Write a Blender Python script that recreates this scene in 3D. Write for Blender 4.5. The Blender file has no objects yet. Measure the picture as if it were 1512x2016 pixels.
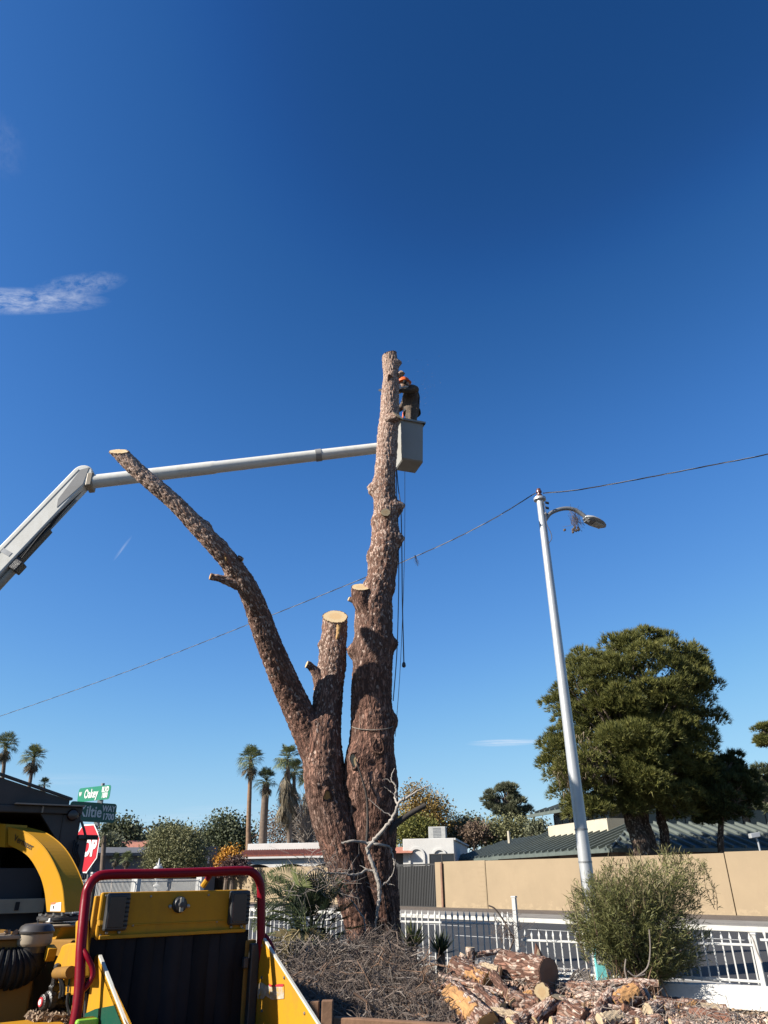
import bpy, bmesh, math, random
import numpy as np
from mathutils import Vector, Matrix
from mathutils.bvhtree import BVHTree

random.seed(7)
rng = np.random.default_rng(7)
scene = bpy.context.scene
COL = scene.collection
R = math.radians

# ------------------------------------------------------------------ camera
HC = 1.5            # eye height in metres
FPX = 1400.0        # focal length in photo pixels (photo 1512 x 2016)
TH = R(27.2)        # pitch up
ROLL = 0.012
c_f = np.array([0, math.cos(TH), math.sin(TH)])
r0 = np.array([1.0, 0, 0]); u0 = np.array([0, -math.sin(TH), math.cos(TH)])
c_r = math.cos(ROLL) * r0 - math.sin(ROLL) * u0
c_u = math.sin(ROLL) * r0 + math.cos(ROLL) * u0
cam_d = bpy.data.cameras.new('camera'); cam = bpy.data.objects.new('camera', cam_d); COL.objects.link(cam)
cam_d.sensor_fit = 'VERTICAL'; cam_d.sensor_height = 36.0; cam_d.lens = 36.0 * FPX / 2016.0
cam_d.clip_start = 0.05; cam_d.clip_end = 5000
m = Matrix(((c_r[0], c_u[0], -c_f[0], 0), (c_r[1], c_u[1], -c_f[1], 0), (c_r[2], c_u[2], -c_f[2], HC), (0, 0, 0, 1)))
cam.matrix_world = m
scene.camera = cam
scene.render.resolution_x = 768; scene.render.resolution_y = 1024

# ------------------------------------------------------------------ sun + sky
SUN_EL = R(31); SUN_PHI = R(22)      # sun from the left, a little behind the camera
sdir = np.array([-math.cos(SUN_PHI) * math.cos(SUN_EL), -math.sin(SUN_PHI) * math.cos(SUN_EL), math.sin(SUN_EL)])
sl = bpy.data.lights.new('sun', 'SUN'); sun = bpy.data.objects.new('sun', sl); COL.objects.link(sun)
sl.energy = 5.0; sl.angle = R(0.53); sl.color = (1.0, 0.93, 0.82)
sun.rotation_euler = Vector(sdir).to_track_quat('Z', 'Y').to_euler(); sun.location = (-30, -10, 40)

def ray(px, py):
    d = c_f + (px - 756) / FPX * c_r + (1008 - py) / FPX * c_u
    return d
def at(px, py, Y):
    d = ray(px, py); t = Y / d[1]
    return np.array([0, 0, HC]) + d * t
def mpp(px, py, Y):
    return Y / ray(px, py)[1] / FPX
def onplane(px, py, P0, n):
    d = ray(px, py); o = np.array([0, 0, HC]); t = np.dot(np.array(P0) - o, n) / np.dot(d, n)
    return o + d * t
def onground(px, py, z=0.0):
    d = ray(px, py); t = (z - HC) / d[2]
    return np.array([0, 0, HC]) + d * t

world = bpy.data.worlds.new('World'); scene.world = world; world.use_nodes = True
wn = world.node_tree.nodes; wl = world.node_tree.links; wn.clear()
w_out = wn.new('ShaderNodeOutputWorld'); w_bg = wn.new('ShaderNodeBackground')
sky = wn.new('ShaderNodeTexSky'); sky.sky_type = 'NISHITA'; sky.sun_disc = False
sky.sun_elevation = SUN_EL; sky.sun_rotation = math.atan2(sdir[0], sdir[1])
sky.altitude = 620; sky.air_density = 1.0; sky.dust_density = 0.2; sky.ozone_density = 3.0
w_bg.inputs['Strength'].default_value = 0.05
wl.new(w_bg.outputs[0], w_out.inputs[0])
# thin cirrus wisps, placed by direction on the sky dome
tc = wn.new('ShaderNodeTexCoord')
def wmath(op, a, b=None, clamp=False):
    n = wn.new('ShaderNodeMath'); n.operation = op; n.use_clamp = clamp
    for i, x in enumerate((a, b)):
        if x is None: continue
        if isinstance(x, (int, float)): n.inputs[i].default_value = x
        else: wl.new(x, n.inputs[i])
    return n.outputs[0]
def wdot(v):
    n = wn.new('ShaderNodeVectorMath'); n.operation = 'DOT_PRODUCT'; wl.new(tc.outputs['Generated'], n.inputs[0])
    n.inputs[1].default_value = tuple(v); return n.outputs['Value']
def wisp(px, py, hw, hh, ang, strength, ns, stretch, seed):
    c = ray(px, py); c = c / np.linalg.norm(c)
    e = math.cos(ang) * c_r + math.sin(ang) * c_u; e = e - c * np.dot(e, c); e /= np.linalg.norm(e)
    f = np.cross(c, e)
    if np.dot(f, c_u) < 0: f = -f
    a = wdot(e / (hw / FPX)); b = wdot(f / (hh / FPX)); front = wmath('GREATER_THAN', wdot(c), 0.5)
    rr = wmath('ADD', wmath('MULTIPLY', a, a), wmath('MULTIPLY', b, b))
    fall = wmath('SUBTRACT', 1.0, rr, True)
    cv = wn.new('ShaderNodeCombineXYZ'); wl.new(wmath('MULTIPLY', a, ns * stretch), cv.inputs[0]); wl.new(wmath('MULTIPLY', b, ns), cv.inputs[1])
    cv.inputs[2].default_value = seed
    nz = wn.new('ShaderNodeTexNoise'); nz.inputs['Scale'].default_value = 1.0; nz.inputs['Detail'].default_value = 6; nz.inputs['Roughness'].default_value = 0.68
    nz.inputs['Distortion'].default_value = 0.25
    wl.new(cv.outputs[0], nz.inputs['Vector'])
    k = wmath('MULTIPLY', wmath('SUBTRACT', nz.outputs['Fac'], 0.36), 2.6, True)
    return wmath('MULTIPLY', wmath('MULTIPLY', wmath('MULTIPLY', k, fall), front), strength)
acc = None
for w in ((15, 593, 165, 24, 0.0, .62, 2.0, 2.6, 1.0), (155, 563, 85, 22, .16, .26, 2.2, 2.4, 5.2), (0, 285, 40, 55, 0, .07, 2, 1, 3.0), (995, 1462, 75, 7, .03, .8, 1.5, .4, 9.0),
          (241, 1080, 30, 3.0, .92, .35, .8, .5, 4.0), (90, 1535, 190, 12, .0, .16, 1.6, .5, 7.0), (390, 1608, 150, 10, .04, .2, 1.6, .5, 8.0), (440, 1590, 90, 6, .04, .16, 1.6, .5, 2.0)):
    o = wisp(*w); acc = o if acc is None else wmath('ADD', acc, o, True)
wmix = wn.new('ShaderNodeMix'); wmix.data_type = 'RGBA'
wl.new(acc, wmix.inputs['Factor']); 
# deep desert-winter blue: one smooth tone curve over the whole dome
sc_ = wn.new('ShaderNodeVectorMath'); sc_.operation = 'SCALE'; sc_.inputs['Scale'].default_value = 0.088; wl.new(sky.outputs[0], sc_.inputs[0])
cur = wn.new('ShaderNodeRGBCurve'); cur.mapping.extend = 'HORIZONTAL'; cur.mapping.use_clip = False
for ci, pts_ in enumerate((((.0467, .0130), (.055, .025), (.112, .105), (.275, .335)), ((.0844, .069), (.099, .112), (.195, .30), (.407, .60)), ((.165, .228), (.193, .345), (.347, .70), (.503, .84)))):
    cv_ = cur.mapping.curves[ci]
    for x_, y_ in pts_: cv_.points.new(x_, y_)
cur.mapping.update(); wl.new(sc_.outputs[0], cur.inputs['Color'])
sc2 = wn.new('ShaderNodeVectorMath'); sc2.operation = 'SCALE'; sc2.inputs['Scale'].default_value = 0.735 / 0.088; wl.new(cur.outputs[0], sc2.inputs[0])
wl.new(sc2.outputs[0], wmix.inputs[6]); wmix.inputs[7].default_value = (7.4, 7.7, 8.4, 1)
wl.new(wmix.outputs[2], w_bg.inputs['Color'])

vs = scene.view_settings
vs.view_transform = 'Standard'; vs.look = 'None'; vs.exposure = 1.3; vs.gamma = 1.0; vs.use_curve_mapping = False
scene.cycles.use_denoising = True
scene.cycles.max_bounces = 8; scene.cycles.diffuse_bounces = 2

# ------------------------------------------------------------------ helpers: noise, meshes, things
def _hash(i, j, k, s):
    h = (i.astype(np.int64) * 374761393 + j.astype(np.int64) * 668265263 + k.astype(np.int64) * 2147483647 + s * 974634777) & 0xFFFFFFFF
    h = ((h ^ (h >> 13)) * 1274126177) & 0xFFFFFFFF
    h = h ^ (h >> 16)
    return (h & 0xFFFFFF) / float(0xFFFFFF)
def vnoise(p, s=0):
    """smooth value noise in -1..1 for an (n,3) array"""
    p = np.asarray(p, float); i = np.floor(p).astype(np.int64); f = p - i; f = f * f * (3 - 2 * f)
    r = 0
    for dx in (0, 1):
        for dy in (0, 1):
            for dz in (0, 1):
                w = (f[:, 0] if dx else 1 - f[:, 0]) * (f[:, 1] if dy else 1 - f[:, 1]) * (f[:, 2] if dz else 1 - f[:, 2])
                r = r + w * _hash(i[:, 0] + dx, i[:, 1] + dy, i[:, 2] + dz, s)
    return r * 2 - 1
def fbm(p, s=0, o=3):
    p = np.asarray(p, float); r = 0; a = 1.0
    for k in range(o):
        r = r + a * vnoise(p * (2 ** k), s + k); a *= .5
    return r
def nrm(v):
    v = np.asarray(v, float); return v / max(np.linalg.norm(v), 1e-9)
def V3(v): return tuple(float(x) for x in v)

def tag(o, label=None, cat=None, group=None, kind=None):
    if label: o['label'] = label
    if cat: o['category'] = cat
    if group: o['group'] = group
    if kind: o['kind'] = kind
    return o
def thing(name, label, cat, loc, group=None):
    o = bpy.data.objects.new(name, None); COL.objects.link(o); o.location = V3(loc); o.empty_display_size = .1
    return tag(o, label, cat, group)
def root_of(o):
    while o.parent: o = o.parent
    return o
def link_mesh(name, me, parent=None, origin=None):
    o = bpy.data.objects.new(name, me); COL.objects.link(o)
    if parent is not None: o.parent = parent
    elif origin is not None: o.location = V3(origin)
    return o
def mesh_np(name, V, F, mat, parent=None, smooth=False, origin=None, attrs=None):
    """V (n,3), F list of faces or (m,k) array; world coordinates"""
    V = np.asarray(V, float)
    if parent is not None: off = np.array(root_of(parent).location)
    else:
        if origin is None:
            mn = V.min(0); mx = V.max(0); origin = ((mn[0] + mx[0]) / 2, (mn[1] + mx[1]) / 2, mn[2])
        off = np.array(origin)
    me = bpy.data.meshes.new(name)
    if isinstance(F, np.ndarray):
        k = F.shape[1]; n = len(F)
        me.vertices.add(len(V)); me.vertices.foreach_set('co', (V - off).astype(np.float32).ravel())
        me.loops.add(n * k); me.loops.foreach_set('vertex_index', F.astype(np.int32).ravel())
        me.polygons.add(n); me.polygons.foreach_set('loop_start', np.arange(0, n * k, k, dtype=np.int32))
        me.update(calc_edges=True); me.validate()
    else:
        me.from_pydata((V - off).tolist(), [], F); me.update()
    if smooth: me.polygons.foreach_set('use_smooth', np.ones(len(me.polygons), bool))
    if attrs:
        for an, (ty, arr) in attrs.items():
            a = me.attributes.new(an, ty, 'POINT')
            a.data.foreach_set('vector' if ty == 'FLOAT_VECTOR' else 'value', np.asarray(arr, np.float32).ravel())
    if mat is not None: me.materials.append(MATS[mat] if isinstance(mat, str) else mat)
    return link_mesh(name, me, parent, origin)

class MB:
    def __init__(s): s.V = []; s.F = []
    def add(s, V, F):
        b = len(s.V); s.V += [np.asarray(v, float) for v in V]; s.F += [tuple(b + i for i in f) for f in F]; return s
    def obox(s, c, hx, hy, hz):
        """box: centre + three half-extent vectors"""
        c, hx, hy, hz = (np.asarray(a, float) for a in (c, hx, hy, hz))
        if np.dot(np.cross(hx, hy), hz) < 0: hz = -hz
        V = [c + sx * hx + sy * hy + sz * hz for sz in (-1, 1) for sy in (-1, 1) for sx in (-1, 1)]
        return s.add(V, [(0, 2, 3, 1), (4, 5, 7, 6), (0, 1, 5, 4), (2, 6, 7, 3), (0, 4, 6, 2), (1, 3, 7, 5)])
    def box(s, x0, x1, y0, y1, z0, z1):
        return s.obox(((x0 + x1) / 2, (y0 + y1) / 2, (z0 + z1) / 2), ((x1 - x0) / 2, 0, 0), (0, (y1 - y0) / 2, 0), (0, 0, (z1 - z0) / 2))
    def prism(s, poly, ext):
        """polygon (3D points) extruded by vector"""
        n = len(poly); ext = np.asarray(ext, float); P = [np.asarray(p, float) for p in poly]
        nn = np.zeros(3)
        for i in range(n): nn += np.cross(P[i], P[(i + 1) % n])
        if np.dot(nn, ext) > 0: P = P[::-1]
        V = P + [p + ext for p in P]
        F = [tuple(range(n)), tuple(range(2 * n - 1, n - 1, -1))] + [(i, i + n, (i + 1) % n + n, (i + 1) % n) for i in range(n)]
        return s.add(V, F)
    def tube(s, pts, rad, n=8, caps=True, ref=None):
        P = [np.asarray(p, float) for p in pts]; k = len(P)
        if not hasattr(rad, '__len__'): rad = [rad] * k
        b = len(s.V); e1 = None
        for i in range(k):
            t = nrm((P[min(i + 1, k - 1)] - P[max(i - 1, 0)]))
            if e1 is None:
                a = np.asarray(ref, float) if ref is not None else (np.array([0, 0, 1.0]) if abs(t[2]) < .9 else np.array([1.0, 0, 0]))
                e1 = nrm(a - t * np.dot(a, t))
            else: e1 = nrm(e1 - t * np.dot(e1, t))
            e2 = np.cross(t, e1)
            for j in range(n):
                a = 2 * math.pi * j / n; s.V.append(P[i] + rad[i] * (math.cos(a) * e1 + math.sin(a) * e2))
        for i in range(k - 1):
            for j in range(n):
                a = b + i * n + j; c = b + i * n + (j + 1) % n; s.F.append((a, c, c + n, a + n))
        if caps:
            s.F.append(tuple(b + n - 1 - j for j in range(n))); s.F.append(tuple(b + (k - 1) * n + j for j in range(n)))
        return s
    def lathe(s, o, axis, prof, n=20):
        """prof: list of (height, radius)"""
        ax = nrm(axis); o = np.asarray(o, float)
        return s.tube([o + ax * (h + i * 1e-6) for i, (h, r) in enumerate(prof)], [r for h, r in prof], n) if False else s._lathe(o, ax, prof, n)
    def _lathe(s, o, ax, prof, n):
        a = np.array([1.0, 0, 0]) if abs(ax[0]) < .9 else np.array([0, 1.0, 0]); e1 = nrm(a - ax * np.dot(a, ax)); e2 = np.cross(ax, e1); b = len(s.V)
        for h, r in prof:
            for j in range(n):
                q = 2 * math.pi * j / n; s.V.append(o + ax * h + r * (math.cos(q) * e1 + math.sin(q) * e2))
        for i in range(len(prof) - 1):
            for j in range(n):
                p = b + i * n + j; c = b + i * n + (j + 1) % n; s.F.append((p, c, c + n, p + n))
        s.F.append(tuple(b + n - 1 - j for j in range(n))); s.F.append(tuple(b + (len(prof) - 1) * n + j for j in range(n)))
        return s
    def build(s, name, mat, parent=None, smooth=False, origin=None, bevel=0):
        o = mesh_np(name, np.array(s.V), s.F, mat, parent, False, origin)
        if bevel:
            bm = bmesh.new(); bm.from_mesh(o.data)
            es = [e for e in bm.edges if len(e.link_faces) == 2 and e.calc_face_angle(0) > .5]
            bmesh.ops.bevel(bm, geom=es, offset=bevel, segments=2, affect='EDGES', profile=.5, clamp_overlap=True)
            bm.to_mesh(o.data); bm.free()
        if smooth:
            me = o.data; me.polygons.foreach_set('use_smooth', np.ones(len(me.polygons), bool)); me.set_sharp_from_angle(angle=R(40))
        return o

def bez(pts, n):
    """Catmull-Rom through points"""
    P = [np.asarray(p, float) for p in pts]; P = [2 * P[0] - P[1]] + P + [2 * P[-1] - P[-2]]; out = []
    segs = len(P) - 3
    for i in range(segs):
        a, b, c, d = P[i:i + 4]
        for k in range(n):
            t = k / n
            out.append(.5 * ((2 * b) + (-a + c) * t + (2 * a - 5 * b + 4 * c - d) * t * t + (-a + 3 * b - 3 * c + d) * t ** 3))
    out.append(P[-2]); return out

def text_mesh(txt, size=1.0, xs=1.0, bold=0.0, align='CENTER'):
    cu = bpy.data.curves.new('t', 'FONT'); cu.body = txt; cu.size = size; cu.align_x = align; cu.align_y = 'CENTER'; cu.offset = bold; cu.resolution_u = 3
    o = bpy.data.objects.new('t', cu); COL.objects.link(o)
    dg = bpy.context.evaluated_depsgraph_get(); me = bpy.data.meshes.new_from_object(o.evaluated_get(dg))
    V = [np.array([v.co.x * xs, v.co.y, 0]) for v in me.vertices]; F = [tuple(p.vertices) for p in me.polygons]
    bpy.data.objects.remove(o); bpy.data.curves.remove(cu); bpy.data.meshes.remove(me)
    return V, F
def place_text(name, txt, c, ex, ey, size, mat, parent, xs=1.0, bold=0.0, lift=.004):
    V, F = text_mesh(txt, size, xs, bold); ex = nrm(ex); ey = nrm(np.asarray(ey) - ex * np.dot(ey, ex)); n = np.cross(ex, ey); b = MB()
    b.add([np.asarray(c) + v[0] * ex + v[1] * ey + n * lift for v in V], F)
    return b.build(name, mat, parent)

# ------------------------------------------------------------------ materials
MATS = {}
class NT:
    def __init__(s, name):
        s.m = bpy.data.materials.new(name); s.m.use_nodes = True; s.n = s.m.node_tree.nodes; s.l = s.m.node_tree.links
        s.b = s.n['Principled BSDF']; MATS[name] = s.m
        s.tc = s.n.new('ShaderNodeTexCoord')
    def set(s, k, v):
        if hasattr(v, 'links') or isinstance(v, bpy.types.NodeSocket): s.l.new(v, s.b.inputs[k])
        else: s.b.inputs[k].default_value = v
    def new(s, t, **kw):
        n = s.n.new(t)
        for k, v in kw.items():
            if k in ('op',): n.operation = v
            else: n.inputs[k].default_value = v
        return n
    def coord(s, kind='Object', scale=(1, 1, 1)):
        mp = s.n.new('ShaderNodeMapping'); mp.inputs['Scale'].default_value = scale
        s.l.new(s.tc.outputs[kind] if isinstance(kind, str) else kind, mp.inputs['Vector']); return mp.outputs[0]
    def attr(s, name):
        a = s.n.new('ShaderNodeAttribute'); a.attribute_name = name; return a
    def noise(s, vec, scale, detail=4, rough=.55, dist=0):
        n = s.n.new('ShaderNodeTexNoise'); n.inputs['Scale'].default_value = scale; n.inputs['Detail'].default_value = detail; n.inputs['Roughness'].default_value = rough
        n.inputs['Distortion'].default_value = dist; s.l.new(vec, n.inputs['Vector']); return n.outputs['Fac']
    def vor(s, vec, scale, feat='F1', out='Distance', rand=1.0):
        n = s.n.new('ShaderNodeTexVoronoi'); n.feature = feat; n.inputs['Scale'].default_value = scale; n.inputs['Randomness'].default_value = rand; s.l.new(vec, n.inputs['Vector']); return n.outputs[out]
    def ramp(s, fac, stops):
        r = s.n.new('ShaderNodeValToRGB'); e = r.color_ramp.elements
        while len(e) < len(stops): e.new(.5)
        for i, (p, c) in enumerate(stops):
            e[i].position = p; e[i].color = (*c, 1) if len(c) == 3 else c
        s.l.new(fac, r.inputs[0]); return r.outputs[0]
    def mix(s, fac, a, b, mode='MIX'):
        n = s.n.new('ShaderNodeMix'); n.data_type = 'RGBA'; n.blend_type = mode
        for sock, v in ((n.inputs[0], fac), (n.inputs[6], a), (n.inputs[7], b)):
            if isinstance(v, bpy.types.NodeSocket): s.l.new(v, sock)
            elif isinstance(v, (int, float)): sock.default_value = v
            else: sock.default_value = (*v, 1) if len(v) == 3 else v
        return n.outputs[2]
    def math(s, op, a, b=None, clamp=False):
        n = s.n.new('ShaderNodeMath'); n.operation = op; n.use_clamp = clamp
        for i, v in enumerate((a, b)):
            if v is None: continue
            if isinstance(v, bpy.types.NodeSocket): s.l.new(v, n.inputs[i])
            else: n.inputs[i].default_value = v
        return n.outputs[0]
    def bump(s, h, strength=.5, dist=.02):
        n = s.n.new('ShaderNodeBump'); n.inputs['Strength'].default_value = strength; n.inputs['Distance'].default_value = dist
        s.l.new(h, n.inputs['Height']); s.l.new(n.outputs[0], s.b.inputs['Normal'])
    def rnd(s):
        return s.n.new('ShaderNodeObjectInfo').outputs['Random']

def simple(name, c, rough=.7, var=.18, scale=6.0, bump=0.0, metal=0.0, spec=.5, bscale=None, c2=None, obj_var=0.0):
    t = NT(name); v = t.coord(); n = t.noise(v, scale, 5, .6)
    a = tuple(max(0, x * (1 - var)) for x in c); b = tuple(min(1, x * (1 + var)) for x in c) if c2 is None else c2
    col = t.mix(t.math('MULTIPLY', t.math('SUBTRACT', n, .3), 2.5, True), a, b)
    if obj_var:
        k = t.math('ADD', t.math('MULTIPLY', t.rnd(), 2 * obj_var), 1 - obj_var)
        cc = t.n.new('ShaderNodeCombineColor')
        for i in range(3): t.l.new(k, cc.inputs[i])
        col = t.mix(1.0, col, cc.outputs[0], 'MULTIPLY')
    t.set('Base Color', col); t.set('Roughness', rough); t.set('Metallic', metal); t.b.inputs['Specular IOR Level'].default_value = spec
    if bump: t.bump(t.noise(v, bscale or scale * 6, 4), bump, .01)
    return t
# ---- bark: furrowed reddish plates low down, pale flakes higher up (attribute 'pale'); 'bk' is cylinder space (metres)
def bark_mat(name, base=((.058, .029, .021), (.178, .088, .062), (.275, .160, .118)), flake=(.45, .35, .29), k=1.0):
    t = NT(name); bk = t.attr('bk').outputs['Vector']; pale = t.attr('pale').outputs['Fac']
    wob = t.n.new('ShaderNodeTexNoise'); wob.inputs['Scale'].default_value = 5; wob.inputs['Detail'].default_value = 3; t.l.new(bk, wob.inputs['Vector'])
    w2 = t.n.new('ShaderNodeVectorMath'); w2.operation = 'SCALE'; w2.inputs['Scale'].default_value = .06; t.l.new(wob.outputs['Color'], w2.inputs[0])
    wv = t.n.new('ShaderNodeVectorMath'); wv.operation = 'ADD'; t.l.new(bk, wv.inputs[0]); t.l.new(w2.outputs[0], wv.inputs[1])
    pv = t.coord(wv.outputs[0], (34 * k, 34 * k, 6.5 * k)); fv = t.coord(wv.outputs[0], (40 * k, 40 * k, 21 * k))
    edge = t.vor(pv, 1, 'DISTANCE_TO_EDGE'); cellc = t.vor(pv, 1, 'F1', 'Color'); fcell = t.vor(fv, 1, 'F1', 'Color'); fedge = t.vor(fv, 1, 'DISTANCE_TO_EDGE')
    sx = t.n.new('ShaderNodeSeparateColor'); t.l.new(cellc, sx.inputs[0]); sf = t.n.new('ShaderNodeSeparateColor'); t.l.new(fcell, sf.inputs[0])
    big = t.noise(bk, 1.6, 3); fine = t.noise(bk, 60, 5, .65)
    tone = t.math('ADD', t.math('MULTIPLY', sx.outputs[0], .5), t.math('ADD', t.math('MULTIPLY', big, .45), t.math('MULTIPLY', fine, .35)))
    fur = t.math('MULTIPLY', t.math('ABSOLUTE', t.math('SUBTRACT', t.noise(t.coord(wv.outputs[0], (19 * k, 19 * k, 2.6 * k)), 1.0, 4, .55, .4), .5)), 11, True)
    fur = t.math('ADD', t.math('MULTIPLY', t.math('SUBTRACT', 1.0, fur), t.math('SUBTRACT', pale, 1.0)), 1.0, True)
    grey_ = t.math('MULTIPLY', t.math('SUBTRACT', t.noise(bk, .9, 4, .6), .47), 5, True)
    col = t.ramp(t.math('SUBTRACT', tone, .12), [(.18, base[0]), (.5, base[1]), (.85, base[2])])
    col = t.mix(t.math('MULTIPLY', grey_, .55), col, t.ramp(t.math('SUBTRACT', tone, .12), [(.18, (.05, .036, .030)), (.5, (.135, .104, .086)), (.85, (.24, .195, .165))]))
    col = t.mix(fur, tuple(x * .62 for x in base[0]), col)
    crack = t.math('MULTIPLY', edge, 6.5, True)
    col = t.mix(crack, tuple(x * .8 for x in base[0]), col)
    thr = t.math('ADD', t.math('MULTIPLY', pale, .82), t.math('MULTIPLY', t.math('MULTIPLY', t.math('SUBTRACT', big, .5), pale), .7))
    isfl = t.math('MULTIPLY', t.math('SUBTRACT', thr, sf.outputs[1]), 9, True)
    isfl = t.math('MULTIPLY', isfl, t.math('MULTIPLY', fedge, 8, True))
    flc = t.mix(sf.outputs[2], tuple(x * .62 for x in flake), tuple(min(1, x * 1.3) for x in flake))
    col = t.mix(t.math('MULTIPLY', pale, .42), col, (.31, .205, .155)) if flake[0] < .5 and name == 'pine_bark' else col
    col = t.mix(t.math('MULTIPLY', isfl, .74), col, flc)
    t.set('Base Color', col); t.set('Roughness', .9); t.b.inputs['Specular IOR Level'].default_value = .2
    h = t.math('ADD', t.math('ADD', t.math('ADD', t.math('MULTIPLY', fur, 1.3), t.math('MULTIPLY', crack, .6)), t.math('MULTIPLY', fine, .5)), t.math('ADD', t.math('MULTIPLY', isfl, .35), t.math('MULTIPLY', t.math('MULTIPLY', fedge, 4, True), .35)))
    t.bump(h, .62, .02)
    return t
bark_mat('pine_bark')
bark_mat('log_bark', ((.07, .035, .025), (.215, .105, .072), (.32, .195, .14)), (.44, .355, .295), .8)
bark_mat('far_bark', ((.03, .022, .017), (.09, .06, .042), (.15, .10, .075)), (.30, .25, .2), .5)

def cut_wood(name, c, ringk=90):
    t = NT(name); rd = t.attr('rd').outputs['Vector']
    ln = t.n.new('ShaderNodeVectorMath'); ln.operation = 'LENGTH'; t.l.new(rd, ln.inputs[0])
    w = t.math('SINE', t.math('ADD', t.math('MULTIPLY', ln.outputs['Value'], ringk), t.math('MULTIPLY', t.noise(rd, 9, 3), 5)))
    n = t.noise(rd, 25, 5, .7)
    rn = t.attr('rn').outputs['Fac']; w = t.math('SINE', t.math('ADD', t.math('MULTIPLY', rn, 62), t.math('MULTIPLY', t.noise(rd, 9, 3), 7)))
    col = t.mix(t.math('ADD', t.math('MULTIPLY', w, .22), t.math('MULTIPLY', n, .8), True), tuple(x * .74 for x in c), tuple(min(1, x * 1.2) for x in c))
    heart = t.math('MULTIPLY', t.math('SUBTRACT', t.math('ADD', .52, t.math('MULTIPLY', t.noise(rd, 7, 3), .25)), rn), 5, True)
    col = t.mix(t.math('MULTIPLY', heart, .42), col, (c[0] * .82, c[1] * .62, c[2] * .42))
    col = t.mix(t.math('MULTIPLY', t.math('SUBTRACT', rn, .93), 14, True), col, (c[0] * .4, c[1] * .28, c[2] * .25))
    t.set('Base Color', col); t.set('Roughness', .8); t.bump(n, .4, .006)
cut_wood('cut_wood', (0.4248, 0.3216, 0.182)); cut_wood('cut_wood_orange', (0.3762, 0.2184, 0.07888)); cut_wood('cut_wood_brown', (0.1599, 0.07995, 0.04612))
def split_wood(name, c):
    t = NT(name); fb = t.attr('fib').outputs['Vector']; n = t.noise(fb, 1.0, 6, .7, .3); n2 = t.noise(t.coord('Object'), 7, 4)
    col = t.ramp(t.math('ADD', t.math('MULTIPLY', n, .6), t.math('MULTIPLY', n2, .45)), [(.34, tuple(x * .28 for x in c)), (.52, c), (.78, tuple(min(1, x * 1.4) for x in c))])
    t.set('Base Color', col); t.set('Roughness', .85); t.bump(n, .8, .02)
split_wood('split_wood', (0.3198, 0.1661, 0.0615)); split_wood('split_pale', (0.369, 0.2829, 0.1845)); split_wood('split_red', (0.1771, 0.07872, 0.0492))

simple('dead_wood', (0.2214, 0.1968, 0.1722), .85, .35, 9, .5)
simple('dead_dark', (.028, .023, .02), .9, .35, 9, .5)
simple('twig', (0.082, 0.06035, 0.04854), .9, .45, 3.0, 0); simple('twig_pale', (0.1537, 0.1291, 0.1107), .9, .3, 3.0)
simple('twig_brown', (.16, .095, .06), .9, .4, 3.0)
simple('rope', (.03, .03, .035), .8, .2, 20); simple('rope_pale', (0.164, 0.1435, 0.1189), .8, .2, 20)

# ground surfaces
t = NT('dirt'); v = t.coord('Object'); n = t.noise(v, 3, 6, .7); n2 = t.noise(v, 40, 5, .7)
t.set('Base Color', t.ramp(t.math('ADD', t.math('MULTIPLY', n, .5), t.math('MULTIPLY', n2, .5)), [(.3, (.053, .041, .03)), (.55, (.103, .08, .062)), (.8, (.156, .127, .104))])); t.set('Roughness', .95); t.bump(n2, .7, .03)
t = NT('asphalt'); v = t.coord('Object'); n = t.noise(v, .35, 5, .6); n2 = t.noise(v, 120, 3, .7); st = t.noise(t.coord('Object', (1, 1, 1)), 1.2, 4)
t.set('Base Color', t.ramp(t.math('ADD', t.math('MULTIPLY', n, .6), t.math('MULTIPLY', n2, .4)), [(.3, (.014, .014, .016)), (.6, (.025, .025, .027)), (.8, (.037, .037, .038))])); t.set('Roughness', .9); t.bump(n2, .4, .01)
simple('concrete', (.17, .155, .135), .9, .2, 1.5, .3); simple('kerb', (0.366, 0.3542, 0.3247), .85, .15, 2.0, .2)
simple('road_paint', (0.4428, 0.4428, 0.4251), .7, .1, 8)
def stucco(name, c, stain, sc=.7):
    t = NT(name); v = t.coord('Object'); n = t.noise(v, sc, 5, .6); n2 = t.noise(v, 70, 4, .6); n3 = t.noise(t.coord('Object', (1.5, 1.5, .22)), 2.4, 4, .6)
    sx = t.n.new('ShaderNodeSeparateXYZ'); t.l.new(v, sx.inputs[0])
    col = t.mix(t.math('MULTIPLY', t.math('SUBTRACT', n, .35), 2.2, True), tuple(x * .90 for x in c), tuple(min(1, x * 1.07) for x in c))
    col = t.mix(t.math('MULTIPLY', t.math('SUBTRACT', n3, .56), 2.2, True), col, stain)
    # blistered paint: ragged pale patches low on the wall, faint repainted rectangles higher up
    pn = t.noise(t.coord('Object', (1, 1, 1.6)), 3.2, 6, .72); low = t.math('MULTIPLY', t.math('SUBTRACT', .62, sx.outputs[2]), 1.6, True)
    col = t.mix(t.math('MULTIPLY', t.math('MULTIPLY', t.math('SUBTRACT', t.math('ADD', pn, t.math('MULTIPLY', low, .22)), .64), 12, True), .5), col, tuple(min(1, x * 1.28) for x in c))
    bl = t.vor(t.coord('Object', (.42, .42, .9)), 1.0, 'F1', 'Color', .9); bs_ = t.n.new('ShaderNodeSeparateColor'); t.l.new(bl, bs_.inputs[0])
    col = t.mix(t.math('MULTIPLY', t.math('SUBTRACT', bs_.outputs[0], .55), .28, True), col, stain)
    t.set('Base Color', col); t.set('Roughness', .92); t.bump(n2, .35, .01)
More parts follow.
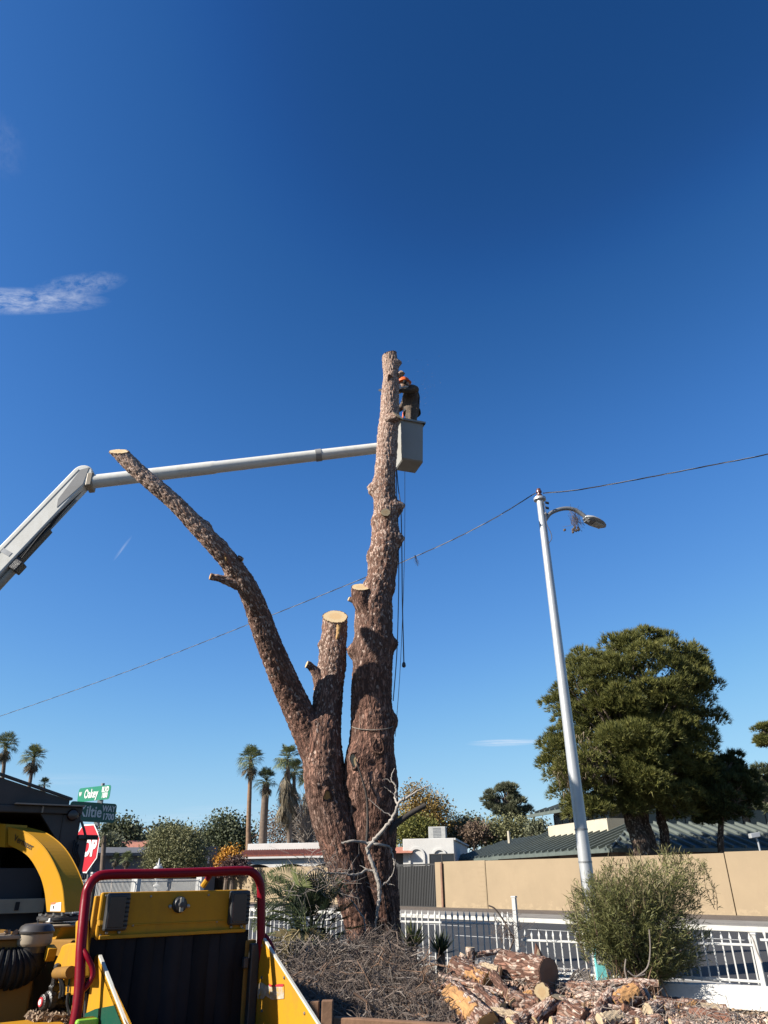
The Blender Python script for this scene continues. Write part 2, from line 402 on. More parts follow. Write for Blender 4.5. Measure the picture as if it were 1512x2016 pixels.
stucco('beige_stucco', (0.2327, 0.1759, 0.1109), (0.2057, 0.1515, 0.09742)); stucco('white_stucco', (0.4592, 0.4526, 0.4362), (0.3936, 0.3838, 0.3641)); stucco('cream_stucco', (0.3444, 0.3128, 0.2468), (0.3157, 0.287, 0.2239))
stucco('taupe_stucco', (0.2066, 0.1665, 0.1349), (0.1722, 0.1406, 0.1148)); stucco('grey_stucco', (0.09758, 0.1004, 0.1091), (0.08036, 0.08323, 0.08897))
simple('grey_roof', (0.07072, 0.0738, 0.08307), .9, .25, 3, .3); simple('red_tile', (0.2066, 0.0574, 0.03444), .8, .3, 5, .3); simple('red_tile_pale', (0.287, 0.1148, 0.07462), .8, .25, 5, .3)
simple('green_metal', (.060, .073, .066), .55, .18, .8, 0, 0.0, .4); simple('green_seam', (.085, .10, .092), .55, .15, .8)
simple('gutter', (.07, .085, .076), .6, .15, 2); simple('dark_glass', (.018, .02, .024), .12, .2, 1); simple('window_frame', (0.08, 0.072, 0.064), .6, .2, 3)
simple('ac_metal', (0.287, 0.287, 0.2755), .6, .15, 4); simple('gate_metal', (0.00693, 0.007245, 0.00819), .6, .25, 2.0); simple('gate_slat', (0.01071, 0.01103, 0.01197), .6, .25, 1.0, 0, 0, .5, None, None, .2)
t = simple('fence_white', (.36, .36, .35), .5, .06, 5); simple('brick_brown', (0.1443, 0.07872, 0.05248), .9, .3, 3, .3)
simple('galv', (.33, .34, .35), .42, .08, 2.5, .05, .35); simple('galv_dark', (0.1845, 0.1906, 0.1968), .5, .2, 5, 0, .4); simple('insulator', (.10, .035, .025), .3, .2, 5)
simple('lamp_shell', (0.3198, 0.326, 0.3321), .45, .08, 5, 0, .2); simple('lamp_lens', (.42, .40, .35), .2, .1, 3); simple('wire', (.05, .052, .06), .6, .2, 5); simple('wire_bright', (.55, .56, .58), .4, .1, 5, 0, .6)
simple('pole_wood', (.10, .075, .055), .9, .25, 4); simple('transformer', (0.369, 0.3751, 0.3813), .5, .1, 4)

# signs
simple('sign_green', (0, 0.1387, 0.0797), .38, .05, 3); simple('sign_green_shaded', (0, 0.07872, 0.05576), .45, .05, 3); simple('sign_white', (0.5043, 0.5104, 0.5043), .45, .04, 5); simple('sign_red', (0.3457, 0.006691, 0.01673), .4, .05, 3); simple('sign_back', (.42, .43, .44), .45, .1, 5, 0, .5)  # second green: sign green darkened to paint in the lower blade's shade

# machines
def paint(name, c, dirt, rough=.38, amount=.5, sc=3.0):
    t = NT(name); v = t.coord('Object'); n = t.noise(v, sc, 6, .68); n2 = t.noise(v, 28, 5, .7); n3 = t.noise(t.coord('Object', (6, 6, 1.2)), 2.0, 4, .6)
    k = t.math('MULTIPLY', t.math('SUBTRACT', t.math('ADD', t.math('MULTIPLY', n, .55), t.math('ADD', t.math('MULTIPLY', n2, .22), t.math('MULTIPLY', n3, .23))), .47), 3.2, True)
    chip = t.math('MULTIPLY', t.math('SUBTRACT', n2, .70), 14, True)
    col = t.mix(t.math('MULTIPLY', k, amount), c, dirt); col = t.mix(t.math('MULTIPLY', chip, .75), col, tuple(x * .4 for x in dirt))
    t.set('Base Color', col); t.set('Roughness', t.math('ADD', t.math('MULTIPLY', k, .3), rough)); t.b.inputs['Specular IOR Level'].default_value = .14; t.bump(n2, .12, .004)
paint('yellow_paint', (0.361, 0.1773, 0.0112), (0.1624, 0.092, 0.02706), .55, .8); paint('yellow_clean', (0.3457, 0.1756, 0.01338), (0.2119, 0.1282, 0.03903), .35, .4)
paint('yellow_shaded', (0.184, 0.09742, 0.02165), (0.092, 0.05412, 0.02706), .6, .7)  # the yellow paint darkened, shade of posts and housings mixed into the colour
paint('red_paint', (0.1435, 0.003444, 0.01033), (0.08036, 0.01435, 0.01435), .30, .5); paint('green_paint', (0.006888, 0.04879, 0.03157), (0.03444, 0.04018, 0.0287), .45, .5); paint('white_trim', (0.4428, 0.4305, 0.3813), (0.2583, 0.2029, 0.123), .5, .6)
paint('boom_white', (0.5084, 0.5043, 0.4756), (0.2273, 0.2002, 0.1515), .4, .6, 1.8); paint('boom_dark', (.20, .20, .20), (.10, .09, .08), .5, .5)
paint('bucket_grey', (0.2378, 0.2337, 0.2173), (0.1932, 0.1729, 0.1424), .5, .4); paint('bucket_liner', (0.2288, 0.2237, 0.2034), (0.1525, 0.1373, 0.1118), .6, .4)
simple('rubber', (.010, .010, .011), .65, .3, 8, .2, 0, .25); simple('rubber_flap', (.010, .010, .013), .75, .35, 2.5, .1, 0, .15, None, None, .35); simple('black_metal', (.02, .02, .022), .5, .3, 8, .15)
simple('black_grease', (.016, .014, .013), .35, .5, 12, .5); simple('truck_body', (0.04305, 0.03788, 0.03559), .75, .25, 2.5, .15); simple('truck_edge', (0.1952, 0.1665, 0.1378), .7, .25, 5); simple('slate_blue', (0.01607, 0.01894, 0.02755), .6, .25, 2)
simple('tan_metal', (0.2296, 0.1894, 0.1378), .55, .2, 3); simple('filter_grey', (0.0451, 0.041, 0.03772), .35, .25, 6); simple('steel', (0.2009, 0.1952, 0.1837), .4, .25, 8, .1, .7)
simple('light_lens', (.014, .004, .005), .25, .2, 4); simple('sticker_white', (0.492, 0.4859, 0.4674), .6, .08, 8); simple('sticker_orange', (0.4612, 0.1107, 0.03075), .6, .08, 8); simple('sticker_red', (0.3382, 0.0123, 0.01845), .6, .1, 8)
t = NT('torn_sticker'); v = t.coord('Object'); n = t.noise(v, 22, 5, .7); t.set('Base Color', t.ramp(n, [(.38, (.38, .20, .015)), (.46, (.24, .20, .15)), (.62, (.34, .31, .26))])); t.set('Roughness', .8)
simple('lime', (0.1607, 0.3559, 0.03444), .4, .08, 4); simple('letter_black', (.02, .014, .008), .5, .1, 5); simple('timber', (0.1894, 0.1062, 0.06314), .85, .3, 3.5, .4, 0, .3, None, None, .15)

# person
simple('skin', (0.2583, 0.1537, 0.1045), .6, .1, 10); simple('helmet', (0.5018, 0.1004, 0.01771), .35, .05, 5)
t = NT('dusty_cloth'); v = t.coord('Object'); n = t.noise(v, 8, 4); ch = t.vor(v, 34, 'F1', 'Distance'); c1 = t.mix(n, (.03, .023, .018), (.09, .068, .052)); t.set('Base Color', t.mix(t.math('MULTIPLY', t.math('SUBTRACT', .28, ch), 7, True), c1, (.26, .17, .09))); t.set('Roughness', .95)
simple('jeans', (.03, .04, .075), .9, .3, 8); simple('glove', (0.246, 0.2276, 0.1968), .9, .2, 9); simple('saw_white', (0.4551, 0.4489, 0.4305), .4, .08, 6); simple('strap_orange', (.55, .12, .05), .7, .1, 8); simple('hi_vis', (.20, .19, .08), .9, .4, 20)

# foliage
def leafm(name, a, b, c=None, rough=.6, trans=.16, sc=.9):
    t = NT(name); v = t.coord('Object'); g = t.n.new('ShaderNodeNewGeometry'); n = t.noise(v, sc, 4); r = g.outputs['Random Per Island']
    k = t.math('ADD', t.math('MULTIPLY', n, .55), t.math('MULTIPLY', r, .55))
    st = [(.25, a), (.6, b)] + ([(.9, c)] if c else [])
    col = t.ramp(k, st); t.set('Base Color', col); t.set('Roughness', rough); t.b.inputs['Specular IOR Level'].default_value = .25
    if trans:
        tr = t.n.new('ShaderNodeBsdfTranslucent'); t.l.new(col, tr.inputs['Color']); mx = t.n.new('ShaderNodeMixShader'); mx.inputs[0].default_value = trans
        out = t.n['Material Output']; t.l.new(t.b.outputs[0], mx.inputs[1]); t.l.new(tr.outputs[0], mx.inputs[2]); t.l.new(mx.outputs[0], out.inputs['Surface'])
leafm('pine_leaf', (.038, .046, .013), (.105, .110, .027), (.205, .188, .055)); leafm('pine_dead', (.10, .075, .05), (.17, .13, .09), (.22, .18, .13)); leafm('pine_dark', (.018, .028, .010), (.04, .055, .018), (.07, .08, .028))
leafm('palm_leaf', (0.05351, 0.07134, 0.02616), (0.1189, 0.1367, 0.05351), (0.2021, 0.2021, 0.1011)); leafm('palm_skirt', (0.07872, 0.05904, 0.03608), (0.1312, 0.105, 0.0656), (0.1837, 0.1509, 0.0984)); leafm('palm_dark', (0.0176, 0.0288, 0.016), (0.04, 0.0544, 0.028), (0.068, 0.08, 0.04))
leafm('bush_leaf', (0.0689, 0.0768, 0.0256), (0.138, 0.14, 0.0512), (0.212, 0.197, 0.0836), .55, .25); leafm('bush_tip', (.09, .075, .04), (.13, .12, .05), (.17, .15, .07))
leafm('olive_tree', (0.05638, 0.06355, 0.0369), (0.1076, 0.1148, 0.06765), (0.164, 0.1691, 0.1025)); leafm('dark_tree', (0.03542, 0.04649, 0.02435), (0.07528, 0.08856, 0.04649), (0.1218, 0.1328, 0.07306)); leafm('mesquite', (0.07806, 0.08082, 0.0349), (0.1378, 0.1378, 0.06245), (0.1929, 0.1837, 0.09184))
leafm('autumn', (0.1185, 0.07667, 0.02091), (0.2091, 0.1324, 0.03485), (0.2927, 0.2021, 0.06273)); leafm('orange_leaf', (0.2583, 0.1045, 0.0123), (0.3813, 0.1722, 0.01845), (0.4305, 0.246, 0.0369)); leafm('yellow_green', (0.06273, 0.0697, 0.01394), (0.1185, 0.1185, 0.02788), (0.1882, 0.1742, 0.04879)); leafm('brown_leaf', (0.082, 0.0533, 0.0369), (0.1312, 0.0902, 0.0615), (0.1804, 0.1312, 0.0943)); leafm('purple_leaf', (.04, .022, .022), (.07, .04, .035), (.10, .06, .05))
leafm('yucca', (0.0492, 0.0656, 0.0246), (0.1066, 0.1148, 0.0451), (0.164, 0.164, 0.0738)); leafm('dry_frond', (0.1353, 0.1045, 0.0492), (0.2214, 0.1722, 0.07995), (0.2767, 0.2276, 0.123)); simple('palm_trunk', (0.105, 0.07544, 0.05576), .9, .35, 4, .5); simple('palm_trunk_orange', (0.1661, 0.1014, 0.0615), .9, .35, 4, .5); simple('tree_limb', (.09, .068, .052), .9, .3, 4, .4)
leafm('chips', (0.1107, 0.07072, 0.04612), (0.2337, 0.1661, 0.1107), (0.3813, 0.2952, 0.2029), .8, 0); leafm('chips_red', (.15, .08, .055), (.30, .19, .135), (.50, .40, .32), .85, 0)
# ================================================================== SETTING: ground, road, pavement
ROAD_D = nrm((-.67, .743, 0)); ROAD_N = np.array([ROAD_D[1], -ROAD_D[0], 0])     # along the street / across it, away from the camera
def rw(s, w, z=0.0): return ROAD_D * s + ROAD_N * w + np.array([0, 0, z])
def strip(name, w0, w1, z, mat, s0=-120, s1=400, z0=None):
    b = MB()
    if z0 is None: b.add([rw(s0, w0, z), rw(s1, w0, z), rw(s1, w1, z), rw(s0, w1, z)], [(0, 3, 2, 1)])
    else: b.obox((rw(s0, w0, z0) + rw(s1, w1, z)) / 2, ROAD_D * (s1 - s0) / 2, ROAD_N * (w1 - w0) / 2, (0, 0, (z - z0) / 2))
    return tag(b.build(name, mat), kind='structure')
g = MB(); N = 24
xs = [-2500, -900, -300, -120, -60, -30, -15, -8, -4, 0, 4, 8, 15, 30, 60, 120, 300, 900, 2500]; ys = [-900, -200, -40, -10, 0, 4, 8, 12, 16, 24, 40, 80, 160, 400, 1200, 3500]
V = [(x, y, -.02) for y in ys for x in xs]; nx = len(xs)
g.add(V, [(j * nx + i, j * nx + i + 1, (j + 1) * nx + i + 1, (j + 1) * nx + i) for j in range(len(ys) - 1) for i in range(nx - 1)])
tag(g.build('ground', 'dirt', origin=(0, 0, 0)), kind='structure')
strip('road', 11.9, 23.6, .0, 'asphalt')
strip('pavement_near', 10.9, 11.75, .09, 'concrete', z0=-.05); strip('kerb_near', 11.755, 11.9, .085, 'kerb', z0=-.06)
strip('kerb_far', 23.6, 23.78, .13, 'kerb', z0=-.06); strip('pavement_far', 23.785, 26.4, .13, 'concrete', z0=-.05); strip('verge', 26.405, 29.9, .11, 'dirt', z0=-.05)
for i, w in enumerate((17.3, 20.6)):
    b = MB()
    for k in range(30): b.obox(rw(-40 + k * 4.6, w, .004), ROAD_D * 1.1, ROAD_N * .05, (0, 0, .0015))
    tag(b.build('lane_marking', 'road_paint'), kind='structure')
sidest = MB(); sidest.add([(-60, -60, .004), (2.0, -60, .004), (2.0, 5.5, .004), (-1.5, 8.6, .004), (-9, 20, .004), (-60, 20, .004)], [(0, 1, 2, 3, 4, 5)])
tag(sidest.build('side_street', 'asphalt'), kind='structure')

# ------------------------------------------------------------------ beige boundary wall and its gate across the street
WW = 30.1; WH = 2.14
def s_at(px):       # street coordinate where the pixel column meets the wall line
    d = ray(px, 1750); t = WW / np.dot(d, ROAD_N); return np.dot(d * t, ROAD_D)
wall = thing('boundary_wall', 'long beige stucco wall with joints across the street right of the gate', 'wall', rw(s_at(1200), WW))
joints = [s_at(x) for x in (860, 874, 959, 1155, 1440, 1700)]
hts = [2.14, 2.16, 2.14, 2.15, 2.19, 2.14]
for i in range(len(joints) - 1):
    a, c = joints[i], joints[i + 1]; g_ = .018; h = hts[i]
    b = MB(); th = .12 if i != 0 else .2
    b.obox(rw((a + c) / 2, WW + .1, .05 + h / 2), ROAD_D * ((a - c) / 2 - g_), ROAD_N * th, (0, 0, h / 2)); b.build('wall_panel', 'beige_stucco', wall, bevel=.012)
b = MB(); b.obox(rw((joints[0] + joints[-1]) / 2, WW + .13, 1.0), ROAD_D * abs(joints[0] - joints[-1]) / 2 * .999, ROAD_N * .06, (0, 0, 1.0)); b.build('wall_core', 'taupe_stucco', wall)
for k in range(9):   # quoin-like block courses beside the second joint
    b = MB(); b.obox(rw(joints[2] + .28, WW - .022, .28 + k * .215), ROAD_D * .22, ROAD_N * .004, (0, 0, .098)); b.build('block', 'beige_stucco', wall)
b = MB(); b.obox(rw(joints[1] + .02, WW - .115, 1.08), ROAD_D * .055, ROAD_N * .03, (0, 0, 1.08)); b.build('pipe_strip', 'brick_brown', wall)
wall2 = thing('boundary_wall', 'beige stucco wall behind the fan palm left of the dark gate', 'wall', rw(s_at(560), WW))
js = [s_at(x) for x in (398, 430, 520, 640, 776)]
for i in range(len(js) - 1):
    a, c = js[i], js[i + 1]; b = MB()
    b.obox(rw((a + c) / 2, WW + .1, .05 + 1.07), ROAD_D * ((a - c) / 2 - .015), ROAD_N * .12, (0, 0, 1.07)); b.build('wall_panel', 'beige_stucco', wall2, bevel=.012)
ga, gc = s_at(776), s_at(858)
gate = thing('driveway_gate', 'dark corrugated metal driveway gate set in the beige wall', 'gate', rw((ga + gc) / 2, WW))
b = MB(); mid = (ga + gc) / 2; hw_ = abs(ga - gc) / 2
b.obox(rw(mid, WW + .12, 1.06), ROAD_D * hw_, ROAD_N * .015, (0, 0, .98)); b.build('backing_sheet', 'gate_metal', gate)
for z in (.1, 2.1):
    b = MB(); b.obox(rw(mid, WW + .06, z), ROAD_D * hw_, ROAD_N * .03, (0, 0, .04)); b.build('gate_rail', 'gate_metal', gate)
nsl = 26
for k in range(nsl):
    b = MB(); b.obox(rw(ga + (gc - ga) * (k + .5) / nsl, WW + .075, 1.09), ROAD_D * hw_ / nsl * .62, ROAD_N * .022, (0, 0, .955)); b.build('slat', 'gate_slat', gate)
for k in range(9):
    p_ = rw(ga + (gc - ga) * (k + .5) / 9, WW + .02, 2.12)

# ------------------------------------------------------------------ own yard: white picket fence on a low white wall
Q0 = at(1022, 1900, 12.4); Q0[2] = 0; Q1 = at(1512, 1940, 10.5); Q1[2] = 0
fd = nrm(Q1 - Q0); fn = np.array([fd[1], -fd[0], 0]); fn = fn if fn[1] < 0 else -fn
def picket_mesh(h):
    b = MB(); w = .009
    b.box(-w, w, -w, w, 0, h - .11)
    b.add([(-w, -w, h - .11), (w, -w, h - .11), (w, w, h - .11), (-w, w, h - .11), (-.016, -.011, h - .07), (.016, -.011, h - .07), (.016, .011, h - .07), (-.016, .011, h - .07), (0, 0, h)],
          [(0, 1, 5, 4), (1, 2, 6, 5), (2, 3, 7, 6), (3, 0, 4, 7), (4, 5, 8), (5, 6, 8), (6, 7, 8), (7, 4, 8)])
    me = bpy.data.meshes.new('picket'); me.from_pydata([V3(v) for v in b.V], [], b.F); me.materials.append(MATS['fence_white']); me.update(); return me
PK_T = picket_mesh(.86); PK_S = picket_mesh(.56)
def fence_panel(a, c, zb, me, rails, label, sp=.108, posts=(), lean=0.0):
    a = np.array(a, float); c = np.array(c, float); L = np.linalg.norm((c - a)[:2]); d = nrm(c - a); ang = math.atan2(d[1], d[0])
    t = thing('picket_fence', label, 'fence', (*((a + c) / 2)[:2], 0), 'white picket fence panels along the yard')
    n = int(L / sp)
    for i in range(n):
        p = a + (c - a) * (i + .5) / n
        o = link_mesh('picket', me, t); o.location = V3(p + np.array([0, 0, zb]) - np.array(t.location)); o.rotation_euler = (lean * math.sin(i * 1.7), lean * math.cos(i * 2.3) * .6, ang)
    for z in rails:
        b = MB(); up = np.cross(d, fn); b.obox((a + c) / 2 + np.array([0, 0, zb + z]) - fn * .0, d * L / 2, fn * .0165, (0, 0, .014)); b.build('rail', 'fence_white', t, bevel=.003)
    for f, h in posts:
        b = MB(); p = a + (c - a) * f; b.obox(p + np.array([0, 0, h / 2]), d * .03, fn * .03, (0, 0, h / 2)); b.obox(p + np.array([0, 0, h + .015]), d * .038, fn * .038, (0, 0, .012)); b.build('post', 'fence_white', t, bevel=.004)
    return t
LZ = np.array([0, 0, 0.])
fence_panel(Q0 - fd * .06, Q0 - fd * 2.15, .16, PK_T, (.09, .69), 'tall white picket fence panel just right of the big trunk, partly in its shadow', posts=((1, 1.0),), lean=.015)
fence_panel(Q0 - fd * 2.25, Q0 - fd * 4.4, .16, PK_T, (.09, .69), 'tall white picket fence panel hidden behind the big trunk', posts=((1, 1.0),), lean=.015)
fence_panel(Q0 - fd * 4.5, Q0 - fd * 6.7, .16, PK_T, (.09, .69), 'tall white picket fence panel behind the fan palm', posts=((1, 1.0),), lean=.015)
Z0 = np.array([0, 0, 0]); QR = Q0 + fd * 1.55
fence_panel(Q0 + fd * .08, QR, .23, PK_S, (.03, .42), 'low white picket fence panel between the tall post and the bush', posts=((-.05, 1.2),), lean=.012)
fence_panel(QR + fd * .06, QR + fd * 1.75, .27, PK_S, (.03, .42), 'low white picket fence panel mostly hidden behind the bush', posts=((1, .8),), lean=.012)
fence_panel(QR + fd * 1.82, Q1 + fd * 1.2, .33, PK_S, (.03, .42), 'low white picket fence panel at the right, right of the bush', lean=.012)
lw = thing('low_wall', 'low white stucco garden wall under the right picket fence', 'wall', (Q0 + Q1) / 2)
b = MB(); A = Q0 + fd * .05; B = Q1 + fd * 2.0
b.prism([A - fn * .08, B - fn * .08, B - fn * .08 + np.array([0, 0, .30]), A - fn * .08 + np.array([0, 0, .19])], fn * .17); b.build('wall_body', 'white_stucco', lw, bevel=.01)

# teal gas-meter-like marker post seen through the bush
tp = at(1183, 1905, 11.6); tp[2] = 0; t = thing('marker_post', 'turquoise marker post behind the fence beside the bush', 'post', tp)
b = MB(); b.obox(tp + np.array([0, 0, .33]), (.075, 0, 0), (0, .03, 0), (0, 0, .33)); b.build('post_body', simple('teal', (.12, .42, .44), .6, .2, 9).m, t, bevel=.01)
b = MB(); b.obox(tp + np.array([0, -.032, .5]), (.05, 0, 0), (0, .003, 0), (0, 0, .09)); b.build('sticker', 'sticker_white', t)

# ------------------------------------------------------------------ street lamp
LP = at(1160, 1760, 13.2); LPb = np.array([LP[0], LP[1], 0.]); ltop = at(1063, 985, 13.2)
lamp = thing('street_lamp', 'tall tapered galvanised street lamp post with curved arm beside the bush', 'street lamp', LPb)
lean = (ltop - LPb); Ht = ltop[2]
LT = np.array([ltop[0], ltop[1], Ht])
r_b = 12.5 * mpp(1150, 1690, 13.2); r_t = 6.8 * mpp(1064, 990, 13.2)
def lpt(f): return LPb + (LT - LPb) * f
b = MB(); b.tube([lpt(f) for f in np.linspace(0, 1, 12)], [r_b * 1.1 + (r_t - r_b * 1.1) * f for f in np.linspace(0, 1, 12)], 20); b.build('pole', 'galv', lamp, True)
for py_ in (1633, 1697):
    f = (at(1150, py_, 13.2)[2]) / Ht; b = MB(); b.tube([lpt(f - .0015), lpt(f + .0015)], [(r_b * 1.1 + (r_t - r_b * 1.1) * f) + .006] * 2, 20); b.build('band', 'galv_dark', lamp, True)
b = MB(); b.tube([lpt(.997), lpt(1.0), lpt(1.006), lpt(1.008)], [r_t * 1.15, r_t * 1.75, r_t * 1.75, r_t * .8], 18); b.build('cap', 'galv', lamp, True)
b = MB(); b.lathe(lpt(1.008), (0, 0, 1), [(0, .035), (.03, .06), (.06, .06), (.075, .038), (.10, .038), (.115, .06), (.15, .06), (.17, .04), (.2, .045), (.215, .02)], 16); b.build('insulator', 'insulator', lamp, True)
arm_px = [(1072, 1026), (1082, 1012), (1098, 1004), (1115, 1001), (1132, 1004), (1148, 1014), (1161, 1026)]
arm = [at(x, y, 13.2 + .01 * i) for i, (x, y) in enumerate(arm_px)]
b = MB(); b.tube(bez(arm, 4), 4.0 * mpp(1110, 1000, 13.2), 12); b.build('arm', 'galv_dark', lamp, True)
b = MB()
for d_ in (.965, .985): pass
b.tube([lpt(.955) + np.array([.0, -.02, 0]), at(1076, 1010, 13.15)], .028, 8); b.build('arm_bracket', 'galv_dark', lamp, True)
# luminaire: flattened cobra head, wide in the middle, tapering to the nose
h0 = at(1150, 1019, 13.25); h1 = at(1187, 1036, 13.42); ax = nrm(h1 - h0); sd = nrm(np.cross(ax, (0, 0, 1))); upv = np.cross(sd, ax)
Lh = np.linalg.norm(h1 - h0) * 1.12
prof = [(0, .045, .05), (.08, .10, .07), (.25, .16, .08), (.5, .175, .07), (.75, .15, .05), (.92, .095, .035), (1.0, .03, .02)]
V = []; F = []; n_ = 14
for f, w_, h_ in prof:
    for j in range(n_):
        q = 2 * math.pi * j / n_; z_ = math.sin(q); V.append(h0 + ax * Lh * f + sd * w_ * math.cos(q) + upv * (h_ * z_ if z_ > 0 else h_ * .35 * z_))
for i in range(len(prof) - 1):
    for j in range(n_): F.append((i * n_ + j, i * n_ + (j + 1) % n_, (i + 1) * n_ + (j + 1) % n_, (i + 1) * n_ + j))
F += [tuple(range(n_ - 1, -1, -1)), tuple((len(prof) - 1) * n_ + j for j in range(n_))]
b = MB(); b.add(V, F); head = b.build('lamp_head', 'lamp_shell', lamp, True)
b = MB(); b.obox(h0 + ax * Lh * .25 - upv * .04, ax * Lh * .15, sd * .10, upv * .012); b.build('driver_cover', 'galv_dark', lamp, bevel=.01)
b = MB(); b.obox(h0 + ax * Lh * .64 - upv * .036, ax * Lh * .2, sd * .09, upv * .012); b.build('lens', 'lamp_lens', lamp, bevel=.01)
b = MB(); b.tube(bez([at(1068, 985, 13.1), at(1074, 1000, 13.1), at(1076, 1030, 13.1), at(1084, 1048, 13.1), at(1086, 1060, 13.1), at(1080, 1070, 13.1)], 5), .008, 5); b.build('drop_cable', 'wire', lamp)
for (x, y) in ((1077, 990), (1077, 1000)):
    b = MB(); p = at(x, y, 13.1); b.obox(p, (.035, 0, -.01), (0, .02, 0), (0, 0, .018)); b.build('connector', 'rubber', lamp)
# tangle of dead pine twigs hanging from the arm
tw = MB()
for i in range(60):
    p = at(1132 + random.gauss(0, 5), 1012 + random.gauss(0, 8), 13.1 + random.uniform(-.1, .1)); q = at(1134 + random.gauss(0, 9), 1036 + random.gauss(0, 7), 13.1 + random.uniform(-.12, .12))
    tw.tube([p, (p + q) / 2 + rng.normal(0, .04, 3), q], .0028, 3)
for i in range(9):
    p = at(1134 + random.gauss(0, 9), 1040 + random.gauss(0, 3), 13.1); tw.lathe(p, (random.uniform(-1, 1), 0, -1), [(0, .01), (.02, .028), (.05, .024), (.07, .005)], 6)
tag(tw.build('twig_tangle', 'twig'), 'tangle of dry twigs and cones hanging from the street lamp arm', 'twigs')

# ------------------------------------------------------------------ overhead service cable
def cable(name, pts, label, r=.0085, twist=True):
    P = np.array(bez(pts, 60)); n = len(P); t = thing(name, label, 'cable', P[0])
    L = np.cumsum(np.r_[0, np.linalg.norm(np.diff(P, axis=0), axis=1)])
    m_ = int(L[-1] / .12); ss = np.linspace(0, L[-1], m_); Q = np.array([np.interp(ss, L, P[:, i]) for i in range(3)]).T
    d = nrm(P[-1] - P[0]); e1 = nrm(np.cross(d, (0, 0, 1))); e2 = np.cross(e1, d)
    for k, (mm, nm) in enumerate((('wire', 'insulated_wire'), ('wire', 'insulated_wire'), ('wire_bright', 'bare_wire'))):
        ph = ss / 1.15 * 2 * math.pi + k * 2.1; W = Q + (np.cos(ph)[:, None] * e1 + np.sin(ph)[:, None] * e2) * r * .9
        b = MB(); b.tube(list(W), r * (.85 if k < 2 else .7), 4); b.build(nm, mm, t)
    return t
ct = lpt(1.02)
cl = [at(-140, 1455, 38), at(0, 1410, 33), at(250, 1322, 27.0), at(535, 1211, 20.6), at(805, 1101, 16.6), at(950, 1033, 14.5), ct - np.array([.08, 0, 0])]
cable('service_cable', cl, 'twisted dark service cable running left from the street lamp behind the trunk')
cr = [ct + np.array([.08, 0, 0]), at(1140, 964, 13.0), at(1270, 941, 12.6), at(1400, 916, 12.3), at(1512, 894, 12.1), at(1700, 850, 11.8)]
cable('service_cable', cr, 'twisted dark service cable running right from the street lamp')
tw = MB()
for i in range(13):
    p = at(817 + random.gauss(0, 1), 1094 + random.uniform(-2, 2), 16.4); q = at(822 + random.gauss(0, 4), 1111 + random.gauss(0, 4), 16.4); tw.tube([p, (p + q) / 2 + rng.normal(0, .025, 3), q], .0028, 3)
tag(tw.build('twig_tangle', 'twig'), 'tiny tangle of twigs caught on the cable right of the trunk', 'twigs')
# ================================================================== BUILDINGS
def win(parent, c, ex, hw, hh, n, pane='dark_glass', frame='window_frame', mull=1):
    """window: frame + panes set proud of a wall; c on the wall face, n outward"""
    ex = nrm(ex); n = nrm(n); b = MB(); fw = .05
    for s in (-1, 1):
        b.obox(c + ex * s * (hw - fw / 2) + n * .02, ex * fw / 2, n * .035, (0, 0, hh)); b.obox(c + np.array([0, 0, s * (hh - fw / 2)]) + n * .02, ex * (hw - fw), n * .034, (0, 0, fw / 2))
    for k in range(1, mull + 1): b.obox(c + ex * (2 * hw * k / (mull + 1) - hw) + n * .018, ex * .02, n * .03, (0, 0, hh - fw))
    f = b.build('window', frame, parent)
    b = MB(); b.obox(c + n * .008, ex * (hw - .01), n * .006, (0, 0, hh - .01)); b.build('pane', pane, f)
    return f

# ---- green metal-roofed house behind the wall; nearest eave corner at E0, one side runs back left, the other right
GL = nrm((-.27, .96, 0)); GR = np.array([GL[1], -GL[0], 0]); ZU = np.array([0, 0, 1.0])
def G(l, r, z): return E0 + GL * l + GR * r + np.array([0, 0, z])
E0 = at(1203, 1670, 42.5); EZ = E0[2]; E0 = np.array([E0[0], E0[1], 0])
house = thing('green_roof_house', 'two storey house with green ribbed metal roofs behind the beige wall', 'house', E0)
def roof_plane(P, name='roof'):     # quad P: eave a, eave b, top b, top a
    b = MB(); P = [np.asarray(p, float) for p in P]; n = nrm(np.cross(P[1] - P[0], P[3] - P[0]));
    if n[2] < 0: n = -n
    b.prism(P, -n * .06); o = b.build(name, 'green_metal', house); return o, P, n
def seams(o, P, n, sp=.86, w=.12, h=.15, mat='green_seam'):
    """standing seams running up the slope, each its own piece"""
    e = nrm(P[1] - P[0]); L = np.linalg.norm(P[1] - P[0]); up = nrm(np.cross(n, e))
    if up[2] < 0: up = -up
    k = int(L / sp) + 1
    poly = [(np.dot(p - P[0], e), np.dot(p - P[0], up)) for p in P]
    lo = min(p[0] for p in poly); hi = max(p[0] for p in poly); x = lo + sp * .5
    while x < hi:
        ys_ = []
        for i in range(len(poly)):
            (x0, y0), (x1, y1) = poly[i], poly[(i + 1) % len(poly)]
            if (x0 - x) * (x1 - x) < 0: ys_.append(y0 + (y1 - y0) * (x - x0) / (x1 - x0))
        if len(ys_) >= 2:
            y0, y1 = min(ys_), max(ys_)
            if y1 - y0 > .15:
                b = MB(); b.obox(P[0] + e * x + up * (y0 + y1) / 2 + n * h / 2, e * w / 2, up * (y1 - y0) / 2, n * h / 2); b.build('roof_seam', mat, o)
        x += sp
def gutter(a, c, nv, parent=None, h=.2):
    b = MB(); a = np.asarray(a); c = np.asarray(c); d = nrm(c - a); b.obox((a + c) / 2 + np.asarray(nv) * .06 - ZU * h * .5, d * np.linalg.norm(c - a) / 2, np.asarray(nv) * .06, (0, 0, h / 2)); b.build('gutter', 'gutter', house)
LEN = 27.0; rise = 1.55; run = 4.6
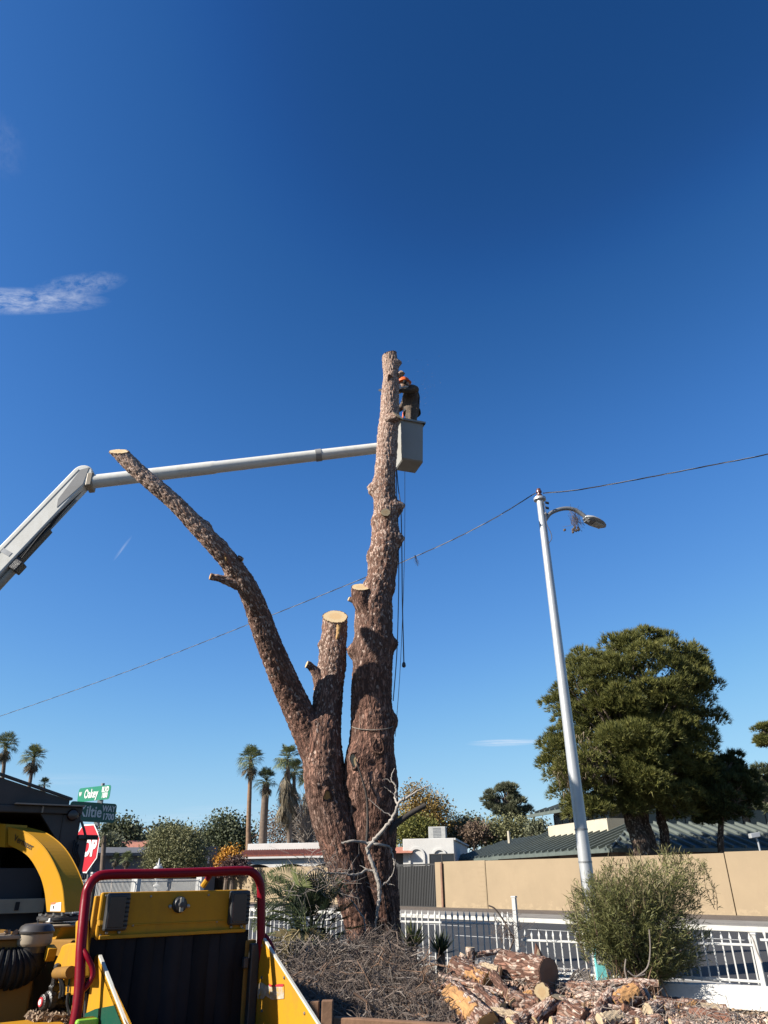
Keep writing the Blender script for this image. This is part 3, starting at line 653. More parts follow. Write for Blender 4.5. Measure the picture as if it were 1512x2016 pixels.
# lower roof, left-facing side (lit) in two stepped lengths, and the right-facing side
a = G(0, 0, EZ); c = G(16, 0, EZ); o, P, n = roof_plane([a, c, G(16, run, EZ + rise), G(run, run, EZ + rise)]); seams(o, P, n); gutter(a, c, -GR)
a2 = G(16.02, .5, EZ - .02); c2 = G(LEN, .5, EZ - .02); o, P, n = roof_plane([a2, c2, G(LEN - 4, run, EZ + rise * .86), G(16.02, run, EZ + rise * .9)]); seams(o, P, n); gutter(a2, c2, -GR)
a3 = G(0, 22, EZ); o, P, n = roof_plane([a3, G(0, 0, EZ), G(run, run, EZ + rise), G(run, 22, EZ + rise)]); seams(o, P, n); gutter(G(0, 0, EZ), a3, -GL)
b = MB(); b.tube([G(0, 0, EZ + .03), G(run, run, EZ + rise + .03)], .07, 6); b.build('hip_cap', 'green_seam', house)
# lower walls
b = MB(); b.prism([G(.9, .9, 0), G(LEN - .5, 1.2, 0), G(LEN - .5, 16, 0), G(.9, 21, 0)], (0, 0, EZ - .12)); b.build('wall', 'taupe_stucco', house)
for l in (3.2, 9.2, 14.2, 18.5, 22.5):
    win(house, G(l, .88, EZ - .75), GL, 1.5 if l < 12 else .6, .45, -GR)
for r in (3.5, 8, 13, 18): win(house, G(.88, r, EZ - .8), GR, 1.6, .5, -GL, mull=2)
# upper storey: set back
UZ = EZ + rise - .45; U0l, U0r = 5.2, 3.2
def roof_up(l0, r0, l1, r1, ez, rs, rn):
    pts = [([G(l0, r0, ez), G(l1, r0, ez), G(l1 - rn, r0 + rn, ez + rs), G(l0 + rn, r0 + rn, ez + rs)], 1), ([G(l0, r1, ez), G(l0, r0, ez), G(l0 + rn, r0 + rn, ez + rs), G(l0 + rn, r1 - rn, ez + rs)], 1)]
    for P_, _ in pts:
        o, P, n = roof_plane(P_); seams(o, P, n, .8)
    gutter(G(l0, r0, ez), G(l1, r0, ez), -GR); gutter(G(l0, r0, ez), G(l0, r1, ez), -GL)
uE = at(1045, 1612, 58)[2]
b = MB(); b.prism([G(6.2, 4.2, UZ - 1.0), G(14, 4.2, UZ - 1.0), G(14, 12, UZ - 1.0), G(6.2, 21, UZ - 1.0)], (0, 0, 2.75)); b.build('wall', 'taupe_stucco', house)
roof_up(5.4, 3.0, 15.6, 24, UZ + 1.72, 1.0, 3.2)
b = MB(); b.prism([G(5.4, 3.3, UZ - .5), G(13.4, 3.3, UZ - .5), G(13.4, 3.45, UZ - .5), G(5.4, 3.45, UZ - .5)], (0, 0, 1.3)); b.build('balcony_wall', 'cream_stucco', house)
b = MB(); b.prism([G(5.4, 3.46, UZ - .5), G(5.55, 3.46, UZ - .5), G(5.55, 5.2, UZ - .5), G(5.4, 5.2, UZ - .5)], (0, 0, 1.3)); b.build('balcony_wall', 'cream_stucco', house)
for l in (7.4, 10.2, 12.8): win(house, G(l, 4.18, UZ + 1.1), GL, 1.15, .5, -GR)
for r in (6.4, 9.6, 12.8, 16.0, 19.2): win(house, G(6.18, r, UZ + .75), GR, 1.35, .8, -GL)
b = MB(); p = at(1482, 1560, 58); b.obox(np.array([p[0], p[1], UZ + 3.0]), GL * .6, GR * .8, (0, 0, 1.3)); b.build('chimney', 'brick_brown', house)
b = MB(); p = at(1002, 1646, 60); b.tube([p - np.array([0, 0, .5]), p + np.array([0, 0, .35])], .12, 8); b.build('vent_pipe', 'cream_stucco', house)

# ---- white house with red tile band, beyond the wall
wh = thing('white_house', 'low white stucco house with a red tile eave and arches behind the trunk', 'house', (*at(620, 1700, 66)[:2], 0))
HN = nrm(at(560, 1700, 64) * np.array([-1, -1, 0])); 
WX = nrm((.985, -.17, 0)); WN = np.array([WX[1], -WX[0], 0])
W0 = at(478, 1720, 66); W0[2] = 0
def Wp(x, y, z): return W0 + WX * x - WN * y + ZU * z
def wx(px, py=1690): # wall coordinate where the pixel column meets the front plane
    d = ray(px, py); t = np.dot(W0 - np.array([0, 0, HC]), WN) / np.dot(d, WN); return np.dot(d * t + np.array([0, 0, HC]) - W0, WX)
def wz(px, py):
    d = ray(px, py); t = np.dot(W0 - np.array([0, 0, HC]), WN) / np.dot(d, WN); return (d * t)[2] + HC
x0, x1 = wx(486), wx(742); zt = wz(560, 1660); zr = wz(560, 1681); ze = wz(560, 1691)
b = MB(); b.prism([Wp(x0, 0, 0), Wp(x1, 0, 0), Wp(x1, 7, 0), Wp(x0, 7, 0)], (0, 0, zt)); b.build('wall', 'white_stucco', wh, bevel=.03)
b = MB(); b.prism([Wp(x0 - .4, 0, ze + .15), Wp(x0 - .4, -2.2, ze + .15), Wp(x0 - .4, 0, zr + .2)], WX * (x1 - x0 + .4)); eave = b.build('tile_eave', 'red_tile', wh)
tl = MB(); nt = 58
for k in range(nt):
    xx = x0 - .3 + (x1 - x0 + .3) * (k + .5) / nt; tl.tube([Wp(xx, -2.25, ze + .19), Wp(xx, -.05, zr + .26)], .11, 6)
tag(tl.build('roof_tiles', 'red_tile', eave), kind='stuff')
b = MB(); b.prism([Wp(x0 - .4, -2.26, ze), Wp(x1, -2.26, ze), Wp(x1, -.02, ze), Wp(x0 - .4, -.02, ze)], (0, 0, .14)); b.build('fascia', 'white_stucco', wh)
# arcade screen with arched openings
def arch_wall(xa, xb, z0, z1, y, arches, parent, mat='white_stucco', th=.25):
    """wall strip with arch-topped openings built from columns and spandrels"""
    edges = [xa]
    for (c_, hw2, sp_, zs) in arches: edges += [c_ - hw2, c_ + hw2]
    edges.append(xb)
    for i in range(0, len(edges), 2):
        if edges[i + 1] - edges[i] > .02:
            b = MB(); b.prism([Wp(edges[i], y, z0), Wp(edges[i + 1], y, z0), Wp(edges[i + 1], y, z1), Wp(edges[i], y, z1)], -WN * th); b.build('column', mat, parent)
    for (c_, hw2, sp_, zs) in arches:
        pts = [Wp(c_ + hw2, y, z1), Wp(c_ - hw2, y, z1)] + [Wp(c_ - hw2 * math.cos(q), y, zs + sp_ * math.sin(q)) for q in np.linspace(0, math.pi, 13)]
        b = MB(); b.prism(pts, -WN * th); b.build('arch', mat, parent)
ac = [wx(522), wx(588), wx(655), wx(716)]
arch_wall(x0, x1, 0, ze - .02, -1.9, [(a_, 1.25, .55, ze - .95) for a_ in ac], wh)
b = MB(); b.prism([Wp(x0 + .2, -.06, .05), Wp(x1 - .2, -.06, .05), Wp(x1 - .2, -.06, ze - .1), Wp(x0 + .2, -.06, ze - .1)], -WN * -.04); b.build('painted_porch_shade', 'window_frame', wh)  # dark sheet on the back wall stands in for shade behind the arches
for xq in (492, 503):
    b = MB(); b.lathe(Wp(wx(xq), -2.0, ze - .75), (0, 0, 1), [(0, .03), (.05, .1), (.3, .12), (.36, .05), (.42, .02)], 8); b.build('lantern', 'black_metal', wh)
# right-hand block
y0r, yr1 = wx(778), wx(897); zt2 = wz(840, 1652)
b = MB(); b.prism([Wp(y0r + .8, -1.0, 0), Wp(yr1, -1.0, 0), Wp(yr1, 14, 0), Wp(y0r + .8, 14, 0)], (0, 0, zt2)); b.build('wall', 'white_stucco', wh, bevel=.03)
b = MB(); b.prism([Wp(y0r - .6, 0, 0), Wp(y0r + .8, 0, 0), Wp(y0r + .8, 6, 0), Wp(y0r - .6, 6, 0)], (0, 0, wz(780, 1672))); b.build('wall', 'grey_stucco', wh)
b = MB(); b.prism([Wp(y0r - .8, -1.6, ze + .25), Wp(y0r - .8, 0, zr + .35), Wp(y0r - .8, 0, ze + .25)], WX * 2.4); b.build('tile_eave', 'red_tile_pale', wh)
b = MB(); b.prism([Wp(yr1 + .01, -1.05, zt2 + .001), Wp(yr1 + .01, 14, zt2 + .001), Wp(yr1 + .16, 14, zt2 + .001), Wp(yr1 + .16, -1.05, zt2 + .001)], (0, 0, -.14)); b.build('coping', 'white_stucco', wh)
for cx_, hw_, zz in ((824, 16, 1676), (868, 14, 1676)):
    cxw = wx(cx_); r_ = (wx(cx_ + hw_) - wx(cx_ - hw_)) / 2; zc = wz(cx_, zz + 10)
    pts = [Wp(cxw + r_, -1.0, .3), Wp(cxw + r_ * .75, -1.0, .3)] + [Wp(cxw + r_ * .75 * math.cos(q), -1.0, zc + r_ * .75 * math.sin(q)) for q in np.linspace(0, math.pi, 12)] + [Wp(cxw - r_ * .75, -1.0, .3), Wp(cxw - r_, -1.0, .3)] + [Wp(cxw - r_ * math.cos(q), -1.0, zc + r_ * math.sin(q)) for q in np.linspace(0, math.pi, 12)]
    b = MB(); b.prism(pts, WN * .12); b.build('arch_moulding', 'white_stucco', wh)
win(wh, Wp(wx(873), -1.14, wz(873, 1695)), WX, 1.0, .5, WN)
acu = thing('rooftop_unit', 'grey box air conditioner on the white house roof', 'air conditioner', at(862, 1652, 70))
pa = at(862, 1651, 69.5); b = MB(); b.obox(pa + ZU * .45, WX * .75, WN * .6, (0, 0, .5)); b.build('cabinet', 'ac_metal', acu, bevel=.02)
for k in range(7): b = MB(); b.obox(pa + ZU * (.1 + k * .12) + WN * .61, WX * .35, WN * .01, (0, 0, .03)); b.build('louvre', 'galv_dark', acu)

# ---- grey house at the left with gable roof
gh = thing('grey_house', 'dark grey single storey house with low gable roof beyond the white fence', 'house', (*at(300, 1700, 58)[:2], 0))
GX = nrm((.93, .36, 0)); GN = np.array([GX[1], -GX[0], 0]); G0 = at(205, 1690, 54); G0[2] = 0
def Hp(x, y, z): return G0 + GX * x - GN * y + ZU * z
gz = at(240, 1679, 54)[2]; gr = at(240, 1669, 56)[2]

def hx(px):
    d = ray(px, 1690); t = np.dot(G0 - np.array([0, 0, HC]), GN) / np.dot(d, GN); return np.dot(d * t + np.array([0, 0, HC]) - G0, GX)
hxe, hg0, hg1 = hx(388), hx(392), hx(428)
b = MB(); b.prism([Hp(hg0, .3, 0), Hp(hg1, .3, 0), Hp(hg1, 5, 0), Hp(hg0, 5, 0)], (0, 0, gz + .45)); b.build('garage', 'grey_stucco', gh)
b = MB(); b.prism([Hp(-4.6, -.6, gz), Hp(-4.6, 3.6, gr + .1), Hp(-4.6, 3.6, gr - .1), Hp(-4.6, -.6, gz - .18)], GX * (hxe + 4.6)); b.build('roof', 'grey_roof', gh)
b = MB(); b.prism([Hp(-4, 0, 0), Hp(hxe - .3, 0, 0), Hp(hxe - .3, 8, 0), Hp(-4, 8, 0)], (0, 0, gz - .1)); b.build('wall', 'grey_stucco', gh)
win(gh, Hp(-1.5, -.01, gz - 1.4), GX, .9, .55, GN); win(gh, Hp(5.0, -.01, gz - 1.4), GX, .9, .55, GN)
b = MB(); b.obox(Hp((hg0 + hg1) / 2, .25, gz - .5), GX * .12, GN * .06, (0, 0, .2)); b.build('wall_lamp', 'sticker_white', gh)
ph = thing('tile_house', 'house with a pale terracotta gable roof behind the stop sign', 'house', (*at(205, 1700, 66)[:2], 0))
p = at(212, 1682, 66); zz = p[2]
b = MB(); b.box(p[0] - 5, p[0] + 1.6, 66, 74, 0, zz - .1); b.build('wall', 'grey_stucco', ph)
b = MB(); b.prism([(p[0] - 5.4, 65.5, zz - .2), (p[0] - 5.4, 70, zz + 1.2), (p[0] - 5.4, 74.5, zz - .2)], (7.6, 0, 0)); b.build('roof', 'red_tile_pale', ph)

# ---- white iron fence with square pillars across the side street
ff = thing('iron_fence', 'distant white iron fence with square pillars seen under the red bar', 'fence', (*at(290, 1745, 40)[:2], 0))
FA = at(150, 1750, 36); FB = at(398, 1750, 46); FA[2] = FB[2] = 0; fe = nrm(FB - FA); FL = np.linalg.norm(FB - FA); fnn = np.array([fe[1], -fe[0], 0])
nbars = 105; pm = MB(); pm.box(-.012, .012, -.012, .012, 0, 1.55); me = bpy.data.meshes.new('bar'); me.from_pydata([V3(v) for v in pm.V], [], pm.F); me.materials.append(MATS['fence_white'])
for i in range(nbars):
    o = link_mesh('bar', me, ff); o.location = V3(FA + fe * FL * (i + .5) / nbars - np.array(ff.location)); o.rotation_euler[2] = math.atan2(fe[1], fe[0])
for z in (.25, 1.45): b = MB(); b.obox((FA + FB) / 2 + ZU * z, fe * FL / 2, fnn * .02, (0, 0, .02)); b.build('rail', 'fence_white', ff)
def colx(px):
    d = ray(px, 1740); t = np.dot(FA, fnn) / np.dot(d, fnn); return np.dot(d * t - FA, fe)
for px_ in (178, 268, 394):
    s_ = colx(px_); b = MB(); b.obox(FA + fe * s_ + ZU * .9, fe * .17, fnn * .17, (0, 0, .9)); b.obox(FA + fe * s_ + ZU * 1.83, fe * .21, fnn * .21, (0, 0, .035)); b.build('pillar', 'white_stucco', ff)
# ornate white finial lamp on the fence line
up_ = FA + fe * colx(324) - fnn * .5; lz = at(324, 1745, up_[1])[2]; up_[2] = 0
fl = thing('garden_urn', 'white ornamental urn with a spike on a pedestal behind the red bar', 'urn', up_)
b = MB(); b.obox(up_ + ZU * (lz / 2), (.1, 0, 0), (0, .1, 0), (0, 0, lz / 2)); b.build('pedestal', 'white_stucco', fl)
k_ = (at(324, 1688, up_[1])[2] - lz) / 1.75
b = MB(); b.lathe(up_ + ZU * lz, (0, 0, 1), [(h * k_, r * k_) for h, r in ((0, .24), (.08, .22), (.14, .09), (.35, .08), (.45, .17), (.75, .24), (.85, .10), (1.0, .10), (1.08, .32), (1.16, .30), (1.24, .16), (1.34, .09), (1.7, .02))], 12); b.build('urn_body', 'white_stucco', fl, True)
b = MB(); q_ = up_ + ZU * (lz + 1.1 * k_); b.tube([q_ + fe * .12 * k_, q_ + fe * .3 * k_ + ZU * .25 * k_], .03 * k_, 6); b.tube([q_ - fe * .12 * k_, q_ - fe * .3 * k_ + ZU * .3 * k_], .03 * k_, 6); b.build('scroll', 'white_stucco', fl)

# ---- utility pole far left
upb = at(262, 1700, 85); upb[2] = 0; ut = at(262, 1626, 85)[2]
ups = thing('utility_pole', 'far wooden utility pole with crossarm and white transformer', 'utility pole', upb)
b = MB(); b.tube([upb, upb + ZU * ut], [.17, .12], 8); b.build('pole', 'pole_wood', ups)
b = MB(); b.obox(upb + ZU * (ut - .25), (1.0, 0, 0), (0, .08, 0), (0, 0, .09)); b.build('crossarm', 'pole_wood', ups)
b = MB(); b.lathe(upb + np.array([-.35, -.1, ut - 2.6]), (0, 0, 1), [(0, .2), (.05, .28), (1.2, .28), (1.3, .2), (1.34, .05)], 10); b.build('transformer', 'transformer', ups)

# small lamp sign at the right edge behind the wall
sp = at(1500, 1690, 36.5); spb = np.array([sp[0], sp[1], 0]); ss_ = thing('parking_lamp', 'short white post with square head above the wall at the right edge', 'lamp', spb)
st_ = at(1488, 1648, 36.5); b = MB(); b.tube([spb, np.array([sp[0], sp[1], st_[2] - .25]), st_], .045, 8); b.build('post', 'galv', ss_)
b = MB(); b.obox(st_ + np.array([-.05, 0, .08]), (.22, 0, .03), (0, .15, 0), (0, 0, .1)); b.build('head', 'galv', ss_, bevel=.02)
# ================================================================== THE FELLED PINE: three cut stems on one stump
def resample(P, r, ds):
    P = np.array(P, float); r = np.array(r, float); D = bez(P, 12); rr = np.interp(np.linspace(0, len(P) - 1, len(D)), np.arange(len(P)), r)
    D = np.array(D); L = np.r_[0, np.cumsum(np.linalg.norm(np.diff(D, axis=0), axis=1))]; n = max(4, int(L[-1] / ds)); s = np.linspace(0, L[-1], n)
    return np.array([np.interp(s, L, D[:, i]) for i in range(3)]).T, np.interp(s, L, rr), s
def bark_tube(name, parent, P, r, mat='pine_bark', ds=.025, na=96, knots=(), pale=(0, 1), cutn=None, seed=0, rough=.02, cut=True, cutmat='cut_wood', start_cut=False, origin=None, lobes=.05, frame=None):
    """knots: (fraction, angle_deg, height, spread)"""
    P = [np.asarray(p, float) for p in P]
    if cutn is not None:
        c0 = P[-1].copy(); t_ = nrm(P[-1] - P[-2]); P = P + [P[-1] + t_ * r[-1] * 1.6]; r = list(r) + [r[-1]]; cutn = nrm(cutn)
    Q, rr, s = resample(P, r, ds); n = len(Q); T = np.gradient(Q, axis=0); T /= np.linalg.norm(T, axis=1)[:, None]
    ref = np.array([1.0, 0, 0]) if frame is None else np.asarray(frame, float)
    E1 = ref - T * (T @ ref)[:, None]; E1 /= np.linalg.norm(E1, axis=1)[:, None]; E2 = np.cross(T, E1)
    a = np.linspace(0, 2 * math.pi, na, endpoint=False); A, S = np.meshgrid(a, s); Rm = np.repeat(rr[:, None], na, 1)
    rad = float(np.mean(rr)); bk = np.stack([rad * np.cos(A), rad * np.sin(A), S + seed * 3.7], -1).reshape(-1, 3)
    d = lobes * rad * vnoise(bk * np.array([1.7 / rad / 1.2, 1.7 / rad / 1.2, .9]), seed) + .5 * lobes * rad * vnoise(bk * np.array([4, 4, 3.]), seed + 3)
    f1 = np.abs(vnoise(bk * np.array([24, 24, 7.]), seed + 5)); f2 = np.abs(vnoise(bk * np.array([40, 40, 18]), seed + 9)); d = d + rough * (np.minimum(f1 * 3, 1) - .6) + rough * .6 * (np.minimum(f2 * 3, 1) - .6) + rough * .5 * vnoise(bk * 45, seed + 11)
    Rm = Rm + d.reshape(n, na)
    for (f, ang, h, sp_) in knots:
        s0 = f * s[-1]; da = (A - R(ang) + math.pi) % (2 * math.pi) - math.pi
        g_ = np.exp(-((S - s0) / sp_) ** 2 - (da * rr[:, None] / sp_) ** 2); Rm = Rm + h * g_ + .25 * h * g_ * vnoise(bk * 14, seed + 31).reshape(n, na)
    V = Q[:, None, :] + Rm[..., None] * (np.cos(A)[..., None] * E1[:, None, :] + np.sin(A)[..., None] * E2[:, None, :])
    if cutn is not None:
        hgt = (V - c0) @ cutn; tt = (T @ cutn)[:, None]; V = V - np.where(hgt > 0, hgt / tt, 0)[..., None] * T[:, None, :]
    i = np.arange(n - 1)[:, None] * na; j = np.arange(na)[None, :]; j2 = (j + 1) % na
    F = np.stack([i + j, i + j2, i + na + j2, i + na + j], -1).reshape(-1, 4)
    Vf = V.reshape(-1, 3); pl = np.repeat(np.interp(s / s[-1], np.linspace(0, 1, len(pale)), pale)[:, None], na, 1).ravel()
    o = mesh_np(name, Vf, F, mat, parent, True, origin, {'bk': ('FLOAT_VECTOR', bk), 'pale': ('FLOAT', pl)})
    caps = []
    def cap(ring, nv, axis_t, nm, cm):
        c = ring.mean(0); vv = [c + nv * .006]; rd = [np.zeros(3)]; rnv = [0.0]
        for f in (.33, .66, .97, 1.0):
            for p in ring: vv.append(c + (p - c) * f * .985 + nv * (.006 if f < 1 else -.02)); rd.append((p - c) * f); rnv.append(f)
        k = len(ring); FF = [(0, 1 + j, 1 + (j + 1) % k) for j in range(k)]
        for q in range(3):
            for j in range(k): b0 = 1 + q * k; FF.append((b0 + j, b0 + k + j, b0 + k + (j + 1) % k, b0 + (j + 1) % k))
        vv = np.array(vv); rd = np.array(rd)
        nn = np.cross(vv[1] - vv[0], vv[2] - vv[0])
        if np.dot(nn, nv) < 0: FF = [f[::-1] for f in FF]
        return mesh_np(nm, vv, FF, cm, parent if parent is not None else o, False, None, {'rd': ('FLOAT_VECTOR', rd), 'rn': ('FLOAT', rnv)})
    if cut: cap(V[-1], cutn if cutn is not None else T[-1], T[-1], 'cut_face', cutmat)
    if start_cut: cap(V[0], -T[0], T[0], 'cut_face', cutmat)
    return o, Vf, F
def trace(lst):
    P = [at(x, y, Y) for x, y, r, Y in lst]; r = [r * mpp(x, y, Y) for x, y, r, Y in lst]; return P, r

TY = 12.25
tree = thing('cut_pine_tree', 'huge pine cut back to three bare stems, bark flaking, limbs sawn off', 'tree', (*at(735, 1850, TY)[:2], 0))
A_edges = [(1990, 730, 812), (1900, 735, 800), (1850, 733, 791), (1800, 722, 788), (1750, 708, 784), (1700, 694, 780), (1650, 684, 781), (1600, 679, 782), (1550, 678, 781), (1500, 680, 779), (1470, 687, 776), (1430, 691, 775), (1380, 692, 772), (1330, 694, 772), (1280, 698, 773), (1230, 699, 773),
           (1190, 702, 773), (1165, 712, 773), (1140, 723, 778), (1100, 728, 784), (1060, 731, 786), (1020, 736, 782), (980, 737, 778), (940, 738, 778), (900, 740, 781), (860, 742, 783), (820, 748, 786), (780, 751, 785), (745, 755, 785), (718, 754, 783), (699, 753, 781)]
P, r = trace([((l + q) / 2, y, (q - l) / 2 * (1.0), TY) for y, l, q in A_edges])
LA = len(P)
def fA(y):      # fraction along stem A of photo row y
    zs = [at(750, e[0], TY)[2] for e in A_edges]; z = at(750, y, TY)[2]; return (z - zs[0]) / (zs[-1] - zs[0])
m1 = mpp(750, 1000, TY)
kA = [(fA(977), 175, 14 * m1, .14), (fA(1015), -8, 16 * m1, .14), (fA(1078), -20, 11 * m1, .12), (fA(1295), 188, 14 * m1, .14), (fA(1280), -5, 11 * m1, .11), (fA(1432), -10, 9 * m1, .13), (fA(1040), 200, 6 * m1, .12), (fA(1110), 190, 6 * m1, .15), (fA(1468), -62, .05, .16), (fA(1497), 228, .06, .16), (fA(735), -12, 9 * m1, .07), (fA(1165), -20, .06, .12), (fA(1550), 200, .05, .3), (fA(1560), -35, .05, .3), (fA(1100), -100, .04, .2), (fA(1600), -110, -.05, .2), (fA(1520), -80, -.06, .12)]
oA, VA, FAq = bark_tube('main_stem', tree, P, r, knots=kA, pale=(.0, .0, .0, .02, .06, .12, .22, .36, .55, .75, .88, .96, 1.0), seed=1, ds=.022, na=110, cutn=nrm((-.25, -.15, 1)), rough=.016)
# lower-left stem splitting in two
SY = 12.15
low = [(742, 2000, 40, SY), (725, 1900, 36, SY), (712, 1820, 33, SY), (705, 1790, 33, SY), (694, 1750, 34, SY), (682, 1700, 37, SY), (668, 1650, 40, SY), (652, 1600, 40, SY), (642, 1550, 40, SY), (637, 1500, 39, SY), (637, 1465, 36, SY), (641, 1430, 31, SY + .06), (644, 1400, 29, SY + .12), (648, 1350, 28, SY + .2), (654, 1310, 27, SY + .25), (658, 1260, 25, SY + .28), (660, 1214, 24, SY + .3)]
P, r = trace(low)
kB = [(.62, 232, .07, .13), (.50, 250, .05, .16), (.86, 188, .05, .09)]
oB, VB, FB_ = bark_tube('centre_stem', tree, P, r, knots=kB, pale=(0, 0, 0, .05, .1, .15, .22, .45, .6), seed=4, ds=.022, na=110, cutn=nrm((.06, -.66, .78)), rough=.016)
limbC = [(640, 1530, 30, SY - 0), (622, 1480, 31, SY - 0), (604, 1435, 30, SY - 0), (583, 1390, 28, SY - 0.075), (562, 1345, 26.5, SY - 0.225), (543, 1300, 25, SY - 0.42), (525, 1255, 23.5, SY - 0.6), (509, 1210, 22.3, SY - 0.78), (489, 1160, 20, SY - 1.08), (463, 1119, 18.5, SY - 1.26), (425, 1076, 17.2, SY - 1.47), (381, 1028, 16.6, SY - 1.62), (340, 986, 15.3, SY - 1.74), (303, 955, 14.7, SY - 1.83), (265, 922, 14.6, SY - 1.9), (233, 889, 14, SY - 1.95)]
P, r = trace(limbC)
oC, VC, FC_ = bark_tube('left_limb', tree, P, r, knots=[(.62, 60, .05, .12), (.68, 20, .05, .1), (.55, 190, .05, .12)], pale=(.0, .06, .14, .2, .28, .42, .7, .9, .97, 1.0), seed=8, ds=.02, na=90, cutn=nrm((-.05, -.72, .69)), rough=.014)
def stub(pts, nm='branch_stub', cutn=None, pale=(.4, .6), seed=1, cm='cut_wood', na=36, ds=.02):
    P, r = trace(pts); return bark_tube(nm, tree, P, r, pale=pale, seed=seed, ds=ds, na=na, cutn=cutn, rough=.010, cutmat=cm)
stub([(735, 1225, 20, TY - .1), (718, 1195, 19, TY - .15), (711, 1175, 18.5, TY - .18), (710, 1156, 18.5, TY - .2)], cutn=nrm((.03, -.62, .79)), pale=(.05, .1), seed=12, na=56)
stub([(470, 1150, 13, SY - 1.17), (448, 1143, 9, SY - 1.25), (430, 1138, 7, SY - 1.32), (414, 1135, 6.5, SY - 1.37)], cutn=nrm((-.9, -.45, .1)), pale=(.6, .7), seed=14, cm='cut_wood_orange')
stub([(632, 1345, 14, SY + .12), (622, 1325, 9, SY + .07), (612, 1312, 7, SY + .04), (604, 1308, 6.5, SY)], cutn=nrm((-.9, -.4, .3)), pale=(.3, .4), seed=15, cm='cut_wood')
stub([(452, 1105, 12, SY - 1.36), (466, 1098, 6, SY - 1.36), (478, 1102, 3, SY - 1.36)], pale=(.3, .4), seed=16)
stub([(764, 828, 13, TY - .12), (776, 822, 10, TY - .2), (784, 819, 9.5, TY - .24)], cutn=nrm((.55, -.65, .55)), pale=(.7, .8), seed=17)
stub([(762, 1015, 12, TY - .16), (760, 1010, 10, TY - .26), (759, 1009, 8.5, TY - .3)], cutn=nrm((.3, -.85, .2)), pale=(.5, .5), seed=18)
stub([(712, 1190, 9, TY - .1), (696, 1182, 6, TY - .15), (687, 1179, 4, TY - .15)], pale=(.2, .4), seed=19, cutn=nrm((-.9, -.4, .3)))
stub([(780, 740, 8, TY - .03), (789, 736, 6, TY - .06), (793, 733, 5, TY - .08)], pale=(.7, .8), seed=20, cutn=nrm((.6, -.3, .7)))
# saw scars: discs ringed by callus, set on the bark
def bvh_of(V, F): return BVHTree.FromPolygons([Vector(v) for v in V], [tuple(int(i) for i in f) for f in F])
bvA, bvB, bvC = bvh_of(VA, FAq), bvh_of(VB, FB_), bvh_of(VC, FC_)
def scar(bv, px, py, rx, ry, mat, lip=.25, name='branch_scar', depth=.0):
    d = Vector(ray(px, py)).normalized(); h = bv.ray_cast(Vector((0, 0, HC)), d)
    if h[0] is None: return
    c = np.array(h[0]); n = nrm(np.array(h[1]))
    if np.dot(n, np.array(d)) > 0: n = -n
    n = nrm(n - .3 * np.array(d)); k = mpp(px, py, c[1]); e2 = nrm(np.array([0, 0, 1.0]) - n * n[2]); e1 = np.cross(e2, n); N_ = 22
    rings = [(1.45, -.03), (1.28, .022), (1.08, .030), (1.0, .016), (.96, .010 - depth)]; V = []; F = []
    for f, o_ in rings:
        for j in range(N_):
            q = 2 * math.pi * j / N_; w = 1 + .12 * math.sin(3 * q + px); V.append(c + (e1 * math.cos(q) * rx * k + e2 * math.sin(q) * ry * k) * f * w + n * o_)
    for i in range(len(rings) - 1):
        for j in range(N_): F.append((i * N_ + j, i * N_ + (j + 1) % N_, (i + 1) * N_ + (j + 1) % N_, (i + 1) * N_ + j))
    V = np.array(V); lipo = mesh_np('callus', V, F, 'pine_bark', tree, True, None, {'bk': ('FLOAT_VECTOR', V), 'pale': ('FLOAT', np.full(len(V), lip))})
    W = [c + n * (.012 - depth)] + [v for v in V[-N_:]]; FF = [(0, 1 + j, 1 + (j + 1) % N_) for j in range(N_)]; W = np.array(W)
    mesh_np(name, W, FF, mat, lipo, False, None, {'rd': ('FLOAT_VECTOR', W - c), 'rn': ('FLOAT', [.2] + [.85] * N_)})
scar(bvB, 644, 1569, 7, 12, 'cut_wood_orange', .05); scar(bvA, 697, 1496, 7, 13, 'cut_wood', .15); scar(bvA, 745, 1469, 9, 13, 'cut_wood_brown', .0, depth=.035)
scar(bvA, 768, 745, 5, 6, 'cut_wood_brown', .6)
# freshly torn strips where bark came away below the cuts
def strip_patch(bv, quad, mat, nm='torn_strip', lift=.014, nx=4, ny=10):
    V = []; q = [np.array(a, float) for a in quad]
    for j in range(ny + 1):
        for i in range(nx + 1):
            a = q[0] + (q[1] - q[0]) * i / nx; b_ = q[3] + (q[2] - q[3]) * i / nx; p = a + (b_ - a) * j / ny
            h = bv.ray_cast(Vector((0, 0, HC)), Vector(ray(*p)).normalized())
            if h[0] is None: return
            n = np.array(h[1]); n = n if np.dot(n, ray(*p)) < 0 else -n
            e = lift * (1 if 0 < i < nx and 0 < j < ny else -.6); V.append(np.array(h[0]) + n * e)
    V = np.array(V); F = [(j * (nx + 1) + i, j * (nx + 1) + i + 1, (j + 1) * (nx + 1) + i + 1, (j + 1) * (nx + 1) + i) for j in range(ny) for i in range(nx)]
    mesh_np(nm, V, F, mat, tree, True, None, {'rd': ('FLOAT_VECTOR', V - V.mean(0)), 'rn': ('FLOAT', np.full(len(V), .7))})
strip_patch(bvB, [(662, 1228), (674, 1227), (668, 1256), (660, 1262)], 'cut_wood_orange')
strip_patch(bvC, [(436, 1082), (452, 1092), (462, 1122), (448, 1112)], 'split_red')
strip_patch(bvC, [(440, 1092), (447, 1097), (450, 1106), (442, 1104)], 'cut_wood_orange', lift=.02)
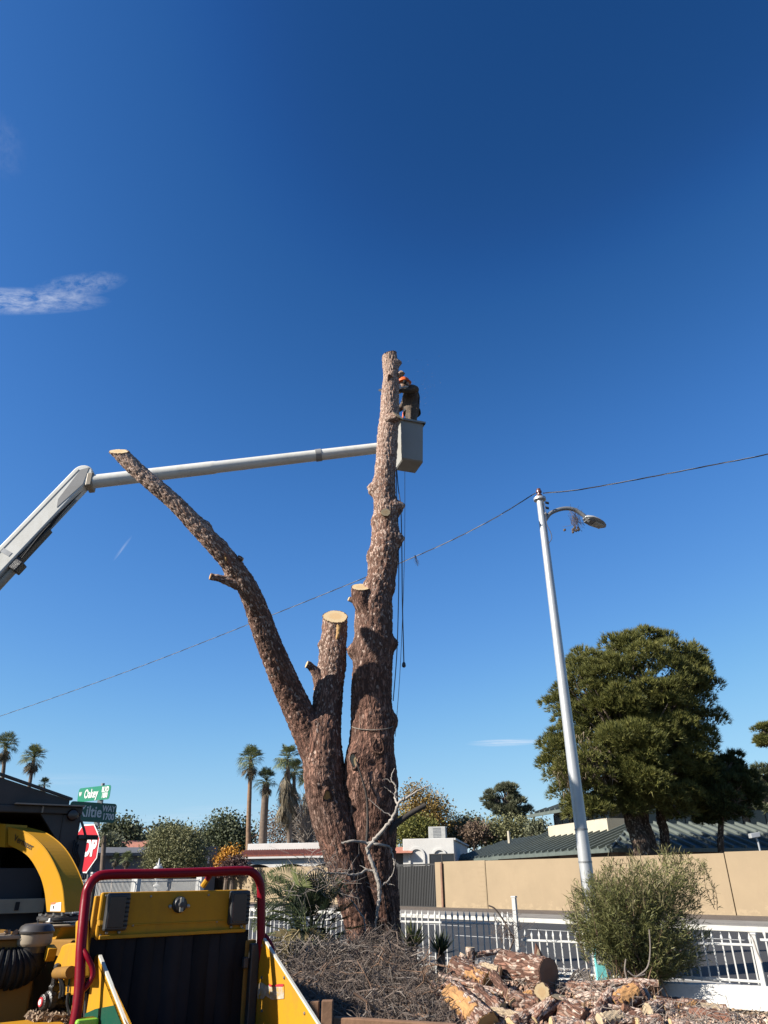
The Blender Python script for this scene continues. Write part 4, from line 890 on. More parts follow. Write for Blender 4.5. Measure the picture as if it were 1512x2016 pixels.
# rope looped round the stem
b = MB(); lp = []
for q in np.linspace(-165, -8, 26):
    y = 1428 + 9 * math.sin(R(-q)) ; dirx = math.cos(R(q)); c_ = at(733, 1432, TY); px_ = 733 + dirx * 42
    h = bvA.ray_cast(Vector((0, 0, HC)), Vector(ray(px_ if abs(px_ - 733) < 40 else 733 + 40 * np.sign(px_ - 733), y)).normalized())
    if h[0] is not None: lp.append(np.array(h[0]) - nrm(ray(px_, y)) * .02)
if len(lp) > 4:
    b.tube(lp, .007, 6); tag(b.build('rope_loop', 'rope_pale'), 'thin pale rope looped around the tall stem halfway up', 'rope')
# hanging ropes
def hang(pts, label, r, mat='rope', end=False):
    t = thing('hanging_rope', label, 'rope', at(*pts[-1])); b = MB(); b.tube(bez([at(*p) for p in pts], 8), r, 5); b.build('cord', mat, t)
    if end: b = MB(); e = at(*pts[-1]); b.lathe(e - np.array([0, 0, .09]), (0, 0, 1), [(0, .015), (.02, .035), (.07, .03), (.1, .012)], 8); b.build('snap_hook', 'black_metal', t)
    return t
RY = TY - .1
hang([(781, 925, RY), (784, 960, RY), (789, 1000, RY), (791, 1080, RY), (792, 1180, RY), (795, 1304, RY)], 'dark rope ending in a snap hook right of the tall stem', .0105, end=True)
hang([(780, 920, RY), (781, 975, RY), (783, 1030, RY), (785, 1120, RY), (784, 1200, RY), (781, 1290, RY), (774, 1380, RY)], 'dark rope hugging the right edge of the tall stem', .009)
hang([(797, 928, RY + .3), (797, 1020, RY + .3), (796, 1100, RY + .3), (793, 1200, RY + .2), (787, 1330, RY + .1), (778, 1450, RY)], 'thin pale line dropping from the bucket to the lower stem', .0055, 'rope_pale')

# ------------------------------------------------------------------ dead grey branch standing against the stump
dy = 11.45
db = thing('dead_branch', 'bleached grey forked dead branch standing in front of the stump', 'branch', (*at(738, 1830, dy)[:2], .2))
def dbr(pts, nm, mat='dead_wood', n=9, wob=.012):
    P = bez([at(x, y, Y) for x, y, r_, Y in pts], 6); k = len(P); rr = np.interp(np.linspace(0, len(pts) - 1, k), np.arange(len(pts)), [r_ * mpp(x, y, Y) for x, y, r_, Y in pts])
    P = [p + rng.normal(0, wob * .45, 3) * (0 < i < k - 1) for i, p in enumerate(P)]; rr = rr * .56; b = MB(); b.tube(P, list(rr), n); return b.build(nm, mat, db, True)
dbr([(738, 1836, 1.5, dy), (742, 1800, 5, dy), (747, 1765, 7, dy), (745, 1738, 8, dy), (737, 1712, 7, dy), (729, 1690, 6.5, dy), (722, 1668, 6, dy + .05)], 'branch_trunk')
dbr([(724, 1668, 7, dy), (740, 1650, 7, dy), (762, 1625, 6, dy - .05), (778, 1600, 5.5, dy - .1), (786, 1580, 5, dy - .1), (802, 1570, 4, dy - .12), (825, 1556, 3, dy - .12), (847, 1546, 1.5, dy - .12)], 'fork')
dbr([(784, 1584, 4, dy - .1), (778, 1570, 3.5, dy), (780, 1550, 3, dy), (770, 1532, 2.5, dy), (777, 1513, 1.5, dy)], 'fork')
dbr([(672, 1659, 3.5, dy - .1), (695, 1656, 4.5, dy - .1), (720, 1659, 5, dy), (745, 1663, 5, dy), (768, 1668, 4, dy + .1), (774, 1690, 3, dy + .1), (777, 1705, 2, dy + .1)], 'fork')
dbr([(742, 1716, 5, dy), (722, 1714, 4, dy), (700, 1722, 3.8, dy - .1), (672, 1720, 3.6, dy - .2), (645, 1718, 3.2, dy - .3), (622, 1710, 2.6, dy - .35), (600, 1725, 2, dy - .4), (575, 1745, 1.4, dy - .4)], 'fork')
for tw_ in ([(740, 1714, 3, dy), (725, 1712, 2.5, dy), (708, 1704, 1.2, dy)], [(770, 1540, 1.6, dy), (760, 1533, 1, dy), (752, 1536, .6, dy)], [(782, 1570, 1.8, dy), (768, 1558, 1.3, dy), (756, 1549, .8, dy)], [(776, 1608, 2, dy), (752, 1596, 1.6, dy), (724, 1571, .8, dy)], [(802, 1570, 1.6, dy), (818, 1552, 1.1, dy), (824, 1540, .6, dy)], [(832, 1552, 1.4, dy), (842, 1542, 1, dy), (841, 1536, .6, dy)],
            [(752, 1742, 3, dy), (765, 1733, 2.4, dy), (775, 1715, 1.6, dy), (778, 1692, .8, dy)], [(755, 1738, 2, dy), (770, 1741, 1.5, dy), (776, 1744, .7, dy)], [(660, 1720, 2.5, dy - .2), (657, 1745, 2, dy - .2), (659, 1790, 1, dy - .2)], [(645, 1718, 2, dy - .3), (632, 1738, 1.5, dy - .3), (610, 1762, 1, dy - .3), (580, 1800, .8, dy - .3)], [(690, 1770, 2.5, dy - .3), (704, 1790, 3, dy - .3), (718, 1815, 3, dy - .3), (719, 1850, 2.5, dy - .3)], [(622, 1710, 2, dy - .35), (605, 1700, 1.4, dy - .35), (588, 1705, .8, dy - .35)], [(640, 1718, 1.6, dy - .3), (628, 1700, 1.2, dy - .3), (610, 1688, .7, dy - .3)]):
    dbr(tw_, 'twig', n=6, wob=.01)
dk = thing('dark_branch', 'short dark dead limb slanting up behind the grey branch', 'branch', at(770, 1640, 11.6))
b = MB(); b.tube(bez([at(x, y, 12.0) for x, y in ((760, 1650), (778, 1624), (805, 1604), (838, 1585))], 5), list(np.linspace(6.5, 5, 16) * mpp(790, 1610, 11.6)), 10); b.build('limb', 'dead_dark', dk, True)
b = MB(); b.tube(bez([at(x, y, 11.75) for x, y in ((700, 1495), (712, 1530), (722, 1570), (724, 1620), (722, 1660))], 5), list(np.linspace(1.2, 3.2, 21) * mpp(720, 1600, 11.6)), 8); b.build('vine_stem', 'dead_dark', dk, True)
# ================================================================== BUCKET TRUCK
AXR = np.array([math.sin(R(35)), -math.cos(R(35)), 0]); AXE = np.array([math.cos(R(35)), math.sin(R(35)), 0])   # machine axis: rear (towards camera right), and its right-hand side
TE = at(148, 1650, 7.7); TB = np.array([TE[0], TE[1], 0])      # rear right corner post of the chip box
def T_(e, f, z): return TB + AXE * e - AXR * f + ZU * z        # e to the right, f forwards (away)
zt_ = at(148, 1590, 7.7)[2]; zp = at(150, 1650, 7.7)[2]
truck = thing('bucket_truck', 'bucket truck with dark open chip box and long white articulated boom', 'truck', T_(-1.1, 3, 0))
HB = zt_
def tp_(name, mat, *boxes, bevel=.012, smooth=False):
    b = MB()
    for (e0, e1, f0, f1, z0, z1) in boxes: b.obox(T_((e0 + e1) / 2, (f0 + f1) / 2, (z0 + z1) / 2), AXE * (e1 - e0) / 2, AXR * (f1 - f0) / 2, (0, 0, (z1 - z0) / 2))
    return b.build(name, mat, truck, smooth, bevel=bevel)
W_ = 2.3
tp_('box_side', 'truck_body', (-.06, 0, .1, 3.6, .95, HB - .05)); tp_('box_side', 'truck_body', (-W_, -W_ + .06, .1, 3.6, .95, HB - .05)); tp_('box_front', 'truck_body', (-W_ + .062, -.062, 3.5, 3.58, .95, HB - .05)); tp_('box_floor', 'truck_body', (-W_ + .062, -.062, .1, 3.49, .9, .98))
tp_('box_roof', 'truck_body', (-W_, 0, .1, 3.6, HB - .048, HB))
tp_('corner_post', 'truck_body', (-.15, .02, -.02, .095, .85, HB - .07)); tp_('corner_post', 'truck_body', (-W_ - .02, -W_ + .13, -.02, .095, .85, HB - .07))
hd = tp_('header_beam', 'truck_body', (-W_ - .02, .02, -.045, .095, HB - .068, HB)); 
b = MB(); b.obox(T_(-.3, -.05, HB + .008), AXE * .32, AXR * .055, (0, 0, .006)); b.build('lit_edge', 'truck_edge', hd)  # sunlit top of the beam painted as a paler strip
b = MB(); b.obox(T_(-.36, -.052, HB - .034), AXE * .007, AXR * .012, (0, 0, .03)); b.build('weld_seam', 'truck_edge', hd)
# gusset in the top corner and round tail light
b = MB(); b.prism([T_(-.152, -.01, HB - .07), T_(-.36, -.01, HB - .07), T_(-.152, -.01, HB - .32)], -AXR * .05); b.build('corner_gusset', 'truck_body', truck)
b = MB(); b.lathe(T_(-.075, -.05, HB - .075), AXR, [(0, .055), (.02, .055), (.032, .045), (.036, .02)], 16); b.build('marker_light', 'light_lens', truck, True)
# raised rear flap sloping up to the left, hinged on the header
apex = at(-40, 1515, 7.0); zl = HB + .52
b = MB(); b.prism([T_(-.12, -.03, HB + .003), T_(-.12, -.03, HB + .06), T_(-W_, -.03, HB + .64), T_(-W_, -.03, HB + .003)], -AXR * .05); b.build('rear_flap', 'truck_body', truck)
b = MB(); b.prism([T_(-.10, -.055, HB + .062), T_(-.10, .03, HB + .062), T_(-W_, .03, HB + .68), T_(-W_, -.055, HB + .68)], (0, 0, .02)); b.build('flap_edge', 'black_metal', truck)
b = MB(); pl0 = T_(-1.02, -.06, HB + .01); b.prism([pl0, pl0 + AXE * .05, pl0 + AXE * .035 + ZU * .36, pl0 + AXE * .025 + ZU * .36], AXR * .03); b.build('flap_bracket', 'truck_edge', truck)
tp_('inner_tailgate', 'slate_blue', (-W_ + .14, -.16, .25, .30, .98, 1.62), bevel=.006); tp_('tailgate_rail', 'tan_metal', (-W_ + .13, -.16, .05, .12, 1.24, 1.36), bevel=.006)
for k in range(8): b = MB(); b.obox(T_(-.4 - k * .22, .046, 1.30), AXE * .018, AXR * .004, (0, 0, .035)); b.build('slot', 'rubber', truck)
# lamp cluster, brackets and hoses hanging on the corner post
b = MB(); b.tube([T_(.02, -.03, HB - .12), T_(.06, -.04, HB - .2), T_(.09, -.04, HB - .27)], .012, 6); b.build('stay_rod', 'black_metal', truck)
tp_('light_bracket', 'black_metal', (.02, .20, -.05, -.01, HB - .29, HB - .25), bevel=.005); tp_('light_bracket', 'black_metal', (.02, .16, -.05, -.01, HB - .64, HB - .59), bevel=.005); tp_('side_step_frame', 'black_metal', (.02, .115, -.02, .02, HB - .59, HB - .25), bevel=.005)
for k in range(9): b = MB(); b.obox(T_(.10 + k * .012, -.06, HB - .275), AXE * .003, AXR * .02, (0, 0, .02)); b.build('light_fin', 'black_metal', truck)
for k in range(6): b = MB(); b.obox(T_(.06 + k * .017, -.06, HB - .615), AXE * .004, AXR * .02, (0, 0, .02)); b.build('light_fin', 'steel', truck)
for k in range(3):
    b = MB(); b.tube(bez([T_(-.01 + .02 * k, -.04, HB - .3 - .02 * k), T_(.02 * k - .02, -.09, HB - .4), T_(.03 + .015 * k, -.08, HB - .5), T_(.01, -.05, HB - .64)], 6), .009, 6); b.build('hose', 'rubber', truck)
# chassis, cab and wheels (run off to the left of the picture)
tp_('chassis', 'black_metal', (-W_ + .6, -.6, -.2, 8.0, .55, .86)); tp_('cab', 'boom_white', (-W_ + .05, -.05, 4.9, 6.9, .7, 2.55), bevel=.12); tp_('cab_hood', 'boom_white', (-W_ + .3, -.3, 6.92, 8.1, .7, 1.6), bevel=.1)
for f in (1.4, 2.5, 7.0):
    for e in (-.18, -W_ + .18):
        b = MB(); b.lathe(T_(e - .14, f, .5), AXE, [(0, .3), (.02, .46), (.06, .5), (.22, .5), (.26, .46), (.28, .3)], 24); w = b.build('wheel', 'rubber', truck, True)
        b = MB(); b.lathe(T_(e - .145, f, .5), AXE, [(0, .1), (.03, .26), (.26, .26), (.29, .1)], 18); b.build('rim', 'galv', w, True)
# boom
el = at(168, 936, 12.6); lowp = at(-330, 1460, 12.0)
ped = np.array([lowp[0], lowp[1], 0])
b = MB(); b.lathe(ped + ZU * .8, (0, 0, 1), [(0, .5), (.1, .5), (.12, .34), (lowp[2] - 1.0, .32), (lowp[2] - .98, .45), (lowp[2] - .8, .45)], 20); b.build('turret', 'boom_white', truck, True)
b = MB(); b.tube([T_(-1.2, 4.2, .9), ped + ZU * .9], .3, 8); b.build('turret_frame', 'black_metal', truck)
ld = nrm(el - lowp); LL = np.linalg.norm(el - lowp); bn = nrm(np.cross(ld, (0, 1, 0))); 
bs = nrm(np.cross(ld, bn)); bn = np.cross(bs, ld)
if bn[0] > 0: bn = -bn       # bn points to the upper left
if bs[1] > 0: bs = -bs       # bs points to the camera
k1 = mpp(120, 985, 12.0)
w1 = 22 * k1
# boxed lower arm with a rounded end cap: side profile extruded across
def prof_arm(L0, L1, hw, nose=True):
    pts = [lowp + ld * L0 - bn * hw, lowp + ld * L1 - bn * hw]
    if nose: pts += [lowp + ld * (L1 + hw * math.sin(q)) - bn * hw * math.cos(q) for q in np.linspace(.2, math.pi - .2, 10)]
    pts += [lowp + ld * L1 + bn * hw, lowp + ld * L0 + bn * hw]; return pts
thk = .26
b = MB(); b.prism([p + bs * thk / 2 for p in prof_arm(0, LL - w1 * .2, w1)], -bs * thk); arm1 = b.build('lower_boom', 'boom_white', truck, bevel=.03)
b = MB(); b.obox(lowp + ld * LL * .5 + bn * w1 * .52 + bs * (thk / 2 + .004), ld * LL * .5, bn * .008, bs * .004); b.build('panel_seam', 'boom_dark', arm1)
b = MB(); q0 = lowp + ld * (LL - .14) - bn * w1 * .25 + bs * (thk / 2 + .003)
b.prism([q0 - ld * .78 - bn * w1 * .35, q0 - ld * .62 + bn * w1 * .16, q0 + ld * .15 + bn * w1 * .62, q0 + ld * .28 + bn * w1 * .1, q0 - ld * .1 - bn * w1 * .66], bs * .006); b.build('pivot_cover', 'boom_dark', arm1)
b = MB(); q1 = lowp + ld * (LL - 2.15) + bn * w1 * .02 + bs * (thk / 2 + .003); b.obox(q1, ld * .045, bn * w1 * .5, bs * .004); b.build('label_plate', 'galv_dark', arm1)
# lift cylinder and hose bundle along the underside
b = MB(); b.tube([lowp - bn * (w1 + .10), lowp + ld * (LL - 2.3) - bn * (w1 + .08)], .07, 12); b.build('hydraulic_cylinder', 'tan_metal', truck, True)
b = MB(); b.tube([lowp + ld * (LL - 2.3) - bn * (w1 + .07), lowp + ld * (LL - .55) - bn * (w1 + .035)], .022, 8); b.build('piston_rod', 'steel', truck, True)
b = MB(); b.obox(lowp + ld * (LL - 2.25) - bn * (w1 + .09), ld * .11, bn * .09, bs * .11); b.build('cylinder_clamp', 'black_grease', truck, bevel=.02)
b = MB(); b.obox(lowp + ld * (LL - 1.75) - bn * (w1 + .045), ld * .42, bn * .045, bs * .09); b.build('valve_block', 'black_grease', truck, bevel=.02)
for k in range(3): b = MB(); b.tube(bez([lowp + ld * (LL - 2.1) - bn * (w1 + .02 + .04 * k) + bs * .1, lowp + ld * (LL - 1.5) - bn * (w1 + .05) + bs * (.05 + .03 * k), lowp + ld * (LL - .8) - bn * (w1 + .01) + bs * .05, lowp + ld * (LL - .2) - bn * w1 * .9], 6), .016, 6); b.build('hose', 'rubber', truck)
b = MB(); b.obox(lowp + ld * (LL - 2.35) + bn * (w1 + .03), ld * .05, bn * .04, bs * .05); b.build('marker_lamp', 'tan_metal', truck)
u_a = at(178, 949, 12.6); u_b = at(765, 880, 13.0)
rA = 14 * mpp(200, 945, 12.2); rB = 11 * mpp(700, 885, 12.7); ud = nrm(u_b - u_a); LU = np.linalg.norm(u_b - u_a)
b = MB(); b.tube([u_a + ud * f * LU for f in (.0, .39, .40, .41, 1.0)], [rA, rA * .97, rA * .97, rA * .9, rB], 20); b.build('upper_boom', 'boom_white', truck, True)
b = MB(); b.obox(u_a + ud * .02 - ZU * .02, ud * .06, bs * .15, (0, 0, rA * 1.05)); b.build('knuckle', 'tan_metal', truck, bevel=.02)
b = MB(); b.tube([u_a + ud * LU * .745, u_a + ud * LU * .765], rB * 1.16, 16); b.build('boom_collar', 'boom_dark', truck, True)
# bucket: front face turned right, left face catches the sun
by = 12.5; n1 = nrm((.32, -.947, 0)); n2 = nrm((-.947, -.32, 0))
zt1 = at(806, 826, by)[2]; zb1 = at(806, 899, by)[2]; fw = .49; dw = .52
ee = np.array([-n1[1], n1[0], 0])       # along the front face to the right
cxy = at(791, 860, by); cxy[2] = 0
def Bk(e, d, z, s=1.0): # e along the front face, d back, scale for taper
    return cxy + ee * (e * s) - n1 * (d * s) + ZU * z
def ring(z, s): return [Bk(0, 0, z, s), Bk(fw, 0, z, s), Bk(fw, dw, z, s), Bk(0, dw, z, s)]
b = MB(); r1 = ring(zt1, 1.0); r2 = ring(zb1, .9); off_ = ee * .022 - n1 * .03
r2 = [p + off_ for p in r2]; r3 = ring(zb1, .88); r3 = [p + off_ * 2.0 - ZU * .02 for p in r3]
b.add(r1 + r2, [(0, 4, 5, 1), (1, 5, 6, 2), (2, 6, 7, 3), (3, 7, 4, 0)]); b.add(r2 + r3, [(0, 4, 5, 1), (1, 5, 6, 2), (2, 6, 7, 3), (3, 7, 4, 0), (4, 7, 6, 5)])
zfloor = zt1 - .72
rf = [p + (q - p) * (.72 / (zt1 - zb1)) for p, q in zip(r1, r2)]; b.add(rf, [(0, 1, 2, 3)])
bucket = b.build('bucket', 'bucket_grey', truck)
b = MB(); rl = ring(zt1 + .004, 1.0); cen = sum(rl) / 4
for i in range(4):
    a_, c_ = rl[i], rl[(i + 1) % 4]; dd = nrm(c_ - a_); oo = nrm((a_ + c_) / 2 - cen); b.obox((a_ + c_) / 2 + oo * .012, dd * (np.linalg.norm(c_ - a_) / 2 + .045), oo * .035, (0, 0, .022))
b.build('bucket_rim', 'bucket_liner', bucket)
b = MB(); b.obox(u_b + ud * .1, ud * .25, n1 * .1, (0, 0, .14)); b.build('bucket_mount', 'boom_dark', truck, bevel=.02)
b = MB(); b.tube([u_b, Bk(0, .3, (zt1 + zb1) / 2)], .07, 10); b.build('mount_arm', 'boom_dark', truck)

# ------------------------------------------------------------------ person in the bucket, reaching left to the stem with a chainsaw
def skin_mesh(name, verts, edges, radii, mat, parent, root=0, sub=2):
    me = bpy.data.meshes.new(name); off = np.array(root_of(parent).location); me.from_pydata([V3(np.asarray(v) - off) for v in verts], edges, []); me.update()
    o = link_mesh(name, me, parent); md = o.modifiers.new('skin', 'SKIN'); sv = me.skin_vertices[0].data
    for i, r_ in enumerate(radii): sv[i].radius = (r_, r_) if not hasattr(r_, '__len__') else r_
    sv[root].use_root = True; md.use_smooth_shade = True; s = o.modifiers.new('sub', 'SUBSURF'); s.levels = sub; s.render_levels = sub
    me.materials.append(MATS[mat]); return o
fc = (ring(zfloor, .97)[0] + ring(zfloor, .97)[2]) / 2 + ee * .10 + n1 * .02; 
hz = at(812, 737, by + .2)[2]            # crown of the helmet
H = hz - zfloor; F_ = nrm((-.97, -.12, 0)); S_ = np.array([-F_[1], F_[0], 0])     # facing the stem; S_ = his left... (towards the far side)
k = H / 1.84
base = np.array([fc[0], fc[1], zfloor]); 
man = thing('person', 'worker in orange helmet and dusty dark clothes sawing from the bucket', 'person', base)
def M(f, s, z): return base + F_ * f * k + S_ * s * k + ZU * z * k
vs_ = [M(0, 0, .95), M(.01, 0, 1.10), M(.02, 0, 1.28), M(.05, 0, 1.43), M(.09, 0, 1.52), M(.12, 0, 1.60), M(.13, 0, 1.70),
       M(0, .10, .90), M(.03, .11, .50), M(-.02, .12, .08), M(.1, .13, .04), M(0, -.10, .90), M(.03, -.11, .50), M(-.02, -.12, .08), M(.1, -.13, .04),
       M(.04, .24, 1.42), M(-.06, .42, 1.24), M(.22, .30, 1.28), M(.30, .26, 1.31), M(.04, -.24, 1.42), M(.24, -.24, 1.20), M(.38, -.02, 1.29), M(.41, .06, 1.32)]
es = [(0, 1), (1, 2), (2, 3), (3, 4), (4, 5), (5, 6), (0, 7), (7, 8), (8, 9), (9, 10), (0, 11), (11, 12), (12, 13), (13, 14), (3, 15), (15, 16), (16, 17), (17, 18), (3, 19), (19, 20), (20, 21), (21, 22)]
ra = [.18, .18, .205, .17, .06, .085, .075, .10, .075, .055, .05, .10, .075, .055, .05, .085, .062, .045, .035, .085, .062, .045, .035]
skin_mesh('body', vs_, es, [x * k for x in ra], 'dusty_cloth', man)
# head (face towards the stem), slightly bowed
hd_ = M(.14, 0, 1.66); b = MB()
for zf, rf_, fo in ((-.13, .045, .03), (-.11, .07, .035), (-.06, .088, .02), (0, .096, .0), (.05, .094, -.005), (.1, .07, -.01), (.125, .02, -.01)): pass
V = []; F = []; prof = [(-.135, .04, .03), (-.11, .068, .03), (-.06, .085, .015), (0, .094, 0), (.05, .092, -.005), (.1, .07, -.01), (.125, .02, -.01)]
for zf, rf_, fo in prof:
    for j in range(14):
        q = 2 * math.pi * j / 14; V.append(hd_ + k * (F_ * (math.cos(q) * rf_ * 1.12 + fo) + S_ * math.sin(q) * rf_ * .88 + ZU * zf))
for i in range(len(prof) - 1):
    for j in range(14): F.append((i * 14 + j, i * 14 + (j + 1) % 14, (i + 1) * 14 + (j + 1) % 14, (i + 1) * 14 + j))
b.add(V, F); b.tube([hd_ + k * (F_ * .10 + ZU * .0), hd_ + k * (F_ * .128 - ZU * .035), hd_ + k * (F_ * .105 - ZU * .045)], [.012 * k, .02 * k, .012 * k], 8)
for s_ in (-1, 1): b.lathe(hd_ + k * (S_ * .084 * s_ - ZU * .01), S_ * s_, [(0, .03 * k), (.018 * k, .028 * k), (.022 * k, .012 * k)], 10)
b.build('head', 'skin', man, True)
b = MB(); V = []; F = []; prof = [(-.005, .138, 1.0), (.0, .142, 1.0), (.012, .118, 1), (.05, .114, 1), (.09, .098, 1), (.12, .066, 1), (.135, .02, 1)]; hb = hd_ + k * (ZU * .035)
for zf, rf_, _ in prof:
    for j in range(18):
        q = 2 * math.pi * j / 18; br = 1.0 + (.22 * max(0, math.cos(q)) ** 2 if rf_ > .13 else 0); V.append(hb + k * (F_ * math.cos(q) * rf_ * 1.08 * br + S_ * math.sin(q) * rf_ * .95 + ZU * (zf - .02 * math.cos(q) * (rf_ > .13))))
for i in range(len(prof) - 1):
    for j in range(18): F.append((i * 18 + j, i * 18 + (j + 1) % 18, (i + 1) * 18 + (j + 1) % 18, (i + 1) * 18 + j))
F += [tuple(range(17, -1, -1)), tuple((len(prof) - 1) * 18 + j for j in range(18))]
b.add(V, F); hm = b.build('helmet', 'helmet', man, True)
b = MB(); b.tube([hb + k * (F_ * -.02 + S_ * .115 * s_ + ZU * zf) for s_, zf in ((-1, .03), (-.8, .09), (0, .145), (.8, .09), (1, .03))], .008 * k, 6); b.build('ear_muff_band', 'rubber', hm)
for s_ in (-1, 1): b = MB(); b.lathe(hd_ + k * (S_ * .095 * s_ - ZU * .01), S_ * s_, [(0, .04 * k), (.03 * k, .038 * k), (.04 * k, .02 * k)], 12); b.build('ear_muff', 'rubber', hm, True)
# hi-vis yoke and harness strap
for s_ in (-.17, .17):
    b = MB(); b.tube(bez([M(-.11, s_ * .7, 1.12), M(-.13, s_ * .8, 1.3), M(-.06, s_ * .95, 1.475), M(.08, s_ * .9, 1.46), M(.17, s_ * .8, 1.3)], 5), .012 * k, 6)
    b.build('harness_strap', 'rubber', man)
b = MB(); b.tube(bez([M(.12, -.18, 1.25), M(.16, -.1, 1.0), M(.18, -.05, .85)], 6), .015 * k, 6); b.build('lanyard', 'strap_orange', man)
b = MB(); b.lathe(M(0, 0, .98), (0, 0, 1), [(0, .175 * k), (.06 * k, .172 * k)], 16); b.build('belt', 'rubber', man)
# hands: palm with four fingers and thumb curled round the saw handles
def hand(w, dirf, up, nm='hand', sgn=1):
    d = nrm(dirf); u = nrm(up); sd_ = np.cross(d, u) * sgn; vv = [w, w + d * .05 * k]; ee_ = [(0, 1)]; rr_ = [.026 * k, .034 * k]
    for i, (o_, ln) in enumerate(((-.032, .060), (-.011, .070), (.011, .068), (.032, .052))):
        a0 = w + d * .078 * k + sd_ * o_ * k; a1 = a0 + d * ln * .55 * k - u * .012 * k; a2 = a1 + d * ln * .1 * k - u * ln * .5 * k; n0 = len(vv); vv += [a0, a1, a2]; ee_ += [(1, n0), (n0, n0 + 1), (n0 + 1, n0 + 2)]; rr_ += [.0105 * k, .0095 * k, .008 * k]
    n0 = len(vv); vv += [w + d * .03 * k + sd_ * .036 * k - u * .012 * k, w + d * .06 * k + sd_ * .056 * k - u * .035 * k]; ee_ += [(0, n0), (n0, n0 + 1)]; rr_ += [.013 * k, .010 * k]
    return skin_mesh(nm, vv, ee_, rr_, 'glove', man, 0, 1)
hand(vs_[18], F_ + .1 * S_, ZU, sgn=1); hand(vs_[22], F_ - .1 * S_, ZU, sgn=-1)
# chainsaw
sw = (vs_[18] + vs_[22]) / 2 + k * (F_ * .03 + S_ * .06 + ZU * .06)
saw = thing('chainsaw', 'white chainsaw held against the stem by the worker', 'chainsaw', sw)
fs = nrm(F_ * .9 + S_ * -.15 + ZU * .05); ss2 = nrm(np.cross(ZU, fs)); us = np.cross(fs, ss2)
b = MB(); b.obox(sw, fs * .15 * k, ss2 * .075 * k, us * .075 * k); b.build('engine_housing', 'saw_white', saw, bevel=.03)
b = MB(); b.obox(sw - fs * .02 + us * .085 * k, fs * .09 * k, ss2 * .06 * k, us * .03 * k); b.build('top_cover', 'saw_white', saw, bevel=.02)
b = MB(); b.tube(bez([sw - fs * .15 * k + us * .03 * k, sw - fs * .28 * k + us * .05 * k, sw - fs * .33 * k, sw - fs * .26 * k - us * .06 * k, sw - fs * .14 * k - us * .06 * k], 5), .018 * k, 8); b.build('rear_handle', 'saw_white', saw, True)
b = MB(); b.tube(bez([sw + ss2 * .09 * k - us * .05 * k, sw + ss2 * .11 * k + us * .09 * k, sw + us * .15 * k, sw - ss2 * .1 * k + us * .1 * k, sw - ss2 * .1 * k - us * .04 * k], 6), .014 * k, 8); b.build('front_handle', 'rubber', saw, True)
b = MB(); bp = [sw + fs * .13 * k + us * .035 * k, sw + fs * .27 * k + us * .03 * k, sw + fs * .30 * k, sw + fs * .27 * k - us * .03 * k, sw + fs * .13 * k - us * .035 * k]; b.prism([p - ss2 * .045 * k for p in bp], ss2 * .008); b.build('guide_bar', 'steel', saw)
b = MB(); b.obox(sw + fs * .17 * k + us * .13 * k, us * .05 * k, ss2 * .06 * k, fs * .006); b.build('hand_guard', 'rubber', saw)
# sawdust drifting off the saw
dust = MB()
for i in range(260):
    p = at(835 + random.gauss(0, 14), 770 + random.gauss(0, 28), by + random.gauss(0, .3)) + rng.normal(0, .04, 3); a_ = rng.normal(0, 1, 3) * .006; c_ = rng.normal(0, 1, 3) * .006; dust.add([p, p + a_, p + c_], [(0, 1, 2)])
tag(dust.build('sawdust', 'chips'), 'sawdust and chips flying around the worker', 'sawdust', kind='stuff')

# ================================================================== STREET SIGNS
sgY = 12.2; SP = at(178, 1700, sgY); SPb = np.array([SP[0], SP[1], 0])
sn = nrm((-.56, -.83, 0)); se = np.array([-sn[1], sn[0], 0]); se = se if se[0] > 0 else -se
stop = thing('stop_sign', 'red octagonal stop sign half hidden by the truck', 'stop sign', SPb)
ztop = at(180, 1545, sgY)[2]
b = MB(); b.tube([SPb, SPb + ZU * (ztop + .02)], .028, 10); b.build('post', 'galv_dark', stop, True)
cS = SPb + sn * .05 - se * .13; cS[2] = at(171, 1670, sgY)[2]; ap = (at(171, 1622, sgY)[2] - at(171, 1718, sgY)[2]) / 2
def octo(r_, lift): return [cS + sn * lift + (se * math.cos(q) + ZU * math.sin(q)) * r_ / math.cos(math.pi / 8) for q in np.arange(8) * math.pi / 4 + math.pi / 8]
b = MB(); b.prism(octo(ap, 0), sn * .004); b.build('border', 'sign_white', stop); b = MB(); b.prism(octo(ap * .945, .0042), sn * .003); b.build('face', 'sign_red', stop)
place_text('lettering', 'STOP', cS + sn * .009, se, ZU, ap * .98, 'sign_white', stop, .72, .018)
